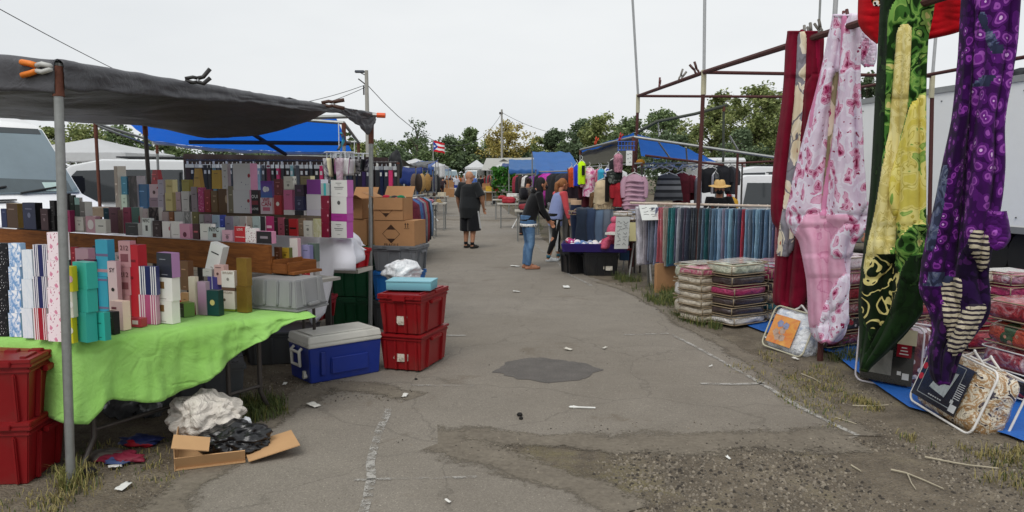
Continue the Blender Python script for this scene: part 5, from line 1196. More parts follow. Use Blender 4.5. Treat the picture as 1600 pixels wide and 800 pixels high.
blanket('dark purple blanket with spots and zebra stripe bands, rightmost hanging',[
 ([(-40,1508,1592),(60,1503,1586),(100,1500,1580),(188,1491,1566),(260,1476,1566),(320,1464,1560),(390,1448,1546),(430,1442,1541),(455,1441,1543),(490,1456,1542),(515,1460,1525),(545,1454,1502),(580,1456,1490),(594,1462,1484),(600,1470,1480)],-.02,0,2.5,.05,1,
   [([(-40,1528,1592),(100,1525,1590),(300,1514,1580),(400,1512,1570)],4,.03),([(-40,1522,1530),(200,1508,1516),(420,1490,1500)],1,-.04),([(260,1474,1486),(330,1463,1476),(392,1450,1462)],2,.01),([(392,1440,1500),(420,1440,1500),(440,1440,1480)],0,.01),([(380,1500,1545),(430,1498,1545),(500,1470,1545),(600,1450,1500)],1,.02),
    ([(432,1470,1500),(480,1476,1502),(530,1482,1503),(552,1486,1500)],3,.03),([(362,1512,1546),(388,1520,1542),(420,1528,1540)],3,.03),([(476,1504,1540),(520,1498,1520),(548,1490,1504)],3,.02),([(425,1446,1470),(436,1440,1500),(446,1440,1492)],2,.005),([(20,1530,1538),(85,1552,1568)],2,.005),([(118,1516,1564),(134,1516,1566)],2,.005)]),
 ([(330,1512,1568),(350,1512,1572),(372,1516,1574),(384,1530,1566),(388,1540,1556)],-.08,4,1.0,.03,6,[])],[PUR,PUD,GYB,ZEB,PUM,F_plain('#4a1460',.06)],1540,5)
blanket('short red blanket with black and white print folded over the rail',[
 ([(-40,1345,1520),(0,1344,1514),(34,1344,1506),(46,1350,1498),(58,1362,1450),(67,1373,1386)],.14,0,1.6,.03,1,[([(-40,1360,1402),(-2,1362,1398),(10,1366,1390)],1,.0)])],[F_plain('#b00f1a',.08),F_swirl([(0,'#15100f'),(.44,'#e6e0d8'),(.52,'#d98a2c'),(.57,'#15100f')],7,1.5)],1420)
# ---------------------------------------------------------------- packed blankets and stacks
def bag_mat(cols,sc=3.0,dist=2.0,pat=None,interp='LINEAR'):
    key=('bagm',tuple(cols),sc,dist,pat,interp)
    def f():
        t=NT('blanket_in_vinyl'); v=t.coord('Object')
        if pat=='spots':
            d=t.vor(v,sc); c=t.mix(t.math('LESS_THAN',d,.4),cols[0],cols[1])
            if len(cols)>2: c=t.mix(t.math('LESS_THAN',t.vor(v,sc*2.1),.26),c,cols[2])
        else:
            n=t.noise(v,sc,5,.6,dist); k=len(cols); c=t.ramp(n,[(.3+.4*i/max(1,k-1),x) for i,x in enumerate(cols)],interp)
        t.base(c); t.set(.5,coat=.9,spec=.4,coat_rough=.12)
        w=t.noise(v,9,4,.6,2.5); t.bump(w,.75,.04); return t.m
    return cached(key,f)
PIPE=M('#d6d3cf',.5); PIPED=M('#8a7a62',.5)
def pillow(mb,w,d,h,seed=0,n=28,k=9,mi=0,ex=6,amp=.012,T=None,c=(0,0,0)):
    rings=[]
    for i in range(k+1):
        zz=-1+2*i/k; f=(1-abs(zz)**4)**.25 if abs(zz)<1 else .0; f=max(f,.72); ring=[]
        for j in range(n):
            a=2*math.pi*j/n; ca,sa=math.cos(a),math.sin(a); r=(abs(ca)**ex+abs(sa)**ex)**(-1/ex)
            x,y=ca*r*w/2*f,sa*r*d/2*f; z=zz*h/2
            q=amp*nz(x*14+seed,y*14,z*18+seed); L=math.hypot(x,y)+1e-6
            ring.append(Vector((c[0]+x*(1+q/L*1.2),c[1]+y*(1+q/L*1.2),c[2]+z+amp*nz(x*9,y*9+seed,z*5)*(1 if 0<i<k else 1.4))))
        rings.append(ring)
    mb.loft(rings,mi,True,False,T); return mb
def rrect(w,h,r=.05,n=5):
    out=[]
    for cx,cz,a0 in ((w/2-r,h/2-r,0),(-w/2+r,h/2-r,90),(-w/2+r,-h/2+r,180),(w/2-r,-h/2+r,270)):
        for i in range(n+1):
            a=R(a0+90*i/n); out.append((cx+r*math.cos(a),cz+r*math.sin(a)))
    return out
def bundle(label,loc,rz,w,d,h,cols,group,sc=7,dist=1.5,pat=None,piping=PIPED,topcol=None,name='packed_blanket',cat='packed blanket',seed=None,interp='LINEAR'):
    t=thing(name,label,cat,loc,rz,group); sd=rnd.random()*50 if seed is None else seed
    pillow(MB(),w,d,h*1.02,sd,c=(0,0,h/2)).build('blanket',bag_mat(cols,sc,dist,pat,interp),t,smooth=True)
    mb=MB()
    for z in (h*.12,h*.9):
        mb.tube([(x*1.0,y*1.0,z+.006*nz(x*9,y*9,sd)) for x,y in rrect(w*.99,d*.99,.05,3)],.006,5,closed=True)
    for sx in (-1,1): mb.tube([(sx*w*.49,-d*.47,h*.12),(sx*w*.495,-d*.475,h*.5),(sx*w*.49,-d*.47,h*.9)],.006,5)
    mb.build('bag_piping',piping,t,smooth=True)
    if topcol:
        mb=MB(); mb.grid(lambda u,v:((u-.5)*w*.8,(v-.5)*d*.78,h*1.015+.004+.004*nz(u*4,v*4,sd)),6,6,0,.003); mb.build('picture_insert',A_noise(topcol,3,.25,'UV',1.2,coat=.8),t)
    return t
BEI=['#a39886','#c9bfad','#b5aa96']; BRN=['#2c2122','#3d2f2f','#342828']; MAG=['#8a1848','#a82a5e','#7a1440']; WHT=['#bdb9b4','#d9d5d0','#a8a4a0']; GRN=['#7a8474','#a8ad98','#c9c5b2']; TEA=['#2a6a70','#3a8088','#22585e']
def stk(cx,cy,rz,w,d,layers,group,where,z0=.03):
    z=z0; n=len(layers)
    for i,(nm,cols,h,*o) in enumerate(layers):
        pos='bottom' if i==0 else 'top' if i==n-1 else ordinal(i)+' from the ground'
        kw=o[0] if o else {}
        bundle(f'{nm} blanket, {pos} {where}',(cx+rnd.uniform(-.012,.012),cy+rnd.uniform(-.012,.012),z),rz+rnd.uniform(-.04,.04),w,d,h,cols,group,**kw); z+=h+.002
    return z
gS='stacked packed blankets'
pA=G(1144,515); yA=R(32)
def at_corner(p,rz,w,d):  # centre of a footprint whose near corner is p (front-left corner)
    return Vector((p.x+math.cos(rz)*w/2-math.sin(rz)*d/2,p.y+math.sin(rz)*w/2+math.cos(rz)*d/2,0))
cA=at_corner(pA,yA,.58,.42)
stk(cA.x,cA.y,yA,.58,.42,[('white',WHT,.10),('dark brown',BRN,.105),('dark brown',BRN,.105),('magenta',MAG,.115),('dark brown',BRN,.12),('beige',GRN,.13,{'topcol':['#d9d6d0','#c9b9a8','#e6e3de']})],gS,'of the stack with the magenta band')
cB=cA+Vector((-math.cos(yA),-math.sin(yA),0))*.42+Vector((-.02,.36,0))
stk(cB.x,cB.y,yA,.36,.42,[('cream folded',BEI,.085)]*6+[('cream and pink folded',['#c9bfad','#b0466a','#d6cdbd'],.095)],gS,'of the cream stack at the left end')
cC=cA+Vector((math.cos(yA),math.sin(yA),0))*.62
stk(cC.x,cC.y,yA,.55,.42,[('white',WHT,.10),('teal',TEA,.11),('beige',BEI,.11),('dark brown',BRN,.12),('magenta',MAG,.16,{'topcol':['#d4d2d2','#c9c4c8','#e2e0e0']})],gS,'of the stack left of the maroon blanket')
cD=cA+Vector((-math.sin(yA),math.cos(yA),0))*.55
stk(cD.x,cD.y,yA,.55,.42,[('beige',BEI,.22),('white',WHT,.2),('grey green',GRN,.2,{'topcol':['#c9a24a','#d9d6d0','#b9b4aa']})],gS,'of the stack behind the magenta-band one')
cE=cC+Vector((-math.sin(yA),math.cos(yA),0))*.5
stk(cE.x,cE.y,yA,.55,.42,[('beige',BEI,.22),('dark brown',BRN,.2),('white',WHT,.2,{'topcol':['#b06a7a','#d9d6d0','#c9b9a8']})],gS,'of the stack beside the maroon blanket')
cF=cC+Vector((math.cos(yA),math.sin(yA),0))*.62+Vector((-.05,-.25,0))
stk(cF.x,cF.y,yA,.55,.42,[('navy floral',['#23263a','#6a7a8a','#b9b5ae'],.13),('teal',TEA,.12),('white and grey',WHT,.13),('pink floral',['#b9a0a8','#9a3a5a','#d9cfd2'],.13,{'pat':'spots'}),('white and pink',['#d6d0d0','#b04a6a','#e0dcdc'],.15,{'topcol':['#c9c4c4','#b9808f','#e2dede']})],gS,'of the stack by the maroon hem')
RB=['#2a2c30','#8a1424','#b9b5b0']; DKF=['#1d2024','#7a2030','#a8a49c']
pG=G(1302,560); cG=at_corner(pG+Vector((0,.25,0)),R(28),.62,.45)
stk(cG.x+.02,cG.y,R(28),.66,.5,[('black and white floral',DKF,.14,{'sc':9}),('black and red floral',RB,.15,{'sc':9,'pat':'spots'}),('silver and red',['#9a9a98','#7a1424','#cfcac4'],.14),('dark red',['#5f0c18','#8a1626','#3f0a12'],.15),('white with pink print',['#cfc8c8','#b0506a','#ded9d9'],.15),('pale pink',['#cbb5ba','#dcd2d4','#b98f9c'],.14,{'topcol':['#d0c8c8','#b9808f','#e2dede']})],gS,'of the stack behind the pink blanket')
cH=cG+Vector((.72,-.05,0))
stk(cH.x,cH.y,R(28),.62,.5,[('dark plum',['#2a1420','#4a2030','#1a0e14'],.14),('teal and red',['#2a5a60','#8a2030','#b9b5b0'],.15),('red',['#7a1020','#a01c2c','#5a0c16'],.15),('black floral',DKF,.14),('white',WHT,.15),('pink',['#c08a98','#d9c2c8','#a85a70'],.13,{'topcol':['#d9d4d4','#c9a0aa','#e2dede']})],gS,'of the stack behind the green blanket')
cJ=cC+Vector((math.cos(yA),math.sin(yA),0))*.60+Vector((-math.sin(yA),math.cos(yA),0))*.5
stk(cJ.x,cJ.y,yA,.55,.42,[('grey',WHT,.2),('magenta',MAG,.18),('white and rose',['#cfc8c8','#b0506a','#ded9d9'],.2,{'topcol':['#d9d4d4','#b9808f','#e2dede']})],gS,'of the rear stack behind the pink blanket')
# long shelf row under the trailer
for k,px in enumerate((1462,1512,1566,1612)):
    c=Vector((X(px,8.0-.1*k,.6),8.0-.15*k,0)); cols=[(WHT,'white'),(BEI,'cream'),(['#b9919c','#8a3048','#d6cdcf'],'pink and white'),(['#d0ccc4','#9a8a78','#e0dcd4'],'ivory')][k]
    stk(c.x,c.y,R(15),.5,.5,[('dark red',['#5f0c18','#8a1626','#3f0a12'],.15),(['grey','cream','teal','plum'][k],[GRN,BEI,TEA,['#3a1a30','#5a2a48','#2a1424']][k],.16),(['dark green','maroon','brown','grey'][k],[['#1a2a20','#2a4030','#122018'],MAG,BRN,WHT][k],.14),(['maroon','white','magenta','beige'][k],[MAG,WHT,MAG,BEI][k],.12),(cols[1],cols[0],.12,{'topcol':['#d9d6d0','#c9bfae','#e6e3de']})],gS,['of the stack left of the purple blanket','of the stack behind the purple blanket','of the stack right of the purple blanket','of the rear stack at the far right edge'][k])
# near right stack
cR=Vector((X(1595,5.75,.4)+.12,5.72,0))
stk(cR.x,cR.y,R(12),.60,.5,[('black bagged red floral',['#1a1416','#8a1424','#2a1a1c'],.17,{'pat':'spots','sc':8,'piping':PIPE}),('pale pink and red floral',['#c9a0a8','#a01c30','#e2d4d6'],.19,{'sc':6,'piping':PIPE}),('rose print orange and green',['#b9482e','#3a5a34','#c98a70'],.19,{'sc':6,'pat':'spots'}),('dark red glossy',['#5a0a14','#a01626','#c9a0a4'],.17,{'sc':6})],gS,'of the near right-edge stack')
cS=Vector((X(1528,6.6,.4),6.7,0))
stk(cS.x,cS.y,R(15),.55,.5,[('grey floral',['#8a8688','#5a3040','#b9b5b0'],.17),('red',['#7a0f1e','#a51d30','#5a0c16'],.19),('crimson folded',['#8a0f22','#b01a34','#6a0c1a'],.15)],gS,'of the stack beside the two big bags')
# big clear bags leaning at the front
def bigbag(label,loc,rz,w,th,h,cols,lean,insert,handles=True,piping=PIPE,sc=4,pat=None,roll=0,group='large clear bags at the front',interp='LINEAR'):
    t=thing('bagged_comforter',label,'bagged comforter',loc,rz,group); t.rotation_euler=(lean,roll,rz); sd=rnd.random()*40
    T=Matrix.Translation((0,th/2,h/2))@Matrix.Rotation(math.pi/2,4,'X')
    pillow(MB(),w,h,th,sd,n=44,k=10,ex=7,amp=.02,T=T).build('comforter',bag_mat(cols,sc,2.4,pat,interp),t,smooth=True)
    mb=MB()
    for y in (.012,th-.012): mb.tube([(x,y,z+h/2) for x,z in rrect(w,h,.06)],.008,8,closed=True)
    mb.build('bag_piping',piping,t,smooth=True)
    if handles:
        mb=MB()
        for y in (th*.25,th*.75): mb.tube([(-.1+.2*i/8,y+.03*math.sin(i*.9),h-.01+.075*math.sin(math.pi*i/8)) for i in range(9)],.009,6)
        mb.build('handle',PIPE,t,smooth=True)
    return t
t=bigbag('tilted quilt bag with an orange picture insert by the maroon blanket',G(1218,551)+Vector((0,0,.02)),R(-62),.50,.24,.42,['#8fa0bd','#c9ced6','#e2e4e6','#a8b0c0'],R(-24),None,True,M('#b5b09a',.5),6,roll=R(4))
mb=MB(); mb.box((-.04,-.016,.19),(.30,.004,.28),mi=0); mb.build('picture_insert',A_noise(['#c2542c','#d08a3a','#d9a04a'],2.5,.3,coat=.8),t)
pb=MB()
for (x,z,c) in ((-.08,.25,0),(.0,.24,0),(-.02,.19,1),(-.1,.16,1),(.0,.12,1),(-.06,.12,1)):
    pb.add([(-.02+x*.9+.04*math.cos(i*math.pi/5)*(1 if i%2 else .8),-.0195,z+.04*math.sin(i*math.pi/5)*(1 if i%2 else .8)) for i in range(10)],[tuple(range(10))],c)
pb.build('printed_flower',[A_noise(['#3a4468','#8a90ac','#5a6288'],14,.3,'Object'),A_noise(['#8a7468','#b59a88','#6a5850'],14,.3,'Object')],t,recalc=False)
t=bigbag('white piped comforter bag behind the tip of the green blanket',G(1388,607)+Vector((0,.05,.01)),R(-48),.50,.34,.50,['#6f3a3c','#b9aab5','#d9d3d6','#5d4048'],R(-6),None,False,M('#cfc9cf',.5),6,pat='spots')
mb=MB(); mb.box((.0,-.014,.2),(.40,.004,.34)); mb.build('picture_insert',M('#2b2a28',.25,.1,coat=.8),t)
mb=MB(); mb.box((.0,-.0175,.41),(.42,.004,.12),mi=0); mb.box((-.06,-.0178,.19),(.2,.004,.2),mi=1); mb.box((.125,-.018,.3),(.11,.004,.1),mi=2); mb.box((.15,-.018,.1),(.05,.004,.05),mi=3); mb.box((.1,-.0182,.12),(.03,.004,.03),mi=3)

for k in range(3): mb.box((.125,-.0205,.275+.025*k),(.07-.015*k,.002,.009),mi=3)
mb.build('insert_print',[M('#c9c0a2',.4,coat=.6),A_noise(['#4a4844','#8a8880','#2a2926'],3,.3,'Object'),M('#8a1826',.3),M('#d0cdc6',.4)],t)
t=bigbag('tilted comforter bag with a black insert and white rope handles in front',G(1462,656)+Vector((.0,-.0,.03)),R(-84),.66,.27,.45,['#2a2030','#d6ccb8','#a8845a','#cfc4ae','#3a2a38','#8a6a48'],R(-20),None,True,PIPE,5.5,roll=R(5),interp='CONSTANT')
mb=MB(); mb.box((-.06,-.02,.225),(.46,.004,.34)); mb.build('picture_insert',M('#17181b',.2,.1,coat=.9),t)
mb=MB(); y=-.0235
for a,b in (((-.24,.09),(.10,.09)),((.10,.09),(.10,.38)),((-.24,.09),(-.24,.38)),((-.24,.38),(.10,.38))): mb.tube([(a[0],y,a[1]),(b[0],y,b[1])],.003,4,0)
mb.add([(-.15,y-.001,.16),(.02,y-.001,.14),(.06,y-.001,.33),(-.1,y-.001,.3)],[(0,1,2,3)],1)
for (x,z) in ((-.265,.28),(-.265,.2)): mb.add([(x+.024*math.cos(i*math.pi/7),y-.001,z+.024*math.sin(i*math.pi/7)) for i in range(14)],[tuple(range(14))],2)
for k in range(8): mb.box((.125+.0*k,y,.17+.015*k),(.06,.002,.005),mi=3)
mb.box((.13,y,.10),(.06,.003,.05),mi=3); mb.box((.10,y,.14),(.025,.003,.025),mi=3)
for k in range(6): mb.box((-.12+.024*k,y-.001,.112),(.016,.002,.008),mi=3)
mb.build('insert_print',[M('#8d9296',.4),A_noise(['#7d8f98','#b9c0c0','#4a5a64'],4,.3,'Object',2),M('#b01c34',.4),M('#b9bbbc',.4)],t,recalc=False)
# blue ground sheet
gs_=flat('ground_sheet',[G(*p) for p in ((1082,478),(1190,520),(1302,555),(1330,578),(1420,640),(1520,668),(1575,684),(1700,735),(1900,600),(1560,450),(1250,430))],.022,tarp_mat('#2360b0',.15,.5))
tag(gs_,'blue plastic sheet on the ground under the stacked blankets','ground sheet')
# ---------------------------------------------------------------- box truck
bt_=thing('box_truck','white box truck parked behind the hanging blankets','truck',(7.2,13,0))
n_=Vector((7.95,10.2,0)); f_=Vector((6.80,16.0,0)); dv=(f_-n_).normalized(); rv=Vector((dv.y,-dv.x,0)); mid=(n_+f_)/2+rv*1.25
yaw_t=math.atan2(dv.y,dv.x); Lt=(f_-n_).length
def loc_(o): o.location=(mid.x,mid.y,0); o.rotation_euler=(0,0,yaw_t)
loc_(bt_)
mb=MB(); mb.box((0,0,2.0),(Lt,2.5,2.3)); mb.build('cargo_box',M('#e2e3e1',.4,.04,1,dirt=.08),bt_,bevel=.03)
mb=MB(); 
for z in (.86,3.14): mb.box((0,1.262,z),(Lt,.03,.1))
for sx in (-1,1): mb.box((sx*(Lt/2-.05),1.262,2.0),(.1,.032,2.2))
mb.build('corner_trim',M('#8f9190',.4,metal=.5),bt_)
mb=MB()
for k in range(14): 
    for z in (1.05,2.95): mb.box((lerp(-.46,.46,k/13)*Lt,1.256,z),(.02,.02,.02))
mb.build('rivet',M('#4a4b4a',.5),bt_)
mb=MB(); mb.box((0,0,.72),(Lt,1.0,.18)); mb.box((-Lt/2+.3,0,.5),(.1,2.3,.14)); mb.build('chassis',BLK,bt_)
for wx in (-1.7,-.8):
    for sg in (-1,1):
        wb=MB(); wb.tube([(wx,sg*.85,.46),(wx,sg*1.15,.46)],.46,20); wb.build('wheel',TYRE,bt_,smooth=True,angle=40)
for x_ in (-Lt/2+.5,.4):
    mb=MB(); mb.box((x_,1.285,.83),(.12,.03,.06)); mb.build('marker_lamp',M('#b01c1c',.3),bt_)
mb=MB(); mb.box((-.3,1.28,.93),(1.6,.03,.14)); mb.build('side_bumper',M('#9a9c9c',.35,metal=.6),bt_)
o=blob('tarp_heap','turquoise and black tarps heaped on the truck roof','tarp',(X(1590,12.6,3.2)+.5,12.4,3.2),(.8,.4,.22),A_noise(['#1c2024','#202428','#2aa0b8'],1.5,.6,'Object',1,interp='CONSTANT'),.3,4,9)
# ================================================================ clothing stall, middle right
# --- bagged trousers on the rail
jr=thing('clothes_rail','white scuffed rail holding the row of bagged trousers','rail',(X(1000,11.4,1),11.4,0)); J1=W(1010,319,11.4); J2=W(1232,323,10.0)
pipe(jr,W(985,317,11.55),J2,.018,M('#b9a99a',.6,.3,30),'rail')
for p in (J1.lerp(J2,.0),J1.lerp(J2,.5),J2): post(jr,(p.x+.1,p.y+.25,0),p,.018,.05,GALV)
jd=(J2-J1).normalized(); jn=Vector((-jd.y,jd.x,0))
jcol=[('pale grey','#9a979c'),('pale grey','#a5a0a6'),('grey','#7a7680'),('slate blue','#6a7388'),('slate','#5d6370'),('light slate blue','#74809a'),('dusty rose','#a85560'),('dusty rose','#b3646c'),('tan grey','#938a80'),('taupe','#8b8078'),('dark teal','#1f5a5e'),('teal','#2a6a6c'),('indigo grey','#4a4a62'),('pale grey','#9a9ca4'),('dark slate','#3f4654'),('plum grey','#4a3f50'),('navy slate','#353c4c'),('charcoal','#2e3238'),('dark denim','#2c343e'),('charcoal','#30363c'),('dark grey','#3b4248'),('denim','#46586a'),('dark teal','#1f5358'),('slate','#4c5866'),('steel blue','#5f7a90'),('denim blue','#4a6a84'),('light denim','#7d9ab0'),('lilac grey','#7c7688'),('denim','#53708a'),('sky denim','#7fa6b8'),('dark denim','#38485a'),('steel blue','#56748c'),('indigo','#3a4662'),('crimson','#9a2a38'),('light denim','#7393aa'),('grey denim','#5f6f7e'),('denim','#4d6a84'),('sky denim','#86a8ba'),('steel blue','#5d7e98'),('dark denim','#34465a'),('denim','#4a6680'),('light steel','#8296a8'),('indigo','#3c4668'),('brown rose','#7a4a4e'),('slate','#55606e')]
def jean_mat(c):
    c=mul(c,1.45)
    def f():
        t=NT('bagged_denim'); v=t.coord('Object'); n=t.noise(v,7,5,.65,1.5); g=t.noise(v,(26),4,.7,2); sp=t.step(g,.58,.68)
        c0=t.ramp(n,[(.3,mul(c,.7)),(.7,mul(c,1.18))]); t.base(t.mix(t.math('MULTIPLY',sp,.5),c0,'#d9e0e6')); t.set(.4,coat=.7,coat_rough=.15); t.bump(g,.8,.02); return t.m  # pale flecks: highlights of the clear bag painted into the colour
    return cached(('jean',c),f)
for i,(nm,c) in enumerate(jcol):
    u=(i+.3)/len(jcol); p=J1.lerp(J2,u)+jn*rnd.uniform(-.035,.035); t=thing('bagged_trousers',f'{nm} trousers in a clear bag, {ordinal(i)} from the left on the rail','trousers',p,math.atan2(jd.y,jd.x),'bagged trousers on the rail')
    mb=MB(); h=.80+rnd.uniform(-.04,.05); sw=rnd.uniform(-.02,.02); sd=rnd.random()*30; th=rnd.uniform(.026,.036)
    rings=[]
    for k in range(9):
        v=k/8; z=-.04-v*h; hw_=.17+.012*nz(v*5,sd); tt=th*(.65+.35*math.sin(math.pi*min(1,v*1.3+.1)))*(1+.3*nz(v*6,sd,2)); ring=[]
        for j in range(14):
            a=2*math.pi*j/14; ca,sa=math.cos(a),math.sin(a); r=(abs(ca)**3+abs(sa)**3)**(-1/3)
            ring.append(Vector((ca*r*tt/2+sw*v+.008*nz(v*4,j*.3,sd),sa*r*hw_-.02*v,z)))
        rings.append(ring)
    mb.loft(rings,0,True); mb.build('trousers',jean_mat(c),t,smooth=True,angle=60)
    if i%3==0 or i<4:
        mb=MB(); mb.tube([(0,0,.025),(.0,.015,.015),(0,0,-.03),(0,-.1,-.06)],.005,5); mb.build('hanger_hook',M('#c9c9c6',.4),t)
# broad pale bagged trousers at the end facing us
p=J1-jd*.02; t=thing('bagged_trousers','pale grey folded trousers in clear bag at the left end facing the aisle','trousers',p+Vector((-.04,-.05,0)),math.atan2(jd.y,jd.x)+R(75))
mb=MB(); mb.grid(lambda u,v:((u-.5)*.30,.02*nz(u*4,v*6,3)-.12*v*.3,-.03-v*.86),12,24,0,.05); mb.build('trousers',jean_mat('#9f9ca2'),t,smooth=True)
for (u,z) in ((.05,-.33),(-.04,-.42)): 
    mb=MB(); mb.box((u,-.045,z),(.11,.02,.09)); mb.build('pocket',jean_mat('#b3b0b4'),t,bevel=.006)
def placard(label,c,w,h,rz,tilt,lines,seed=1,name='price_sign',mat='#d3d6d2'):
    t=thing(name,label,'sign',c,rz); T=Matrix.Rotation(tilt,4,'X')
    mb=MB(); mb.box((0,0,0),(w,.008,h),T=T); mb.build('board',M(mat,.5,.04),t)
    if lines:       # faded scrawl, too worn to read
        mb=MB(); q=random.Random(lines)
        for k in range(lines):
            z=lerp(.4,-.4,(k//2+.5)/((lines+1)//2))*h+q.uniform(-.01,.01); x=(-.22 if k%2 else .2)*w+q.uniform(-.03,.03)*w; l=q.uniform(.10,.2)*w; hh=min(.05,h*.05)
            mb.tube([(x-l,-.006,z+q.uniform(-hh,hh)),(x-l*.3,-.006,z+q.uniform(-hh,hh)),(x+l*.3,-.006,z+q.uniform(-hh,hh)),(x+l,-.006,z+q.uniform(-hh,hh))],.0026,4,0,T=T)
        mb.build('scrawl',M('#33353a',.6),t)
    return t
placard('white tilted price card at the left end of the trouser rail',W(1015,332,11.1),.30,.24,R(20),-.45,7)
placard('tall white price board leaning on the folding table',W(972,364,12.0),.22,.52,R(5),.22,14)
placard('cream yellow board hanging from the folding table',W(996,362,12.2),.26,.30,R(8),.05,0,mat='#c9c090')
o=card_box('stained brown board leaning under the trouser rail',(X(1047,10.9,.3),11.1,0),R(28),.42,.06,.42,diamond=False,group=None,name='fibre_board')
# --- folding table with packages
ft=thing('folding_table','white legged folding table with packages left of the trouser rail','table',(X(1000,12.4,.5),12.4,0))
c=Vector((X(1000,12.5,.7),12.6,0)); mb=MB(); mb.box((c.x,c.y,.74),(.95,.6,.035),rz=R(-30)); mb.build('tabletop',M('#c9c8c2',.5),ft,world=True)
for (px,py,qx) in ((983,432,990),(1018,445,1012)):
    b=G(px,py); mb=MB(); mb.tube([b,W(qx,380,b.y+.15)],.014,6); mb.build('leg',M('#b9b8b4',.4),ft,world=True)
b=G(986,425); mb=MB(); mb.tube([b+Vector((-.1,.3,0)),W(978,380,b.y+.4)],.014,6); mb.build('leg',M('#8a8985',.4),ft,world=True)
for k,(px,py,nm,cols) in enumerate(((985,352,'white',WHT),(1003,350,'lilac white',['#b9aebd','#d6d0d8','#a89ab0']),(992,340,'pale grey',['#a9a8ac','#c9c8cc','#94939a']),(978,334,'white',WHT),(1000,331,'white and blue',['#c9ced6','#8a98b0','#dde0e4']))):
    q=W(px,py,12.45); bundle(f'{nm} flat packet, {ordinal(k)} on the table with white legs',(q.x,q.y+.1,q.z-.04),R(20+10*k),.32,.3,.075,cols,'packets on the white-legged table',name='flat_packet',cat='packet')
# --- folded denim table
dt=thing('folding_table','table of folded jeans behind the knit hats','table',(X(950,13.2,.5),13.3,0)); c=Vector((X(952,13.5,.7),13.6,0))
mb=MB(); mb.box((c.x,c.y,.98),(.95,.75,.04),rz=R(-12)); mb.build('tabletop',M('#5a5754',.6),dt,world=True)
for sx in (-1,1):
    for sy in (-1,1): mb=MB(); mb.tube([(c.x+sx*.42,c.y+sy*.32,0),(c.x+sx*.42,c.y+sy*.32,.97)],.016,6); mb.build('leg',LEGM,dt,world=True)
fold=[('dark indigo','#1f2836',905),('navy','#27344a',918),('blue grey','#4d5f74',930),('slate','#5a6470',942),('steel grey','#67727c',955),('grey','#7a7f84',966)]
for i,(nm,cc,px) in enumerate(fold):
    t=thing('folded_jeans',f'{nm} jeans draped over the table edge, {ordinal(i)} from the left','jeans',(X(px+4,13.2,.9),13.18,1.0),R(-12),'folded jeans on the table'); mb=MB(); sd=i*3.1
    def dp(u,v): 
        L=.35+.55*(.6+.2*math.sin(i*2)); s_=v*(L+.45); y=.4-s_ if s_<.40 else 0-.03*math.sin((s_-.4)*2); z=.035*(1+.5*nz(u*3,v*5,sd)) if s_<.40 else .03-(s_-.40)
        return ((u-.5)*.19+.03*nz(u,v*3,sd),y-.06,z+.05+.012*i%3*.02)
    mb.grid(dp,6,22,0,.045); mb.build('denim',cloth_mat(cc,.25),t,smooth=True)
for i,(nm,cc,px,py) in enumerate((('maroon','#6a2030',918,328),('white','#c4c2c0',945,334),('plum','#4a2a40',908,331),('grey','#8a8c90',962,326),('red','#9a2a38',938,336),('pale grey','#b5b6b8',970,340))):
    q=W(px,py,13.5); t=bundle(f'{nm} folded garment, {ordinal(i)} of the pile on the jeans table',(q.x,q.y,q.z-.05),R(-15+12*i),.42,.32,.07,[mul(cc,.8),cc,mul(cc,1.15)],'folded garments on the jeans table',name='folded_garment',cat='garment')
# --- mannequin legs
def lower_mannequin(label,px,d,z0,cc,scale=1.0,rz=0):
    t=thing('mannequin',label,'mannequin',(X(px,d,.5),d,z0),rz,'half mannequins in trousers'); mb=MB()
    mb.loft([[Vector((.165*math.cos(a*math.pi/8),.115*math.sin(a*math.pi/8),z)) for a in range(16)] for z in (.86,.98)],0); mb.build('torso',M('#c9a98a',.6),t,smooth=True,angle=50)
    mb=MB(); mb.loft([[Vector((w*math.cos(a*math.pi/8),dd*math.sin(a*math.pi/8),z)) for a in range(16)] for z,w,dd in ((.9,.17,.12),(.80,.185,.135),(.70,.18,.14),(.66,.16,.12))],0)
    for s_ in (-1,1): mb.loft([[Vector((s_*x+r*math.cos(a*math.pi/6),r*1.1*math.sin(a*math.pi/6),z)) for a in range(12)] for z,x,r in ((.76,.085,.092),(.6,.09,.082),(.38,.085,.06),(.2,.085,.052),(.03,.085,.042))],0)
    mb.build('trousers',cloth_mat(cc,.2),t,smooth=True,angle=60); t.scale=(scale,)*3
    mb=MB(); mb.tube([(0,0,-z0/scale if z0 else 0),(0,0,.5)],.02,6); mb.build('stand',LEGM,t)
    return t
lower_mannequin('half mannequin in dark blue jeans with a bare waist',905,14.3,.25,'#1c2740',1.0)
lower_mannequin('half mannequin in grey leggings left of the blue jeans',889,15.4,.3,'#7c7a76',.95)
# --- purple tray of rolled socks on black totes
yw=R(-3); kc=Vector((X(933,13.0,.3),13.1,0))
tote('black tote carrying the purple tray, right one with a label',(kc.x+.06,kc.y-.02,0),yw,.58,.44,.40,'#16171a','black totes under the tray',lid=False,stickers=[('f',.22,.35,.16,.09,'w')],name='storage_tote')
tote('black tote carrying the purple tray, left one',(kc.x-.34,kc.y+.25,0),yw+R(20),.42,.5,.40,'#1a1b1e','black totes under the tray',lid=False,name='storage_tote')
t=thing('shallow_tray','purple plastic tray heaped with rolled knit socks','tray',(kc.x-.03,kc.y,.41),yw+R(-4)); PM=plastic('#2c1c66',.1)
mb=MB(); mb.box((0,0,.02),(.98,.6,.03)); 
for s_ in (-1,1): mb.box((0,s_*.31,.07),(1.08,.03,.15),rx=s_*-.3); mb.box((s_*.53,0,.07),(.03,.66,.15),ry=s_*.3)
mb.build('pan',PM,t,bevel=.01)
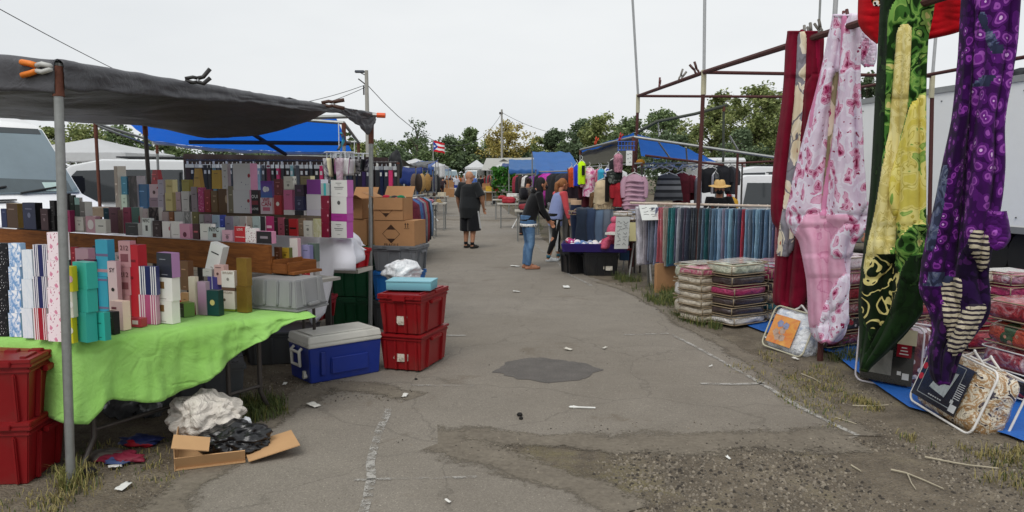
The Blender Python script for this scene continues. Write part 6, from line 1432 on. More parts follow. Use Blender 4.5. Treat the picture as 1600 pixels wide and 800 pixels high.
t=tag(MB().box((0,0,0),(.3,.5,.03)).build('tray_end',plastic('#b01c22'),None,loc=(kc.x+.45,kc.y+.1,.445),rz=yw),'red plastic lid under the right end of the purple tray','lid')
tag(MB().box((0,0,.09),(.2,.2,.18)).build('small_tub',plastic('#1f4468'),None,loc=(kc.x+.52,kc.y+.25,.22),bevel=.01),'blue tub in the grass under the red lid','tub')
kc_=['#c9c6d2','#c02a5a','#b0304a','#d9d4d0','#c05a3a','#5a7aa8','#d8d8dc','#a83a7a','#d6d0d8','#c94a6a','#7a8aa8','#d05a4a']
knm=['white','pink','red','white','orange','blue','white','magenta','white','rose','grey blue','coral']
cnt=0
for r_ in range(3):
    for k in range(9):
        cc=kc_[(k*5+r_*7)%12]; x=kc.x-.45+k*.107+rnd.uniform(-.02,.02); y=kc.y-.22+r_*.17; z=.50+.05*r_*.6+rnd.uniform(0,.03)
        mb=MB(); mb.ell((0,0,0),(.062,.07,.058),12,8); 
        mb.tube([(-.02,-.05,.01),(.0,-.075,.0),(.025,-.05,.02)],.022,6)
        o=mb.build('rolled_socks',A_spots(cc,'#e6e2e4',16,.25,kc_[(k*3+r_)%12],.9,kind='Object') if (k+r_)%2 else A_noise([cc,'#dcd8da',kc_[(k+4)%12]],9,.9,'Object',interp='CONSTANT'),None,loc=(x,y,z),rz=rnd.random()*6,smooth=True)
        tag(o,f'{knm[(k*5+r_*7)%12]} rolled socks, {ordinal(k)} from left in the {["front","middle","rear"][r_]} row','socks','rolled socks in the tray'); cnt+=1
# pink knit hat with pompom and scarf on a post
t=thing('knit_hat','pink knit hat with a pompom displayed above the purple tray','hat',W(960,374,12.9)); KN=A_spots('#b8506a','#c9697f',40,.3,kind='Object',rough=.95)
mb=MB(); mb.ell((0,0,.12),(.135,.14,.17),18,12); mb.build('crown',KN,t,smooth=True); mb=MB(); mb.ell((0,0,.325),(.07,.07,.065),14,10); mb.build('pompom',M('#c4607a',.95,.25,60,.8,90),t,smooth=True); mb=MB(); mb.tube([(.138*math.cos(a*.3927),.143*math.sin(a*.3927),.0) for a in range(16)],.03,6,closed=True); mb.build('brim',KN,t,smooth=True)
mb=MB(); mb.grid(lambda u,v:W(940+34*u,374+14*v-10*u+3*math.sin(v*9),12.75+.05*math.sin(u*9+v*4)),16,10,0,.02)
tag(mb.build('scarf',KN,None,world=True,loc=W(955,378,12.8),smooth=True),'pink knit scarf lying under the pompom hat','scarf')
# --- hanging garments
def garment(label,px,yt,yb,wpx,d,mat,cat='garment',sleeves=True,flare=1.15,name='hanging_garment',rz=0,depth=.13,fringe=False,group='garments on hangers',hanger=True,nf=5,tie=None):
    top=W(px,yt,d); H=(yb-yt)*d/FP; w=wpx*d/FP/2
    t=thing(name,label,cat,top,rz,group); sd=rnd.random()*40; rings=[]
    for k in range(17):
        v=k/16; sh=min(1,(v/.12)**.6) if v<.12 else 1; ww=w*lerp(.25,1,sh)*(1 if v<.12 else lerp(1,flare,(v-.12)/.88)); dd=depth*(.35+.65*min(1,v*4)); ring=[]
        for j in range(28):
            a=2*math.pi*j/28; ca,sa=math.cos(a),math.sin(a); r=(abs(ca)**2.6+abs(sa)**2.6)**(-1/2.6); fo=1+.14*v*math.sin(a*nf+sd)+.10*nz(ca*2+sd,sa*2,v*3)
            ring.append(Vector((ca*r*ww*(1+.05*nz(v*5,sd)),sa*r*dd*fo,-v*H+(.03*nz(j*.9,sd) if k==16 else 0))))
        rings.append(ring)
    mb=MB(); mb.loft(rings,0,True); mb.build('cloth',mat,t,smooth=True,angle=70)
    if sleeves:
        for s_ in (-1,1):
            mb=MB(); mb.tube([(s_*w*.85,0,-.05*H-.03),(s_*w*1.12,-.02,-.25*H),(s_*w*1.2,-.03,-.5*H),(s_*w*1.18,-.05,-.68*H)],[.06,.065,.058,.045],10); mb.build('sleeve',mat,t,smooth=True,angle=60)
    if fringe:
        mb=MB()
        for j in range(26): x=lerp(-1,1,j/25)*w*flare*.95; mb.tube([(x,-depth*.8,-H),(x+rnd.uniform(-.02,.02),-depth*.85,-H-.09)],.008,4)
        mb.build('fringe',mat,t)
    if hanger:
        mb=MB(); mb.tube([(-w*.8,0,-.03),(0,0,.03),(w*.8,0,-.03)],.009,5); mb.tube([(0,0,.02),(.015,0,.07),(-.01,0,.1)],.005,5); mb.build('hanger',M('#c6c6c4',.5),t)
    return t
pl=lambda c,s=6:A_noise([mul(c,.6),c,mul(c,1.3)],s,.9,'Object')
gr_=thing('clothes_rail','grey pipe rails carrying the garments of the clothes stall','rail',(X(940,13.6,1),13.6,0))
H1=W(888,263,15.6); H2=W(1003,255,13.3); H3=W(1160,254,15.0)
pipe(gr_,H1,H2,.016); pipe(gr_,W(1000,256,14.4),H3,.016); pipe(gr_,W(1000,262,15.5),W(1165,258,16.5),.016)
for p in (H1,H2,H3): post(gr_,(p.x,p.y,0),p,.018,.05,DARKST)
garment('dark plum poncho hanging left of the yellow vest',899,268,322,24,15.6,pl('#352a33'),nf=7)
garment('orange and red patterned small top beside the plum poncho',893,262,292,11,15.3,A_noise(['#2a1a1a','#c04a1a','#7a1420'],8,.9,'Object'),sleeves=False,flare=.8)
garment('bright blue small top left of the yellow vest',901,258,290,10,13.8,cloth_mat('#1a2cb0'),sleeves=False,flare=.9)
t=garment('fluorescent yellow vest with a black panel on a hanger',909,252,287,12,13.6,cloth_mat('#b4e013',.05),cat='safety vest',sleeves=False,flare=1.0,name='safety_vest',depth=.08)
mb=MB(); mb.box((.02,-.095,-.16),(.055,.012,.17)); mb.build('vest_panel',cloth_mat('#15171a'),t)
garment('magenta and white patterned top right of the yellow vest',921,262,306,18,13.7,A_noise(['#6a1a3a','#c05a8a','#e0d0d8','#4a1426'],9,.9,'Object'))
garment('dark maroon jacket behind the brown fur',920,285,322,20,13.9,pl('#4a101c'))
garment('brown fur trimmed vest low on the rail',928,300,323,13,13.4,M('#5a4028',.95,.4,60,.9,70),sleeves=False)
garment('white and pink small top under the rail',936,264,284,10,13.5,A_noise(['#d8d0d4','#c04a6a','#8a2a4a'],8,.9,'Object'),sleeves=False)
garment('turquoise small knit under the rail',939,264,284,11,13.35,cloth_mat('#2f8fae'),sleeves=False,flare=.9)
garment('blue and white cap-like knit beside the turquoise one',950,262,284,11,13.3,A_noise(['#2a3a9a','#d8dae0','#1a2460'],6,.9,'Object',interp='CONSTANT'),sleeves=False)
t=garment('beige fringed poncho with a dark hanging strap',944,281,318,28,13.2,pl('#b5a486',4),fringe=True,sleeves=False,flare=1.2,nf=7)
mb=MB(); mb.grid(lambda u,v:((u-.5)*.07+.03,-.16-.01*v,.05-v*.42),2,8,0,.02); mb.build('strap',cloth_mat('#16120f'),t)
garment('black fur hooded hat hanging above the beige poncho',962,248,284,20,13.15,M('#16141a',.95,.4,40,.9,60),sleeves=False,flare=.9)
garment('pink and black patterned hat at the rail corner',966,240,268,14,13.0,A_noise(['#1a1518','#b07a8a','#16131a'],7,.95,'Object'),sleeves=False,flare=.9)
garment('dark green and black scarf set under the hats',960,266,286,26,13.05,A_noise(['#16231d','#0f1412','#8a9088'],8,.9,'Object'),sleeves=False,flare=.8)
garment('bright red jacket with brown edges beside the pink coat',967,284,322,16,13.0,pl('#8a1420'))
garment('dark brown jacket behind the red one',975,282,322,16,13.2,pl('#2e2226'))
t=garment('dusty pink puffer coat with quilted rings on the corner post',991,272,326,28,12.9,M('#a88494',.6,.1,5),flare=1.25,name='puffer_coat',cat='coat')
for k in range(6):
    mb=MB(); z=-.12-k*.078; w_=.155*(1+.25*k/6); mb.tube([(w_*1.03*math.cos(a*math.pi/10),.145*math.sin(a*math.pi/10),z+.01*math.sin(a)) for a in range(20)],.022,6,closed=True); mb.build('quilted_ring',M('#a88494',.6,.1,5),t,smooth=True)
garment('grey fair-isle patterned poncho on the second rail',1045,272,313,34,14.3,A_ramp('v',[(0,'#4a4c50'),(.14,'#24262a'),(.22,'#6a6c70'),(.34,'#2a2c30'),(.42,'#7a7c80'),(.55,'#2e3034'),(.66,'#5a5c60'),(.8,'#26282c'),(.9,'#4a4c50')],.95),sleeves=False,flare=1.35,nf=7)
garment('maroon hooded sweatshirt on the second rail',1066,270,316,24,14.5,pl('#4a0f1c'))
garment('wine red sweatshirt next to the maroon one',1083,274,312,14,14.7,pl('#5d1222'))
garment('grey striped top next to the wine red sweatshirt',1091,276,318,9,14.4,pl('#6a6870'),sleeves=False)
garment('black hooded jacket on the second rail',1110,262,300,26,14.8,pl('#141519'))
garment('black coat with white trim under yellow hangers',1128,258,298,24,15.0,pl('#1c1d22'))
garment('dark grey cardigan at the right end of the second rail',1143,260,302,16,15.2,pl('#33343a'))
garment('black and white striped top on the second rail',1118,270,302,10,14.6,A_ramp('u',[(0,'#17181c'),(.4,'#c4c4c8'),(.6,'#17181c')]),sleeves=False)
for k in range(22):     # empty hangers
    u=(k+.5)/22; p=W(lerp(1004,1150,u),258+3*math.sin(k*2.1),15.6+.5*math.sin(k)); t=tag(MB().tube([(-.19,0,-.07),(0,0,.02),(.19,0,-.07)],.012,5).tube([(0,0,.01),(.02,0,.05),(0,0,.08)],.006,5).build('clothes_hanger',M('#c9c9c7',.5),None,loc=p,rz=R(rnd.uniform(-60,60))),f'white plastic hanger, {ordinal(k)} from the left on the rear rail','hanger','empty hangers on the rear rail')
# blue basket of clips and white printed card on the corner post
t=thing('clip_rack','blue wire clip rack at the corner of the clothes stall','rack',W(978,226,12.7)); mb=MB()
for k in range(6): mb.tube([(-.12+.05*k,0,.05),(-.12+.05*k,0,-.1)],.008,4)
for z in (.05,-.02,-.09): mb.tube([(-.14,0,z),(.15,0,z)],.008,4)
mb.build('wire_rack',M('#2a56a8',.5),t)
placard('white card with a dark figure hanging under the blue rack',W(983,247,12.6),.10,.24,0,0,5)
tag(blob('folded_bag','orange yellow folded bag on the blue tarp ridge','bag',W(1000,253,14.2),(.09,.06,.05),M('#c98a12',.6),.2,4,3,16,10),'orange yellow bag under the edge of the blue tarp','bag')
# --- tarps over this stall
cs=thing('stall_canopy','grey pipe frame under the blue and grey tarps of the clothes stall','canopy frame',(X(990,13,1),13,0))
k1=W(990,214,13.0); k2=W(907,234,15.6); k3=W(1225,248,12.6); k4=W(1120,252,17.0); k5=W(1000,214,17)
post(cs,(k1.x-.02,k1.y,0),k1,.022,.25,RUSTP); post(cs,(k2.x,k2.y,0),k2,.022,.1,GALV); post(cs,(k3.x,k3.y,0),k3,.022,.1,RUSTP); post(cs,(k4.x,k4.y,0),k4,.022,.1)
for a,b,r,m in ((k1,k2,.022,GALV),(k1,k3,.024,GALV),(W(1008,243,13.4),W(1130,258,13.4),.02,RUSTP),(W(1140,212,13.2),W(1153,234,13.2),.016,GALV),(W(1153,234,13.2),W(1150,316,13.2),.022,RUSTP),(W(1152,255,13.2),W(1226,251,13.0),.018,RUSTP),(W(1029,222,13.4),W(1046,246,13.6),.014,GALV),(W(1072,230,13.4),W(1074,256,13.6),.014,GALV)): pipe(cs,a,b,r,m)
og=M('#3a3f36',.6,.2,20)
gb=thing('stall_frame_pipe','dark green pipe bending down from a tall post','pipe',(X(1130,15,1),15,0)); mb=MB(); mb.tube([W(996,207,14.9),W(1026,190,15),W(1086,178,15),W(1137,164,15)],.03,7); mb.build('rail',og,gb,world=True,smooth=True)
post(gb,(X(1128,15,0),15,0),W(1131,166,15),.024,.1,og); pipe(gb,W(1028,190,15),W(1030,212,15),.014,GALV,'strut')
def sheet(label,A,B,C_,D,mat,sag=.06,name='canopy_tarp',trim=None,n=30):
    mb=MB()
    def f(u,v):
        p=A.lerp(B,u).lerp(D.lerp(C_,u),v); p.z+=-sag*math.sin(math.pi*u)*math.sin(math.pi*v)+.025*nz(u*7,v*6,A.x)-.02*abs(math.sin(u*9))*v; return p
    mb.grid(f,n,n//2,0,0); o=mb.build(name,mat,None,world=True,loc=(A+B+C_+D)/4,smooth=True); return tag(o,label,'tarp')
sheet('blue tarp over the right half of the clothes stall',W(996,210,13.2),W(1060,226,13.6),W(1120,252,17.2),W(1002,244,16.2),tarp_mat('#2a64b8',.1,.45,.55))
sheet('blue tarp strip along the roof edge of the clothes stall',W(906,236,15.8),W(990,208,13.1),W(992,213,13.6),W(908,240,16.2),tarp_mat('#2a64b8',.1,.45,.55))
sheet('grey mesh tarp over the left half of the clothes stall',W(909,238,15.6),W(988,214,13.2),W(990,252,16.4),W(912,256,17.5),tarp_mat('#77776f',.15,.7,.25),.04)
for k,(px,py,cc,lab) in enumerate(((930,221,'#c0401f','orange clamp on the grey mesh tarp edge'),(968,215,'#a81c2c','red clamp beside the corner of the clothes stall'))):
    clamp(lab,W(px,py+3,13.5+.5*(1-k)),R(60),cc,cc,.9).rotation_euler=(0,R(-65),R(30))
# ---------------------------------------------------------------- vehicles behind
sv=suv('white suv parked behind the trouser rail',(X(1150,16.6,1)+2.3,17.2,0),R(-14),'#d9dadb'); sv.scale=(.86,)*3
wt_=vehicle('delivery_truck','white delivery truck with its rear toward the clothes stall','truck',(X(1139,45,1),48.5,0),R(-92),[(-3.2,.6),(-3.2,2.75),(3.0,2.75),(3.2,2.6),(3.2,.6)],2.3,'#c4c6c8',[],[],(-2,2),2.7,.0,lamps=[('tail_light',(3.2,1.05,2.2),(.05,.1,.35),'#8a1a1a',.4)],details=False)
mb=MB(); mb.box((2.0,-1.165,2.3),(.9,.02,.12)); mb.build('lettering_band',M('#8a1a20',.5),wt_)
suv('white car roof showing behind the white suv',(X(1185,26,1),26.5,0),R(180),'#cfd1d3')
# ================================================================ people
SKIN='#a87458'
def fused(mb,name,mats,parent,voxel=.012,smooth=2):
    """one continuous surface out of overlapping volumes"""
    me=mb.mesh(name,[]); o=bpy.data.objects.new(name,me); COL.objects.link(o)
    r=o.modifiers.new('r','REMESH'); r.mode='VOXEL'; r.voxel_size=voxel
    s=o.modifiers.new('s','SMOOTH'); s.factor=.5; s.iterations=smooth
    bpy.context.view_layer.update(); nm=bpy.data.meshes.new_from_object(o.evaluated_get(bpy.context.evaluated_depsgraph_get()))
    nm.name=name; bpy.data.objects.remove(o); bpy.data.meshes.remove(me)
    nm.materials.clear()
    for m in (mats if isinstance(mats,list) else [mats]): nm.materials.append(m)
    nm.polygons.foreach_set('use_smooth',[True]*len(nm.polygons)); nm.polygons.foreach_set('material_index',[0]*len(nm.polygons))
    ob=bpy.data.objects.new(name,nm); COL.objects.link(ob); ob.parent=parent; return ob
def V(*a): return Vector(a)
def pose(lean=0,lean_side=0,arm_l=None,arm_r=None,stride=0,head_turn=0,sit=0,gaze=0):
    J={}
    hip=V(0,0,.93); 
    def up(h,x=0,f=0):        # a point of the leaning trunk, h above the hips
        return hip+V(x*math.cos(lean_side)+h*math.sin(lean_side),-h*math.sin(lean)-f*math.cos(lean),h*math.cos(lean)-f*math.sin(lean)*0)
    J['hip']=hip; J['waist']=up(.14); J['chest']=up(.38); J['neck']=up(.565); J['head']=up(.70,0,.03+.05*math.sin(gaze))
    for s,k in ((1,'l'),(-1,'r')):
        J['sh'+k]=up(.51,s*.185); a=(arm_l if s>0 else arm_r) or ((.07,-.02,-.29),(.02,-.06,-.26))
        J['el'+k]=J['sh'+k]+V(s*a[0][0],a[0][1],a[0][2]); J['wr'+k]=J['el'+k]+V(s*a[1][0],a[1][1],a[1][2])
        st=stride*s
        J['hp'+k]=V(s*.095,0,.90); J['kn'+k]=V(s*.105,-.03-.5*st,.49); J['an'+k]=V(s*.11,.03-st,.085); J['to'+k]=V(s*.125,-.15-st,.035)
    J['turn']=head_turn; return J
def person(label,loc,rz,H=1.70,J=None,g=1.0,belly=0,shirt='#26282b',sleeve='short',trousers='#2a2c30',leg='long',shoes='#191919',skin=SKIN,hair=None,hairstyle='short',fine=True,detail=True,group=None,extras=None,shirt_len=.0,shirt_mat=None,trouser_mat=None,sleeve_mat=None,sock=None,mask=None,shortz=.42,hat=None):
    t=thing('person',label,'person',loc,rz,group); J=J or pose(); sc=H/1.74; t.scale=(sc,)*3
    vx=.009 if fine else .022; g2=.5+.5*g; hd=J['head']; T=Matrix.Translation(hd)@Matrix.Rotation(J['turn'],4,'Z')
    def ring(c,rx,ry,n=20,tz=0): return [c+V(rx*math.cos(2*math.pi*i/n),ry*math.sin(2*math.pi*i/n),0) for i in range(n)]
    def trunk(mb,inf,lo=-.06,hi=1.0):
        hip,w,c,nk=J['hip'],J['waist'],J['chest'],J['neck']; fr=V(0,-belly,0)
        R_=[(hip+V(0,0,lo),.155,.11),(hip,.17,.125),(w+fr*.7,.158,.125),(w.lerp(c,.45)+fr,.16,.122),(c+fr*.4,.175,.122),(c.lerp(nk,.55),.165,.105),(c.lerp(nk,.8),.125,.08),(nk+V(0,0,-.02),.065,.06)]
        gg=[g,g,g*(1+belly),g*(1+belly),(g+1)/2*1.0,g2,1,1]
        mb.loft([ring(p,rx*k+inf,ry*k+belly*.35*(1 if 0<i<5 else 0)+inf) for i,((p,rx,ry),k) in enumerate(zip(R_,gg))],0)
    mb=MB(); trunk(mb,-.012)
    nk=J['neck']; mb.tube([nk+V(0,0,-.06),nk+V(0,-.0,.03),hd+V(0,.02,-.05)],[.062*g2,.056*g2,.055*g2],12)
    mb.ell((0,.005,.015),(.077*(1+(g-1)*.25),.097,.118),18,14,T=T); mb.ell((0,-.045,-.055),(.056*(1+(g-1)*.4),.05,.06),14,10,T=T); mb.ell((0,-.098,-.01),(.014,.022,.022),8,6,T=T); mb.ell((0,-.085,.028),(.05,.02,.014),10,6,T=T)
    for s in (-1,1): mb.ell((s*.081,.012,-.005),(.012,.022,.032),8,6,T=T)
    for s,k in ((1,'l'),(-1,'r')):
        sh,el,wr=J['sh'+k],J['el'+k],J['wr'+k]; d=(wr-el).normalized()
        mb.tube([sh+V(-s*.06,0,-.03),sh,sh.lerp(el,.5),el,el.lerp(wr,.35),wr],[.06*g2,.056*g,.049*g,.041*g2,.042*g2,.028],12)
        side=V(s*.3,-1,0); side=(side-d*side.dot(d)).normalized(); inw=d.cross(side)
        pc=wr+d*.05
        mb.loft([[wr+d*a+side*w*math.cos(2*math.pi*i/10)+inw*th*math.sin(2*math.pi*i/10) for i in range(10)] for a,w,th in ((-.01,.026,.02),(.03,.038,.017),(.085,.041,.015),(.095,.036,.012))],0)
        if fine:
            for q,(o,L) in enumerate(((.030,.066),(.010,.078),(-.010,.072),(-.029,.056))):
                b=wr+d*.085+side*o; mb.tube([b-d*.01,b+d*L*.5+inw*.006,b+d*L*.85+inw*.022,b+d*L+inw*.034],[.0095,.009,.0085,.007],7)
            b=wr+d*.03+side*.034; mb.tube([b-side*.01,b+side*.02+d*.025,b+side*.026+d*.055+inw*.01],[.012,.0105,.008],7)
        hp,kn,an,to=J['hp'+k],J['kn'+k],J['an'+k],J['to'+k]
        mb.tube([hp+V(0,0,.02),hp.lerp(kn,.3),kn+V(0,0,.04),kn.lerp(an,.25)+V(0,.018,0),kn.lerp(an,.6)+V(0,.008,0),an],[.088*g,.08*g,.056*g2,.056*g2,.044*g2,.034*g2],12)
        mb.tube([an+V(0,.03,-.02),an+V(0,-.02,-.035),to],[.036,.036,.026],10)
    fused(mb,'body',M(skin,.6,.08,8,spec=.3),t,vx)
    sm=shirt_mat or cloth_mat(shirt,.12)
    mb=MB(); trunk(mb,.016,-.08-shirt_len)
    def arms(mb,f,inf):
        for s,k in ((1,'l'),(-1,'r')):
            sh,el,wr=J['sh'+k],J['el'+k],J['wr'+k]
            if f=='short': mb.tube([sh+V(-s*.07,0,-.02),sh+V(0,0,.004),sh.lerp(el,.5),sh.lerp(el,.92)],[.075*g2,.074*g+inf,.07*g+inf,.078*g+inf],12)
            else: mb.tube([sh+V(-s*.07,0,-.02),sh+V(0,0,.004),sh.lerp(el,.5),el,el.lerp(wr,.5),wr+(wr-el)*-.03],[.075*g2,.07*g+inf,.06*g+inf,.055*g2+inf,.05*g2+inf,.042+inf],12)
    if sleeve in ('short','long') and sleeve_mat is None: arms(mb,sleeve,0)
    fused(mb,'shirt',sm,t,vx*1.25,2)
    if sleeve_mat is not None:
        mb=MB(); arms(mb,sleeve,.004); fused(mb,'sleeve',sleeve_mat,t,vx*1.25,2)
    tm_=trouser_mat or cloth_mat(trousers,.15); mb=MB()
    hip=J['hip']; mb.loft([ring(hip+V(0,0,z),.165*g*k+.012,.122*g*k+.012) for z,k in ((.09,.98),(0,1.03),(-.07,1.04),(-.11,.85))],0)
    for s,k in ((1,'l'),(-1,'r')):
        hp,kn,an=J['hp'+k],J['kn'+k],J['an'+k]
        if leg=='long': mb.tube([hp+V(0,0,.03),hp.lerp(kn,.35),kn,kn.lerp(an,.35)+V(0,.012,0),kn.lerp(an,.75),an+V(0,0,-.01)],[.1*g,.092*g,.07*g2,.066*g2,.058*g2,.056*g2],12)
        elif leg=='tight': mb.tube([hp+V(0,0,.03),hp.lerp(kn,.35),kn,kn.lerp(an,.3)+V(0,.016,0),an+V(0,0,.08)],[.098*g,.09*g,.064*g2,.062*g2,.044],12)
        else: mb.tube([hp+V(0,0,.03),hp.lerp(kn,.5),V(kn.x*1.08,kn.y-.0,shortz)],[.105*g,.108*g,.112*g],14)
    tr_=fused(mb,'trousers' if leg!='shorts' else 'shorts',tm_,t,vx*1.25,2)
    for s,k in ((1,'l'),(-1,'r')):
        an,to=J['an'+k],J['to'+k]; mb=MB(); dr=(to-an); dr.z=0; dr.normalize(); sd=V(-dr.y,dr.x,0); b=V(an.x,an.y,0)-dr*.06
        mb.loft([[V(b.x,b.y,0)+dr*(L*f)+sd*(w*c_) + V(0,0,z) for (L,w) in ((.0,.02),(.03,.045),(.14,.045),(.22,.052),(.275,.036),(.295,.01)) for (c_,f) in ((1,1),)]+[V(b.x,b.y,0)+dr*L-sd*w+V(0,0,z) for (L,w) in ((.295,.01),(.275,.036),(.22,.052),(.14,.045),(.03,.045),(0,.02))] for z,_ in ((.004,0),(.05,0))],0)
        mb.ell((an.x-dr.x*-.04,an.y+dr.y*.04,.06),(.048,.06,.05),10,8); mb.ell((an.x+dr.x*.12,an.y+dr.y*.12,.05),(.047,.07,.032),10,8)
        fused(mb,'shoe',shoes if not isinstance(shoes,str) else M(shoes,.6,.2,20),t,vx*1.1,1)
        if sock:
            mb=MB(); mb.tube([an+V(0,0,-.0),an+V(0,0,.06)],[.045,.047],12); mb.build('sock',cloth_mat(sock),t,smooth=True)
    if fine:
        for s in (-1,1):
            mb=MB(); mb.ell((s*.031,-.086,.012),(.011,.008,.007),8,6,T=T); mb.build('eye',M('#1a1412',.2),t,smooth=True)
    if hair:
        mb=MB(); hm=M(hair,.75,.35,30,.5,60)
        mb.ell((0,.022,.035),(.088,.1,.112),16,12,T=T)
        if hairstyle=='pony': mb.tube([T@V(0,.09,.06),T@V(0,.15,.02),T@V(.01,.16,-.1),T@V(.02,.14,-.22)],[.045,.05,.045,.012],10)
        if hairstyle=='long':
            mb.loft([[T@V(.085*k*math.cos(a*math.pi/8),.05+.07*k*math.sin(a*math.pi/8),z) for a in range(16)] for z,k in ((.1,.8),(0,1.05),(-.12,1.1),(-.2,.9),(-.26,.5))],0)
        if hairstyle=='bun': mb.ell((0,.11,.09),(.05,.05,.05),10,8,T=T)
        fused(mb,'hair',hm,t,vx*1.2,1)
    if mask:
        mb=MB(); mb.ell((0,-.068,-.045),(.062,.052,.048),14,10,T=T); mb.build('face_mask',mask,t,smooth=True)
    if extras: extras(t,J,T)
    return t
def stripe(t,J,T):
    for o in (0,.022,.044):
        mb=MB(); mb.grid(lambda u,v:V(-.105-.108*1.42-.012+.012*v-.03*v,.03-.07*v+o+.012*u,.86-.40*v),1,8,0,.006); mb.build('side_stripe',M('#c9c9c9',.7),t)
b=G(734,388)
person('heavy bald man in dark tee and long black shorts standing in the lane',(b.x,b.y,.008),R(152),1.76,pose(lean=-.03,arm_l=((.13,-.02,-.27),(.02,-.08,-.25)),arm_r=((.13,-.03,-.27),(-.01,-.10,-.24)),head_turn=R(-35),stride=.04),g=1.42,belly=.075,shirt='#1f2123',trousers='#141519',leg='shorts',shoes='#15130f',skin='#a5785e',shirt_len=.16,sock='#17171a',extras=stripe,shortz=.40)
def hoody(t,J,T):
    mb=MB(); mb.tube([J['neck']+V(-.08,.05,-.02),J['neck']+V(-.06,.09,.02),J['neck']+V(.06,.09,.02),J['neck']+V(.08,.05,-.02)],.04,8); mb.build('hood',cloth_mat('#141416',.2),t,smooth=True)
    h=J['hip']; mb=MB(); mb.loft([[h+V(.203*math.cos(a*math.pi/10),.165*math.sin(a*math.pi/10)-.01,z) for a in range(20)] for z in (-.125,-.07)],0); mb.build('blouse_hem',A_spots('#d6d4d0','#1a1a1e',26,.32,kind='Object',rough=.9),t,smooth=True)
b=G(825,420)
person('woman in a black hooded jacket and blue jeans bending over the stall',(b.x,b.y,.004),R(104),1.66,pose(lean=.33,arm_l=((.04,-.10,-.27),(.0,-.16,-.20)),arm_r=((.05,-.05,-.28),(.0,-.14,-.21)),gaze=.3),g=1.08,shirt='#131315',sleeve='long',trouser_mat=A_noise(['#35506e','#4d6d90','#6f8fae'],3,.9,'Object',.6,bump=.3),leg='long',shoes='#9c6a50',hair='#0f0d0d',hairstyle='long',mask=A_noise(['#15151a','#c9c9cc'],14,.8,'Object',interp='CONSTANT'),extras=hoody)
def vest(t,J,T):
    mb=MB()
    for s in (-1,1): mb.grid(lambda u,v:V(s*(.20-.055*v),.03+.06*(u-.5),.88-.66*v),2,10,0,.006)
    mb.build('side_stripe',M('#c9cac9',.7),t)
b=G(867,408)
person('woman in a lavender vest over coral sleeves and black leggings',(b.x,b.y,.004),R(112),1.62,pose(lean=.22,arm_l=((.05,-.10,-.27),(.02,-.13,-.2)),arm_r=((.06,-.03,-.28),(.02,-.06,-.24)),stride=.17,gaze=.1),g=1.12,shirt_mat=cloth_mat('#7d88b0',.1),sleeve='long',sleeve_mat=cloth_mat('#c04a50',.1),trousers='#141416',leg='tight',shoes='#b9bcbc',hair='#8a5a34',hairstyle='pony',sock='#3a6a7a',extras=vest,shirt_len=.1)
def pack(t,J,T):
    c=J['chest']; mb=MB(); mb.box((c.x,c.y+.2,c.z-.03),(.28,.16,.36)); mb.build('shoulder_bag',cloth_mat('#1d1d22'),t,bevel=.05,smooth=True)
    mb=MB(); mb.tube([c+V(.12,.13,.14),c+V(.1,-.1,.16),c+V(-.16,-.08,-.2)],.016,6); mb.build('bag_strap',cloth_mat('#8a7a68'),t)
b=G(817,368)
person('dark haired woman in a grey jacket with a bag, behind the bending woman',(b.x+.05,b.y,.0),R(150),1.64,pose(lean=.35,arm_l=((.06,-.12,-.25),(.0,-.16,-.14)),gaze=.3),g=1.12,shirt='#4a4641',sleeve='long',trousers='#26262a',hair='#2a1d18',hairstyle='bun',extras=pack)
def sunhat(t,J,T):
    mb=MB(); st=A_noise(['#a8824a','#c9a66a','#b5925a'],18,.8,'Object')
    mb.loft([[T@V(r*math.cos(a*math.pi/12),r*1.05*math.sin(a*math.pi/12)+.01,z+.015*math.cos(a*math.pi/6)) for a in range(24)] for r,z in ((.205,.045),(.2,.058),(.105,.075),(.098,.13),(.075,.165),(.02,.17))],0); mb.build('straw_hat',st,t,smooth=True,angle=50)
b=Vector((X(1124,13.0,1.4),13.0,0))
person('vendor in a straw hat and patterned mask behind the trouser rail',(b.x,b.y,0),R(-14),1.56,pose(lean=.12,arm_l=((.09,-.1,-.22),(-.05,-.2,-.05))),g=1.1,shirt='#101013',sleeve='long',trousers='#1a1a1d',hair='#14100e',mask=A_noise(['#131316','#c4c4c8'],16,.8,'Object',interp='CONSTANT'),extras=sunhat,shoes='#151515')
tag(blob('yellow_bag','yellow bag slung behind the vendor in the straw hat','bag',(b.x+.27,b.y+.15,1.18),(.1,.1,.14),M('#b98a14',.6),.2,4,4,20,12),'yellow bag slung behind the vendor in the straw hat','bag')
b=Vector((X(1440,9.7,1),9.7,0))
person('person in a black tee stooping behind the green and purple blankets',(b.x,b.y,0),R(-105),1.74,pose(lean=.55,arm_l=((.04,-.12,-.25),(.0,-.16,-.18)),arm_r=((.04,-.12,-.25),(.0,-.16,-.18))),g=1.15,shirt='#111113',trousers='#2a2a2e',hair='#120f0e',shoes='#1a1a1a')
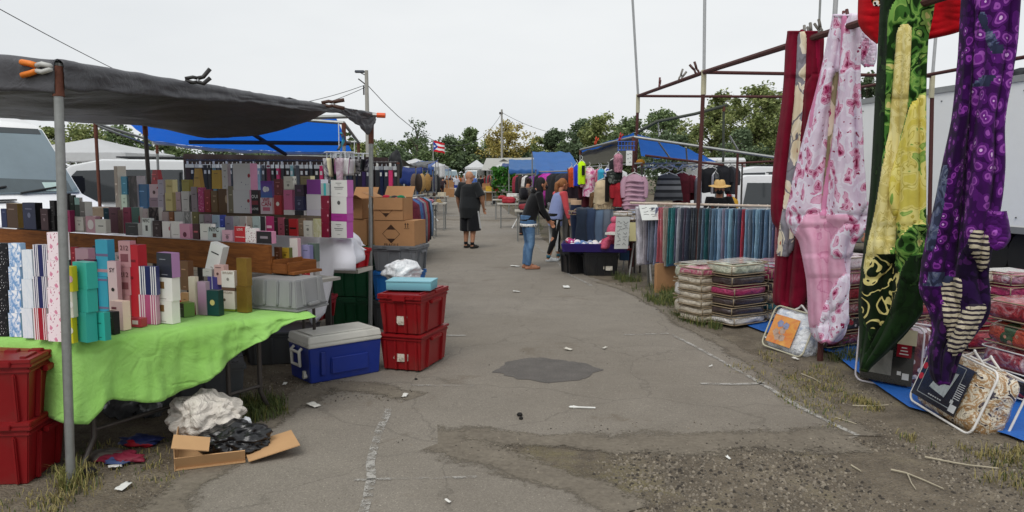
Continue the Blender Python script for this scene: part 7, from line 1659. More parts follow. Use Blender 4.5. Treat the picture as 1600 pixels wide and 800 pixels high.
# ---------------------------------------------------------------- people far down the lane
far=[(690,58,'#2a1c20','#24181c','person in dark maroon clothes stooping over boxes far down the lane',.7,170,'long'),(704,84,'#3a1c22','#2a2226','person in dark red top in the lane left of the bald man',0,0,'long'),(713,66,'#b9bcc6','#2f48a0','person in white top and blue shorts left of the bald man',0,20,'shorts'),(741,74,'#4a6ab0','#222630','person in a blue shirt walking far away right of the bald man',0,-10,'long'),(751,60,'#1c1e22','#26262a','person in black standing by the right stalls beyond the bald man',0,160,'long'),(757,80,'#8a1a28','#2a2020','person in a red coat far down by the right stalls',0,90,'long'),(724,92,'#9a8078','#3a3236','person in a tan top far beyond the bald man',0,30,'long'),(684,50,'#17161a','#1c1a1e','person in black by the white curtain stall',0,120,'long'),(698,76,'#6a5a52','#3a342e','person in a brown jacket beside the white curtain stall',0,60,'long'),(673,37,'#1d1b1f','#2a2a30','person in dark clothes behind the hat stands on the left',0,100,'long'),(718,88,'#a05a30','#40302a','person in an orange top at the end of the lane',0,0,'long'),
 (733,84,'#7a7a80','#2a2c34','person in grey at the end of the lane right of the bald head',0,180,'long'),(708,95,'#c4c4c4','#30343c','person in pale clothes by the far white van',0,140,'long'),(763,70,'#3a3a40','#1c1c20','person in charcoal among the far right stalls',.3,70,'long'),(772,46,'#5a3a30','#22222a','person in a brown top beside the cartons on the right',.2,-60,'long')]
for i,(px,d,sh,trc,lab,ln,rz,lg) in enumerate(far):
    person(lab,(X(px,d,.9),d,0),R(rz),1.72,pose(lean=ln,stride=.12),shirt=sh,sleeve='long' if i%2 else 'short',trousers=trc,leg=lg,fine=False,hair=['#1a1412','#3a2a1e','#6a5a48'][i%3],group='people far down the lane')
# ================================================================ trees
def leaf_mat(c1,c2,c3):
    def f():
        t=NT('foliage'); oi=t.node('ShaderNodeObjectInfo'); g=t.node('ShaderNodeNewGeometry'); v=t.coord('Object'); n=t.noise(v,.9,3,.6)
        f_=t.math('ADD',t.math('MULTIPLY',g.outputs['Random Per Island'],.5),t.math('MULTIPLY',n,.5)); c=t.ramp(f_,[(.25,c1),(.5,c2),(.75,c3)]); t.base(c); t.set(.7,spec=.2)
        tl=t.node('ShaderNodeBsdfTranslucent'); t.link(c,tl.inputs['Color']); ms=t.node('ShaderNodeMixShader'); ms.inputs[0].default_value=.25; t.link(t.b.outputs[0],ms.inputs[1]); t.link(tl.outputs[0],ms.inputs[2]); t.link(ms.outputs[0],t.out.inputs[0]); return t.m
    return cached(('leaf',c1,c2,c3),f)
BARK=M('#4a4138',.9,.3,8,.4,20)
def make_tree(label,loc,h,w,mats,clusters=50,per=75,leaf=.2,sparse=0,seed=1,cb=.25,squash=1.0,name='tree',bare=0):
    q=random.Random(seed); leaf*=.72; per=int(per*1.5); t=thing(name,label,'tree',loc,q.uniform(0,6),'trees behind the market')
    cents=[]
    for i in range(clusters):
        a=q.uniform(0,6.283); z=q.random(); r=(q.random()**.5)*(math.sin(math.pi*min(1,max(.06,.12+.83*z)))**.7)*(.8+.4*nz(math.cos(a)*2,math.sin(a)*2,seed))
        cents.append(Vector((math.cos(a)*r*w/2,math.sin(a)*r*w/2,h*(cb+(1-cb)*z*.96))))
    mb=MB(); top=Vector((q.uniform(-.05,.05)*w,0,h*.8)); tr=h*.022
    mb.tube([(0,0,-.1),(0.02*w,0,h*.25),top*.65,top],[tr*1.3,tr,tr*.7,tr*.25],7)
    for c in cents:
        if q.random()<.55:
            s=Vector((0.02*w,0,lerp(h*cb*.7,max(h*cb,c.z-.08*h),.7))); mb.tube([s,s.lerp(c,.5)+Vector((0,0,.04*h)),c],[tr*.4,tr*.25,tr*.1],5)
    mb.build('trunk',BARK,t)
    mb=MB()
    for c in cents:
        R_=w*.105*q.uniform(.6,1.35); n=int(per*q.uniform(.5,1.3))
        for k in range(n):
            d=Vector((q.gauss(0,1),q.gauss(0,1),q.gauss(0,.75)*squash)); d=d.normalized()*R_*q.random()**.4*q.uniform(.7,1.25); p=c+d
            a=Vector((q.uniform(-1,1),q.uniform(-1,1),q.uniform(-.6,.6))).normalized(); b=a.cross(Vector((q.uniform(-1,1),q.uniform(-1,1),q.uniform(-1,1)))).normalized(); l=leaf*q.uniform(.6,1.4)
            mb.add([p-a*l*.6,p+b*l*.35,p+a*l*.6,p-b*l*.35],[(0,1,2,3)])
    mb.build('crown',mats,t,recalc=False); return t
L1=leaf_mat('#4a5a3c','#687a52','#8b9c6c'); L2=leaf_mat('#5a6640','#828e58','#a6ac72'); L3=leaf_mat('#786e3e','#a89a55','#c0b473'); L4=leaf_mat('#424f3a','#5c6d50','#798a6a')
def tree_at(label,px,ptop,d,wpx,mats,**kw):
    z=EYE+(275-ptop)/FP*d; return make_tree(label,(X(px,d,2),d,0),z,wpx/FP*d,mats,**kw)
k=0
TL=[ # px, top y, distance, width px, foliage, options, words
 (652,186,120,62,L4,dict(clusters=16,per=26,leaf=.42,cb=.45),'thin open tree with bare gaps above the flag'),(600,222,125,90,L1,dict(leaf=.5),'low green tree right of the tall pole'),(650,215,130,90,L1,dict(leaf=.5),'dense green tree behind the flag'),(700,216,125,84,L4,dict(leaf=.5),'dark green tree right of the flag'),(735,202,120,62,L1,dict(leaf=.5,clusters=40),'dark tree with an open top left of the yellowing tree'),(792,192,118,100,L3,dict(leaf=.45,clusters=54,per=60),'yellowing tree behind the far utility pole'),(770,222,135,90,L2,dict(leaf=.5),'olive tree left of the far utility pole'),(842,214,125,60,L2,dict(leaf=.5),'olive green tree right of the yellowing tree'),(868,205,115,66,L4,dict(leaf=.5,clusters=56,per=90),'dark rounded tree left of the long wooded rise'),(905,192,105,90,L4,dict(leaf=.48,clusters=56,per=90),'dark tree at the left end of the wooded rise'),(938,180,92,90,L2,dict(leaf=.42,clusters=56),'olive tree on the wooded rise left of the first bare pole'),(985,186,88,110,L1,dict(leaf=.4,clusters=60),'green tree behind the first bare pole'),(1035,172,80,90,L1,dict(leaf=.36,clusters=60),'green tree between the two bare poles'),(1075,192,76,80,L2,dict(leaf=.36),'low olive tree left of the second bare pole'),(1120,150,58,96,L2,dict(leaf=.28,clusters=64,per=95),'big olive tree behind the second bare pole'),(1178,132,54,120,L2,dict(leaf=.26,clusters=78,per=95),'tallest light green tree left of the maroon blanket'),(1205,165,60,90,L1,dict(leaf=.28,clusters=60),'green tree partly behind the maroon blanket'),(1160,205,50,110,L4,dict(leaf=.26,clusters=60,cb=.05),'dark bushy tree low behind the parked suv'),(1050,208,70,110,L4,dict(leaf=.34,clusters=60,cb=.05),'dark bushy tree low behind the blue tarp'),(1350,118,44,90,L4,dict(leaf=.22,clusters=60),'dark tree between the pink and green blankets'),(1290,150,46,120,L1,dict(leaf=.24,clusters=60,cb=.05),'green tree behind the pink blanket'),
 (960,215,95,120,L4,dict(leaf=.45,cb=.05),'dark bushy tree behind the grey mesh tarp'),(890,225,110,100,L1,dict(leaf=.5,cb=.05),'low green tree behind the far blue tarps'),(820,236,120,110,L4,dict(leaf=.55,cb=.05),'low dark tree behind the grey gable tent'),(745,238,120,110,L4,dict(leaf=.55,cb=.05),'low dark tree behind the white dome tent'),(680,238,120,110,L1,dict(leaf=.55,cb=.05),'low green tree behind the white canopies'),(620,238,115,110,L4,dict(leaf=.55,cb=.05),'low dark tree right of the far canopy post'),(560,226,110,90,L2,dict(leaf=.5,cb=.1),'low olive tree behind the tall pole'),(545,205,90,34,L1,dict(leaf=.4,clusters=18,per=40),'small tree just right of the rusty stall corner'),(500,236,110,110,L1,dict(leaf=.55,cb=.05),'low green tree behind the blue tarp'),
 (130,198,48,120,L2,dict(leaf=.26,clusters=60,cb=.1),'olive tree behind the white van'),(75,202,50,90,L2,dict(leaf=.28,clusters=50,cb=.1),'olive tree left of the near post behind the van'),(190,200,55,110,L1,dict(leaf=.28,clusters=50,cb=.1),'green tree behind the thin rusty post'),(260,215,70,120,L1,dict(leaf=.36,cb=.05),'green tree behind the dark canopy post'),(350,225,90,150,L4,dict(leaf=.45,cb=.05),'dark tree far behind the blue tarp'),(430,228,100,130,L1,dict(leaf=.5,cb=.05),'green tree far behind the belts')]
for i,(px,pt_,d,wp,mt,op,lab) in enumerate(TL): tree_at(lab,px,pt_,d,wp,mt,seed=i+3,**op)
# ================================================================ poles, wires, flag
CONC=M('#9c9a93',.8,.1,4); 
def upole(label,px,ptop,d,pxb=None):
    top=W(px,ptop,d); t=thing('utility_pole',label,'utility pole',(top.x,top.y,0)); mb=MB(); mb.tube([(0,0,0),(0,0,top.z)],[.17,.12],10); mb.build('pole',CONC,t,smooth=True,angle=50); return t,top
t,tp1=upole('tall pale concrete pole with a floodlight behind the grey tarp',572.5,110,52)
mb=MB(); mb.box((-.45,0,tp1.z-.08),(.62,.3,.16)); mb.build('floodlight',M('#4a4f58',.5),t,bevel=.03); mb=MB(); mb.tube([(-.1,0,tp1.z-.9),(-.35,0,tp1.z-.7),(-.55,0,tp1.z-.55)],.04,6); mb.tube([(-.1,0,tp1.z-.3),(-.4,0,tp1.z-.15)],.03,6); mb.build('bracket',DARKST,t)
mb=MB(); mb.tube([(-.2,0,tp1.z-1.0),(-.2,0,tp1.z-1.6)],.05,6); mb.build('insulator',DARKST,t)
t,tp2=upole('far pale utility pole before the yellowing tree',784,171,105); mb=MB(); mb.box((-.1,0,tp2.z-.5),(.5,.2,.3)); mb.build('bracket',DARKST,t)
WM=M('#3a3c3e',.6)
def wire(label,a,b,sag,r=.02):
    mb=MB(); mb.tube([a.lerp(b,k/16)-Vector((0,0,sag*4*(k/16)*(1-k/16))) for k in range(17)],r,5); tag(mb.build('overhead_wire',WM,None,world=True,loc=(a+b)/2),label,'wire')
wire('overhead wire dropping right from the concrete pole to the far pole',tp1-Vector((0,0,.9)),tp2-Vector((0,0,.5)),4.2,.025)
wire('upper overhead wire running left from the concrete pole',tp1-Vector((.1,0,.95)),W(380,172,46),.3)
wire('lower overhead wire running left from the concrete pole',tp1-Vector((.1,0,1.1)),W(400,185,46),.3)
wire('overhead wire crossing the top left corner of the sky',W(-40,-8,26),W(330,172,52),.3,.017)
wire('overhead wire right of the far utility pole',tp2-Vector((0,0,.4)),W(905,212,120),.8,.025)
ft_=thing('flagpole','thin pole flying a red white and blue star flag','flag',(X(677,62,2),62,0)); mb=MB(); pt=W(677,219,62); mb.tube([(0,0,0),(0,0,pt.z)],.03,6); mb.build('pole',M('#a9a9a6',.5),ft_)
fw,fh=.92,.62*1.35
def flagm(u,v):
    # star
    x=(u-.14)*fw/fh; y=(.5-v); 
    rr=math.hypot(x,y); an=(math.atan2(x,y))%(2*math.pi/5); an=min(an,2*math.pi/5-an); lim=.135*math.cos(math.pi/5*1)*1.0/(math.cos(math.pi/5-an)*1.9+.0)*1.25 if True else 0
    star= rr < (.13*(1-.62*(an/(math.pi/5))**.7))
    if star: return 2
    if u<.42*(1-abs(v-.5)*2): return 1
    return 0 if int(v*5)%2==0 else 2
mb=MB(); mb.grid(lambda u,v:(u*fw,.10*math.sin(u*6+v*1.2)*u,pt.z-.06-v*fh-.22*u*u+.05*u*math.sin(u*7+v*2)),60,50,flagm,.004)
mb.build('flag_cloth',[cloth_mat('#c0202c'),cloth_mat('#24469c'),cloth_mat('#e0e0e2')],ft_,smooth=True)
# ================================================================ stalls farther down the lane
def ptn(px,d,z): return Vector((X(px,d,z),d,z))
def awning(label,px0,px1,d,z0,z1,dep,col,thru=.35,name='stall_awning',legs=True,drop=.2):
    a,b=ptn(px0,d,z0),ptn(px1,d,z0); t=thing(name,label,'awning',((a.x+b.x)/2,d,0)); mb=MB(); sd=a.x
    def f(u,v): p=a.lerp(b,u)+Vector((0,dep*v,(z1-z0)*v)); p.z+=-.08*math.sin(math.pi*u)*math.sin(math.pi*v)+.04*nz(u*6,v*5,sd)-.05*abs(math.sin(u*3*math.pi))*(1-v); return p
    mb.grid(f,24,10,0,0)
    mb.grid(lambda u,v:f(u,0)+Vector((0,-.03,-v*drop*(1+.5*nz(u*9,sd)))),24,3,0,.006)
    mb.build('canvas',tarp_mat(col,.12,.55,thru),t,world=True,smooth=True)
    if legs:
        for q in (a,b,a+Vector((0,dep,z1-z0)),b+Vector((0,dep,z1-z0))): post(t,(q.x,q.y,0),q,.022,.05)
    return t
awning('dark olive tarp on poles behind the cardboard boxes',556,622,22,2.22,2.0,4,'#2c2e28',0,drop=.35)
tag(blob('tarp_bundle','black bundled tarp hanging at the corner of the dark olive tarp','tarp',tuple(ptn(617,22,1.95)),(.2,.2,.42),M('#16181a',.6),.3,4,3,24,16),'black bundled tarp hanging at the corner of the dark olive tarp','tarp')
awning('dark blue tarp low over the left stalls behind the teal minivan',572,660,31,2.05,1.95,4,'#1f3474',.2,drop=.7)
awning('mid blue awning with blue side wall before the white canopies',640,674,44,2.25,2.6,4,'#3a5a9c',.3,drop=.3)
t=tag(MB().grid(lambda u,v:ptn(668+10*u,44,2.2)+Vector((0,.1*math.sin(u*9),-v*2.0)),8,8,0,.02).build('side_wall',tarp_mat('#37568f',.1,.6,.2),None,world=True,loc=ptn(673,44,1.2),smooth=True),'blue hanging side wall left of the flagpole','side wall')
def dome(label,px,ptop,pbase,d,wpx,col): z0=EYE+(275-pbase)/FP*d; z1=EYE+(275-ptop)/FP*d; return frame_canopy(label,(X(px,d,2),d),wpx/FP*d,4,z0,z1-z0,col)
dome('white peaked canopy left of the flagpole',650,248,258,56,52,'#d9dbdd'); dome('white canopy behind the flagpole',680,252,260,66,36,'#d3d5d7')
t=tag(MB().grid(lambda u,v:ptn(682+13*u,60,2.5-v*1.0)+Vector((0,.1*math.sin(u*8),.1*u)),8,8,0,.02).build('white_curtain',tarp_mat('#d6d8da',.05,.6,.3),None,world=True,loc=ptn(688,60,2),smooth=True),'white sheet hanging right of the flagpole','sheet')
dome('white dome tent at the end of the lane',745,250,262,92,34,'#d9dbde')
def gable(label,px0,px1,pridge,peave,d,dep,col):
    zr=EYE+(275-pridge)/FP*d; ze=EYE+(275-peave)/FP*d; a,b=ptn(px0,d,ze),ptn(px1,d,ze); m=(a+b)/2; m.z=zr; t=thing('gable_tent',label,'tent',(m.x,d,0)); mb=MB()
    for p,q in ((a,m),(m,b)): mb.grid(lambda u,v:p.lerp(q,u)+Vector((0,dep*v,-.1*math.sin(math.pi*v)*math.sin(math.pi*u))),10,10,0,0)
    mb.build('roof_cloth',tarp_mat(col,.06,.6,.3),t,world=True,smooth=True)
    for q in (a,b): post(t,(q.x,q.y,0),q,.04,.05); post(t,(q.x,q.y+dep,0),q+Vector((0,dep,0)),.04,.05)
    pipe(t,a,m,.05,M('#6a6a68',.6)); pipe(t,m,b,.05,M('#6a6a68',.6)); return t
gable('large grey gable tent across the right stalls',762,812,249,264,78,10,'#a5a5a0'); gable('wide grey tent roof behind the gable tent',795,862,246,262,84,8,'#a9a9a5')
dome('white low canopy under the grey gable tent',786,254,262,70,30,'#d5d7d8'); awning('pale grey flat awning under the gable tent',764,808,64,2.35,2.3,5,'#c4c4c0',.3)
awning('light blue tarp left of the big sky-blue tarp on the right',795,852,34,2.0,2.5,5,'#3f74b4',.4); awning('sky blue sagging tarp left of the grey mesh tarp',838,908,22,1.86,2.5,4.5,'#3f78c4',.45)
tag(MB().grid(lambda u,v:ptn(776+20*u,58,2.15+.2*math.sin(u*3))+Vector((0,3*v,.0)),10,6,0,.02).build('umbrella_cloth',tarp_mat('#2a4a9c',.1,.6,.3),None,world=True,loc=ptn(786,59,2.2),smooth=True),'royal blue cloth roof under the pale awning','tarp')
van('white van at the far end of the lane left of centre',(X(700,108,1),110,0),R(-75),'#c9cfcf'); van('white van parked at the far end beyond the dome tent',(X(738,112,1),114,0),R(-100),'#d2d4d4')
suv('white car behind the right hand racks',(X(905,42,1),42,0),R(185),'#c6c9ca')
# goods
def goods_table(label,px,d,w,cols,z=.76,seed=0,dep=.7,names=None,where=''):
    q=random.Random(seed); c=ptn(px,d,0); t=thing('goods_table',label,'table',c); mb=MB(); mb.box((0,0,z-.02),(w,dep,.04)); mb.build('tabletop',M('#a9a59b',.7),t)
    for sx in (-1,1):
        for sy in (-1,1): mb=MB(); mb.tube([(sx*w*.45,sy*dep*.42,0),(sx*w*.45,sy*dep*.42,z-.03)],.018,5); mb.build('leg',GALV,t)
    n=len(cols)
    for i,(nm,cc,kind) in enumerate(cols):
        x=lerp(-.44,.44,(i+.5)/n)*w; y=q.uniform(-.15,.1)*dep; h=q.uniform(.12,.3); ww=w/n*q.uniform(.55,.85); mb=MB()
        if kind=='box': mb.box((0,0,h/2),(ww,.3,h)); mb.box((0,0,h+.006),(ww*1.03,.31,.012),mi=1)
        elif kind=='heap': pillow(mb,ww,.4,h*.7,seed+i,18,6,0,3,.04,c=(0,0,h*.35))
        elif kind=='jar': mb.loft([[Vector((r*math.cos(a*math.pi/6),r*math.sin(a*math.pi/6),zz)) for a in range(12)] for r,zz in ((.06,0),(.09,h*.4),(.08,h*.75),(.04,h*.85),(.045,h))],0)
        else: mb.loft([[Vector((r*math.cos(a*math.pi/6),r*1.1*math.sin(a*math.pi/6),zz)) for a in range(12)] for r,zz in ((.13,0),(.14,.02),(.07,.03),(.075,.08),(.04,.11))],0)
        o=mb.build({'box':'goods_box','heap':'clothes_heap','jar':'jar','hat':'hat'}[kind],[M(cc,.7,.25,12),M(mul(cc,1.3),.7)],None,loc=(c.x+x,c.y+y,z+.002),rz=q.uniform(-.3,.3),smooth=kind in('heap','jar'))
        tag(o,f'{nm} {dict(box="box",heap="heap of cloth",jar="jar",hat="hat")[kind]}, {ordinal(i)} from the left {where}',dict(box='box',heap='clothes',jar='jar',hat='hat')[kind],'goods on the far stalls')
goods_table('table of mixed goods behind the open cardboard box',636,21,1.7,[('white','#c9c7c2','box'),('red','#9a2a30','heap'),('grey','#8a8884','heap'),('brown','#5a4030','jar'),('white','#d0cec9','heap'),('dark','#2a282c','box'),('pink','#a86a7a','heap')],.95,3,where='on the table behind the open carton')
goods_table('low table of trinkets left of the lane',662,34,2.2,[('brown','#5a4634','jar'),('white','#cfcdc6','box'),('tan','#a08258','jar'),('grey','#77756f','box'),('brown','#4a382a','jar'),('cream','#c9bfa8','box')],.8,5,where='on the low trinket table')
goods_table('table with cartons under the pale awning',772,52,3.2,[('tan','#a8845a','box'),('brown','#8a6844','box'),('yellow','#b8892a','heap'),('white','#c9c9c4','box'),('grey','#6a6a6a','box'),('brown','#70553a','box')],.7,7,where='under the pale awning')
goods_table('table of goods beside the plant rack',818,30,2.4,[('red','#a02a30','heap'),('white','#cfcfca','box'),('black','#1f1f22','heap'),('white','#c4c4c0','heap'),('pink','#b06a7a','box')],.78,9,where='beside the plant rack')
goods_table('table of bright clothes behind the bending woman',852,20,1.6,[('dark red','#7a1a24','heap'),('white','#c9c6c2','heap'),('grey','#5a5a5e','heap'),('black','#1a1a1d','heap')],.8,11,where='behind the bending woman')
def rail(label,p0,p1,where,items,h=.85,seed=0):
    q=random.Random(seed); t=thing('clothes_rail',label,'rail',((p0.x+p1.x)/2,(p0.y+p1.y)/2,0)); pipe(t,p0,p1,.018)
    for p in (p0,p1): post(t,(p.x,p.y,0),p,.018,.03)
    n=len(items)
    for i,(nm,cc) in enumerate(items):
        p=p0.lerp(p1,(i+.5)/n); hh=h*q.uniform(.75,1.1); mb=MB(); w=(p1-p0).length/n; sd=q.random()*30
        mb.loft([[Vector((w*.5*k*math.cos(a*math.pi/6)*(1+.2*nz(a,sd,v)),.24*k2*math.sin(a*math.pi/6),-.05-v*hh)) for a in range(12)] for v,k,k2 in ((0,.4,.2),(.1,.9,.8),(.4,1,.95),(.75,1.05,.95),(1,.95,.9))],0)
        o=mb.build('hanging_garment',pl(cc,8),None,loc=p,rz=math.atan2((p1-p0).y,(p1-p0).x),smooth=True); tag(o,f'{nm} garment, {ordinal(i)} along the {where}','garment','garments on the far rails')
rail('low rail of patterned clothes just beyond the cardboard boxes',ptn(637,14.2,1.30),ptn(662,17.2,1.26),'low rail beyond the cartons',[('maroon','#5a1a2a'),('blue','#3a5a8a'),('purple','#4a2a5a'),('grey','#77757a'),('red','#8a2a34'),('dark','#1f1f24'),('pale blue','#6a86a8')],.95,2)
rail('rail of mixed clothes under the light blue tarp',ptn(806,33,1.75),ptn(836,30,1.75),'rail under the light blue tarp',[('red and blue','#8a2a3a'),('black','#1a1a1e'),('dark brown','#2e2220'),('white','#c4c2c0'),('black','#202024'),('purple','#6a2a7a')],.9,4)
rail('rail of coats under the sky blue tarp',ptn(842,22,1.8),ptn(892,19,1.8),'rail under the sky blue tarp',[('black','#17171a'),('bright magenta','#a01a8a'),('magenta floral','#b03a9a'),('dark','#222226'),('black','#1a1a1c'),('charcoal','#2a2a2e'),('dark plum','#2e2430')],.95,6)
rail('rail of dark clothes at the left stalls before the white curtain',ptn(664,42,1.8),ptn(684,48,1.8),'rail before the white curtain',[('black','#1a1a1e'),('dark red','#4a1a20'),('grey','#4a4a4e'),('black','#151518')],1.2,8)
rail('rail of dark clothes at the far right stalls',ptn(762,66,1.8),ptn(774,58,1.8),'rail at the far right stalls',[('grey','#5a5a5a'),('red','#8a1f2a'),('black','#1c1c20'),('tan','#8a7050'),('grey','#6a6a6e')],1.1,9)
# stands
for k,(px,d,lab) in enumerate(((661,24,'white folding easel stand on the left edge of the lane'),(668,29,'white folding stand farther along the left edge'),(812,25,'white folding stand on the right edge of the lane'))):
    t=thing('folding_stand',lab,'stand',ptn(px,d,0)); mb=MB(); wm=M('#c9c9c6',.5)
    mb.tube([(0,0,0),(0,0,.95)],.02,6); mb.tube([(0,0,.45),(.42,-.2,0)],.018,6); mb.tube([(0,0,.45),(-.25,-.25,0)],.018,6); mb.build('tripod',wm,t)
    mb=MB(); mb.box((0,0,1.0),(.4,.3,.05)); mb.build('stand_top',M('#8a8478',.7),t)
for k,(px,d,cc,lab) in enumerate(((660,27,'#a08050','tan wig stand with a tall hat on the left stalls'),(669,28,'#8a6a3a','straw coloured stand head beside the white easel'),(655,26,'#3a2e28','dark brown stand head left of the tan one'),(648,27,'#5a4a40','brown stand head among the left goods'))):
    t=thing('display_head',lab,'display head',ptn(px,d,0)); mb=MB(); mb.tube([(0,0,0),(0,0,1.15)],.025,6); mb.build('stand_pole',LEGM,t); mb=MB(); mb.ell((0,0,1.45),(.13,.14,.32),12,10); mb.build('head_form',M(cc,.8,.2,10),t,smooth=True)
# cartons along the lane
def cartons(lst):
    for i,(px,py,w,h,lab) in enumerate(lst):
        b=G(px,py); card_box(lab,(b.x,b.y+w/2,0),R(rnd.uniform(-25,25)),w,w*.8,h,diamond=False,group='cartons along the lane')
cartons([(672,311,1.0,.8,'carton on the ground by the left stalls, nearest of that row'),(680,310,.9,.55,'carton on the left edge of the lane beside the stooping person'),(698,308,1.1,.7,'brown carton left of the bald man on the lane edge'),(703,304,.9,1.3,'tall tan carton left of the bald man'),(768,314,1.2,1.0,'tan carton at the foot of the right stalls, nearest'),(762,309,1.1,1.1,'tan carton behind the nearest one on the right'),(776,310,1.0,1.2,'brown carton by the plant rack'),(757,303,1.0,.9,'tan carton farther up the right edge')])
wb_=G(708,307); tag(MB().box((0,0,.35),(.55,.4,.7)).box((0,-.205,.35),(.4,.01,.5),mi=1).build('white_crate',[M('#c9c9c6',.6),M('#8a8a88',.6)],None,loc=(wb_.x,wb_.y,0)),'white crate on the lane just left of the bald man','crate')
# plant rack
t=thing('plant_rack','rack of green potted plants at the right stalls','plants',ptn(790,44,0)); mb=MB()
for sx in (-1,1):
    for sy in (-1,1): mb.tube([(sx*.75,sy*.3,0),(sx*.75,sy*.3,2.0)],.03,5)
for z in (.5,1.1): mb.box((0,0,z),(1.5,.6,.04))
mb.build('rack_frame',GALV,t); mb=MB(); q=random.Random(5)
for k in range(900):
    p=Vector((q.uniform(-.8,.8),q.uniform(-.45,.3),.6+1.6*q.random()**.8)); a=Vector((q.gauss(0,1),q.gauss(0,1),q.gauss(0,1))).normalized(); b=a.cross(Vector((q.gauss(0,1),q.gauss(0,1),q.gauss(0,1)))).normalized(); l=q.uniform(.08,.16); mb.add([p-a*l,p+b*l*.5,p+a*l,p-b*l*.5],[(0,1,2,3)])
mb.build('leaves',leaf_mat('#1f4a1a','#3a7028','#5a9038'),t,recalc=False)
for k in range(4): mb=MB(); mb.tube([(-.55+.37*k,-.1,.52),(-.55+.37*k,-.1,.78)],[.09,.12],10); mb.build('pot',M('#8a8a7a',.7),t)

awning('navy flat awning beyond the light blue tarp on the right',784,812,46,2.3,2.5,5,'#2c4a86',.35)
awning('grey tarp awning over the left trinket tables',640,668,37,2.25,2.45,4,'#5a5c5e',.2,drop=.3)
dome('white square canopy among the left stalls',660,251,261,50,44,'#cfd2d4'); dome('pale blue canopy at the far left of the lane',690,256,264,80,26,'#8aa0bc'); dome('white canopy far right of the dome tent',768,255,264,96,26,'#d0d2d3')
goods_table('table of glassware at the left stalls under the grey awning',652,36,2.0,[('white','#c9c9c6','box'),('brown','#5a4636','jar'),('blue','#3a527a','box'),('amber','#8a5a24','jar'),('grey','#77777a','box')],.8,21,where='under the grey awning')
goods_table('table of toys and tins farther along the right stalls',786,44,2.2,[('yellow','#b8942a','box'),('red','#9a2a2a','box'),('white','#c9c9c4','heap'),('green','#3a6a3a','box'),('brown','#6a4a30','box')],.8,23,where='on the toy table')
goods_table('long table of folded clothes on the right beyond the tripod stand',830,25,2.2,[('red','#a02a34','heap'),('striped','#8a8a90','heap'),('white','#cfcdca','heap'),('rust','#8a4a2a','heap')],.8,25,where='beyond the tripod stand')
goods_table('low table of hats on the left past the clothes rail',668,24,1.2,[('cream','#c4b898','hat'),('brown','#5a4632','hat'),('tan','#a08658','hat')],.85,27,where='past the patterned clothes rail')
rail('rail of jackets at the far left stalls',ptn(684,62,1.8),ptn(690,74,1.8),'rail at the far left stalls',[('black','#1c1c20'),('brown','#4a382c'),('grey','#5a5a5e'),('navy','#22304a')],1.1,31)
rail('rail of bright clothes beyond the plant rack',ptn(774,54,1.8),ptn(782,48,1.8),'rail beyond the plant rack',[('teal','#2a6a6a'),('cream','#b9b094'),('red','#8a2430'),('black','#1e1e22')],1.0,33)

sheet('long grey tarp roof sloping behind the right hand stalls',W(752,266,72),W(862,266,72),W(850,246,80),W(760,247,80),tarp_mat('#b0b0aa',.06,.6,.2),.15)
# ================================================================ loose ground cover and litter
q=random.Random(21)
def inside(p,poly):
    c=False; n=len(poly)
    for i in range(n):
        a,b=poly[i],poly[i-1]
        if (a.y>p.y)!=(b.y>p.y) and p.x<(b.x-a.x)*(p.y-a.y)/(b.y-a.y)+a.x: c=not c
    return c
def stones(mb,p,s,mi,z0=0):
    n=5; h=s*q.uniform(.2,.5); a0=q.uniform(0,6); r=[s*q.uniform(.6,1.1)*.5 for _ in range(n)]
    vs=[Vector((p.x+r[i]*math.cos(a0+i*1.2566),p.y+r[i]*math.sin(a0+i*1.2566),z0)) for i in range(n)]+[Vector((p.x+r[i]*.6*math.cos(a0+.3+i*1.2566),p.y+r[i]*.6*math.sin(a0+.3+i*1.2566),z0+h*q.uniform(.7,1.1))) for i in range(n)]
    mb.add(vs,[(i,(i+1)%n,(i+1)%n+n,i+n) for i in range(n)]+[tuple(range(n,2*n))],mi)
def areas(specs):
    mb=MB()
    for pix,count,smin,smax,z0 in specs:
        poly=[G(*p) for p in pix]; x0,x1=min(p.x for p in poly),max(p.x for p in poly); y0,y1=min(p.y for p in poly),max(p.y for p in poly); k=0; tries=0
        while k<count and tries<count*12:
            tries+=1; p=Vector((q.uniform(x0,x1),q.uniform(y0,y1),0))
            if not inside(p,poly) or nz(p.x*1.6,p.y*1.6,4)<-.18+q.uniform(-.25,.25): continue
            stones(mb,p,smin+(smax-smin)*q.random()**3.6,q.randrange(4),z0); k+=1
    return mb
gv=areas([([(690,684),(1000,686),(1340,684),(1480,700),(1620,690),(1700,830),(960,830),(880,752),(720,712)],11000,.004,.026,.0),([(820,690),(1320,690),(1330,770),(960,790)],500,.014,.04,.0),
  ([(1060,505),(1120,520),(1200,560),(1330,640),(1440,690),(1370,690),(1250,640),(1150,575)],1800,.003,.018,.003),([(1210,560),(1330,590),(1420,640),(1560,690),(1650,760),(1400,700)],2600,.003,.019,0),([(960,442),(1070,470),(1090,520),(1010,480)],900,.008,.03,0),
  ([(400,575),(470,590),(600,605),(655,612),(650,632),(560,625),(440,640),(380,640)],1700,.003,.018,.004),([(120,745),(260,700),(300,790),(60,830)],500,.004,.02,0),([(600,690),(1000,660),(1300,665),(1340,700),(700,720)],420,.004,.018,.004),([(450,650),(1050,480),(1300,660),(800,680)],260,.004,.014,.004),([(250,500),(460,560),(400,640),(250,640)],900,.006,.03,0)])
struct(gv.build('gravel',[M('#645d53',.95,.2,30),M('#7a7266',.95,.2,30),M('#8a8173',.95,.2,30),M('#423d37',.95,.2,30)],None),'stuff')
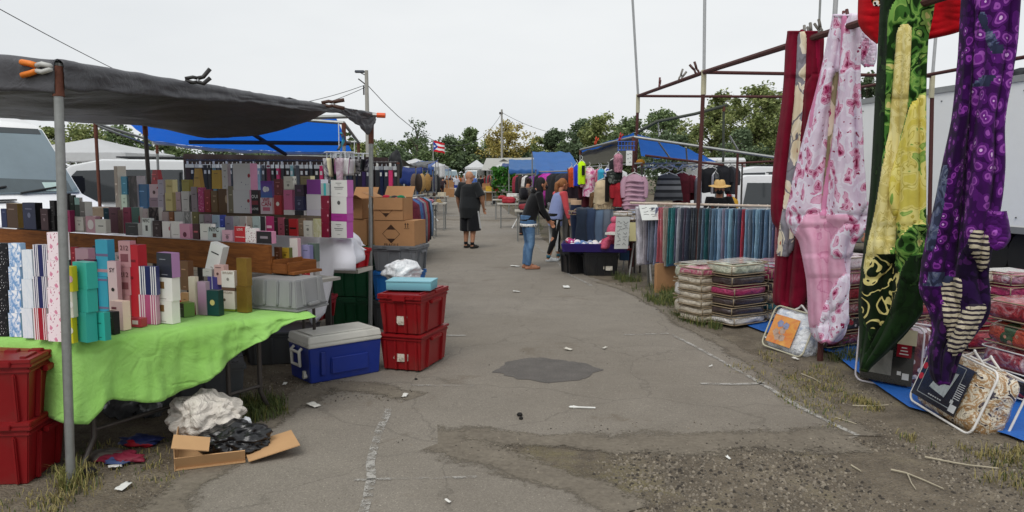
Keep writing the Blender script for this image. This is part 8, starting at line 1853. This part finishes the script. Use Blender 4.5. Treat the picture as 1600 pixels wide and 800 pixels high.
def grass(specs):
    mb=MB()
    for pix,tufts,hmin,hmax,mi in specs:
        poly=[G(*p) for p in pix]; x0,x1=min(p.x for p in poly),max(p.x for p in poly); y0,y1=min(p.y for p in poly),max(p.y for p in poly); k=0; tr_=0
        while k<tufts and tr_<tufts*12:
            tr_+=1; c=Vector((q.uniform(x0,x1),q.uniform(y0,y1),0))
            if not inside(c,poly) or nz(c.x*1.3,c.y*1.3,9)<-.1+q.uniform(-.3,.2): continue
            k+=1; hh=q.uniform(hmin,hmax)
            for _ in range(q.randint(5,11)):
                p=c+Vector((q.gauss(0,.03),q.gauss(0,.03),0)); h=hh*q.uniform(.5,1.2); a=q.uniform(0,6.28); l=Vector((math.cos(a),math.sin(a),0))*h*q.uniform(.15,.8); w=Vector((-math.sin(a),math.cos(a),0))*.0026*q.uniform(.6,1.5)
                m=p+l*.4+Vector((0,0,h*.65)); e=p+l+Vector((0,0,h*q.uniform(.7,1.0)))
                mm=mi if q.random()<.75 else (mi+1)%3; mb.add([p-w,p+w,m+w*.8,m-w*.8,e],[(0,1,2,3),(3,2,4)],mm)
    return mb
gb_=grass([([(955,432),(1010,440),(1085,460),(1130,520),(1070,505),(1010,470)],520,.05,.17,0),([(1040,415),(1100,430),(1100,500),(1060,470)],260,.06,.2,0),([(1180,545),(1300,575),(1350,640),(1260,620)],120,.015,.05,2),([(1290,500),(1345,545),(1340,570),(1270,560)],160,.05,.14,0),([(1330,620),(1480,680),(1560,720),(1430,700)],110,.02,.06,2),([(1500,700),(1600,700),(1650,790),(1540,760)],90,.02,.07,2),
  ([(90,735),(160,720),(175,770),(80,790)],40,.03,.08,2),([(100,745),(130,745),(130,765),(95,765)],22,.06,.14,1),([(375,630),(440,625),(445,650),(385,665)],130,.04,.12,0),([(130,690),(260,690),(280,760),(120,770)],60,.02,.05,2),([(0,770),(100,770),(120,830),(0,830)],45,.02,.05,2),([(870,385),(905,400),(905,425),(870,405)],120,.05,.15,0),
  ([(812,300),(838,330),(856,372),(838,362),(806,322)],300,.06,.28,0),([(752,292),(800,320),(806,332),(770,312)],160,.1,.3,0),([(1140,575),(1200,560),(1330,660),(1300,670)],110,.012,.05,2)])
struct(gb_.build('grass',[M('#48552a',.8,.3,20),M('#6b6a36',.8,.3,20),M('#8a7f50',.85,.3,20)],None,recalc=False),'stuff')
# weeds by the quilt bag
wt_=thing('weed_plant','green leafy weed growing under the tip of the pink blanket','plant',G(1292,548)); mb=MB()
for k in range(60):
    a=q.uniform(0,6.28); r=q.uniform(0,.2); p=Vector((math.cos(a)*r,math.sin(a)*r,q.uniform(.02,.16))); l=.05; d=Vector((math.cos(a),math.sin(a),.4)).normalized(); s=d.cross(Vector((0,0,1))); mb.add([p-d*l,p+s*l*.5,p+d*l,p-s*l*.5],[(0,1,2,3)])
mb.build('leaves',leaf_mat('#2a3a1a','#42552a','#5a6f3a'),wt_,recalc=False); mb=MB(); mb.tube([(0,0,0),(.02,0,.12)],.006,5); mb.build('stem',BARK,wt_)
# twigs, paper scraps
def twig(label,pix,r=.006,col='#a39a86'):
    pts=[G(*p)+Vector((0,0,.012)) for p in pix]; mb=MB(); mb.tube(pts,[r*(1-.4*i/len(pts)) for i in range(len(pts))],5); tag(mb.build('twig',M(col,.9,.2,20),None,world=True,loc=pts[0]),label,'twig','dry twigs on the ground')
twig('long dry twig at the lower right edge',[(1445,717),(1490,726),(1515,730),(1560,735)]); twig('forked dry twig on the gravel, long arm',[(1392,737),(1415,742),(1440,752),(1474,767)]); twig('short twig branching off the forked one',[(1418,744),(1424,758),(1431,768)],.004); twig('pale twig by the end of the diagonal line',[(1305,655),(1322,660),(1338,665)],.005); twig('thin pale twig on the right verge',[(1332,636),(1360,637),(1388,635)],.005); twig('short twig near the quilt bag',[(1252,586),(1272,594),(1282,600)],.005); twig('small twig lying on the bottom gravel',[(1330,730),(1338,735),(1345,739)],.006)
def scrap(label,px,py,s,col,rz=0,asp=.6):
    p=G(px,py); mb=MB(); sd=px*.7; mb.grid(lambda u,v:((u-.5)*s,(v-.5)*s*asp,.014+.012*abs(nz(u*2+sd,v*2))+.01*u),6,5,0,.002); tag(mb.build('paper_scrap',M(col,.8,.1,20),None,world=False,loc=(p.x,p.y,0),rz=rz,smooth=True),label,'litter','scraps of litter')
for (px,py,s,col,lab) in ((805,417,.16,'#d6d6d2','white paper scrap left of the bending woman'),(807,457,.1,'#c9c9c4','small white scrap on the lane below the bending woman'),(885,450,.16,'#cfcfca','white scrap near the black totes'),(888,548,.08,'#c4c0b4','pale scrap beyond the tar patch'),(490,636,.10,'#cfccc4','white paper strip before the cooler'),(445,603,.05,'#d8d8d4','tiny white scrap on the gravel by the cooler'),(633,621,.06,'#d0cec8','tiny pale scrap on the gravel right of the cooler'),(193,765,.08,'#cfcfca','white crumpled scrap near the near post'),(180,733,.07,'#d6d4cf','white torn scrap beside the blue packet'),(1200,531,.08,'#d0d0cc','pale scrap before the quilt bag'),(1243,563,.06,'#cfcdc6','white scrap under the quilt bag'),(1110,575,.03,'#d8d8d4','white fleck beside the diagonal line'),(700,788,.03,'#d8d6d0','white fleck at the bottom of the lane'),(1138,720,.03,'#dadad6','white fleck on the gravel'),(945,546,.05,'#bdbab0','pale scrap right of the tar patch')): scrap(lab,px,py,s,col,px*.3)
p=G(915,639); mb=MB(); mb.tube([(-.09,.01,.012),(-.05,0,.013),(.07,-.01,.012)],[.012,.006,.006],6); mb.ell((-.1,.012,.012),(.022,.013,.008),8,6); tag(mb.build('plastic_fork',M('#d9d9d4',.5),None,loc=(p.x,p.y,0)),'white plastic fork lying below the tar patch','fork')
for k,(px,py,s,lab) in enumerate(((812,651,.02,'black lump on the asphalt below the tar patch, left one'),(814,656,.014,'black lump below the tar patch, lower one'),(140,745,.035,'black lump beside the near post'),(650,594,.012,'small black lump right of the red totes'))):
    p=G(px,py); blob('tar_lump',lab,'litter',(p.x,p.y,s*.8),(s,s*.9,s*.7),M('#1a1817',.8),.4,6,k,12,8)
# ---------------------------------------------------------------- end
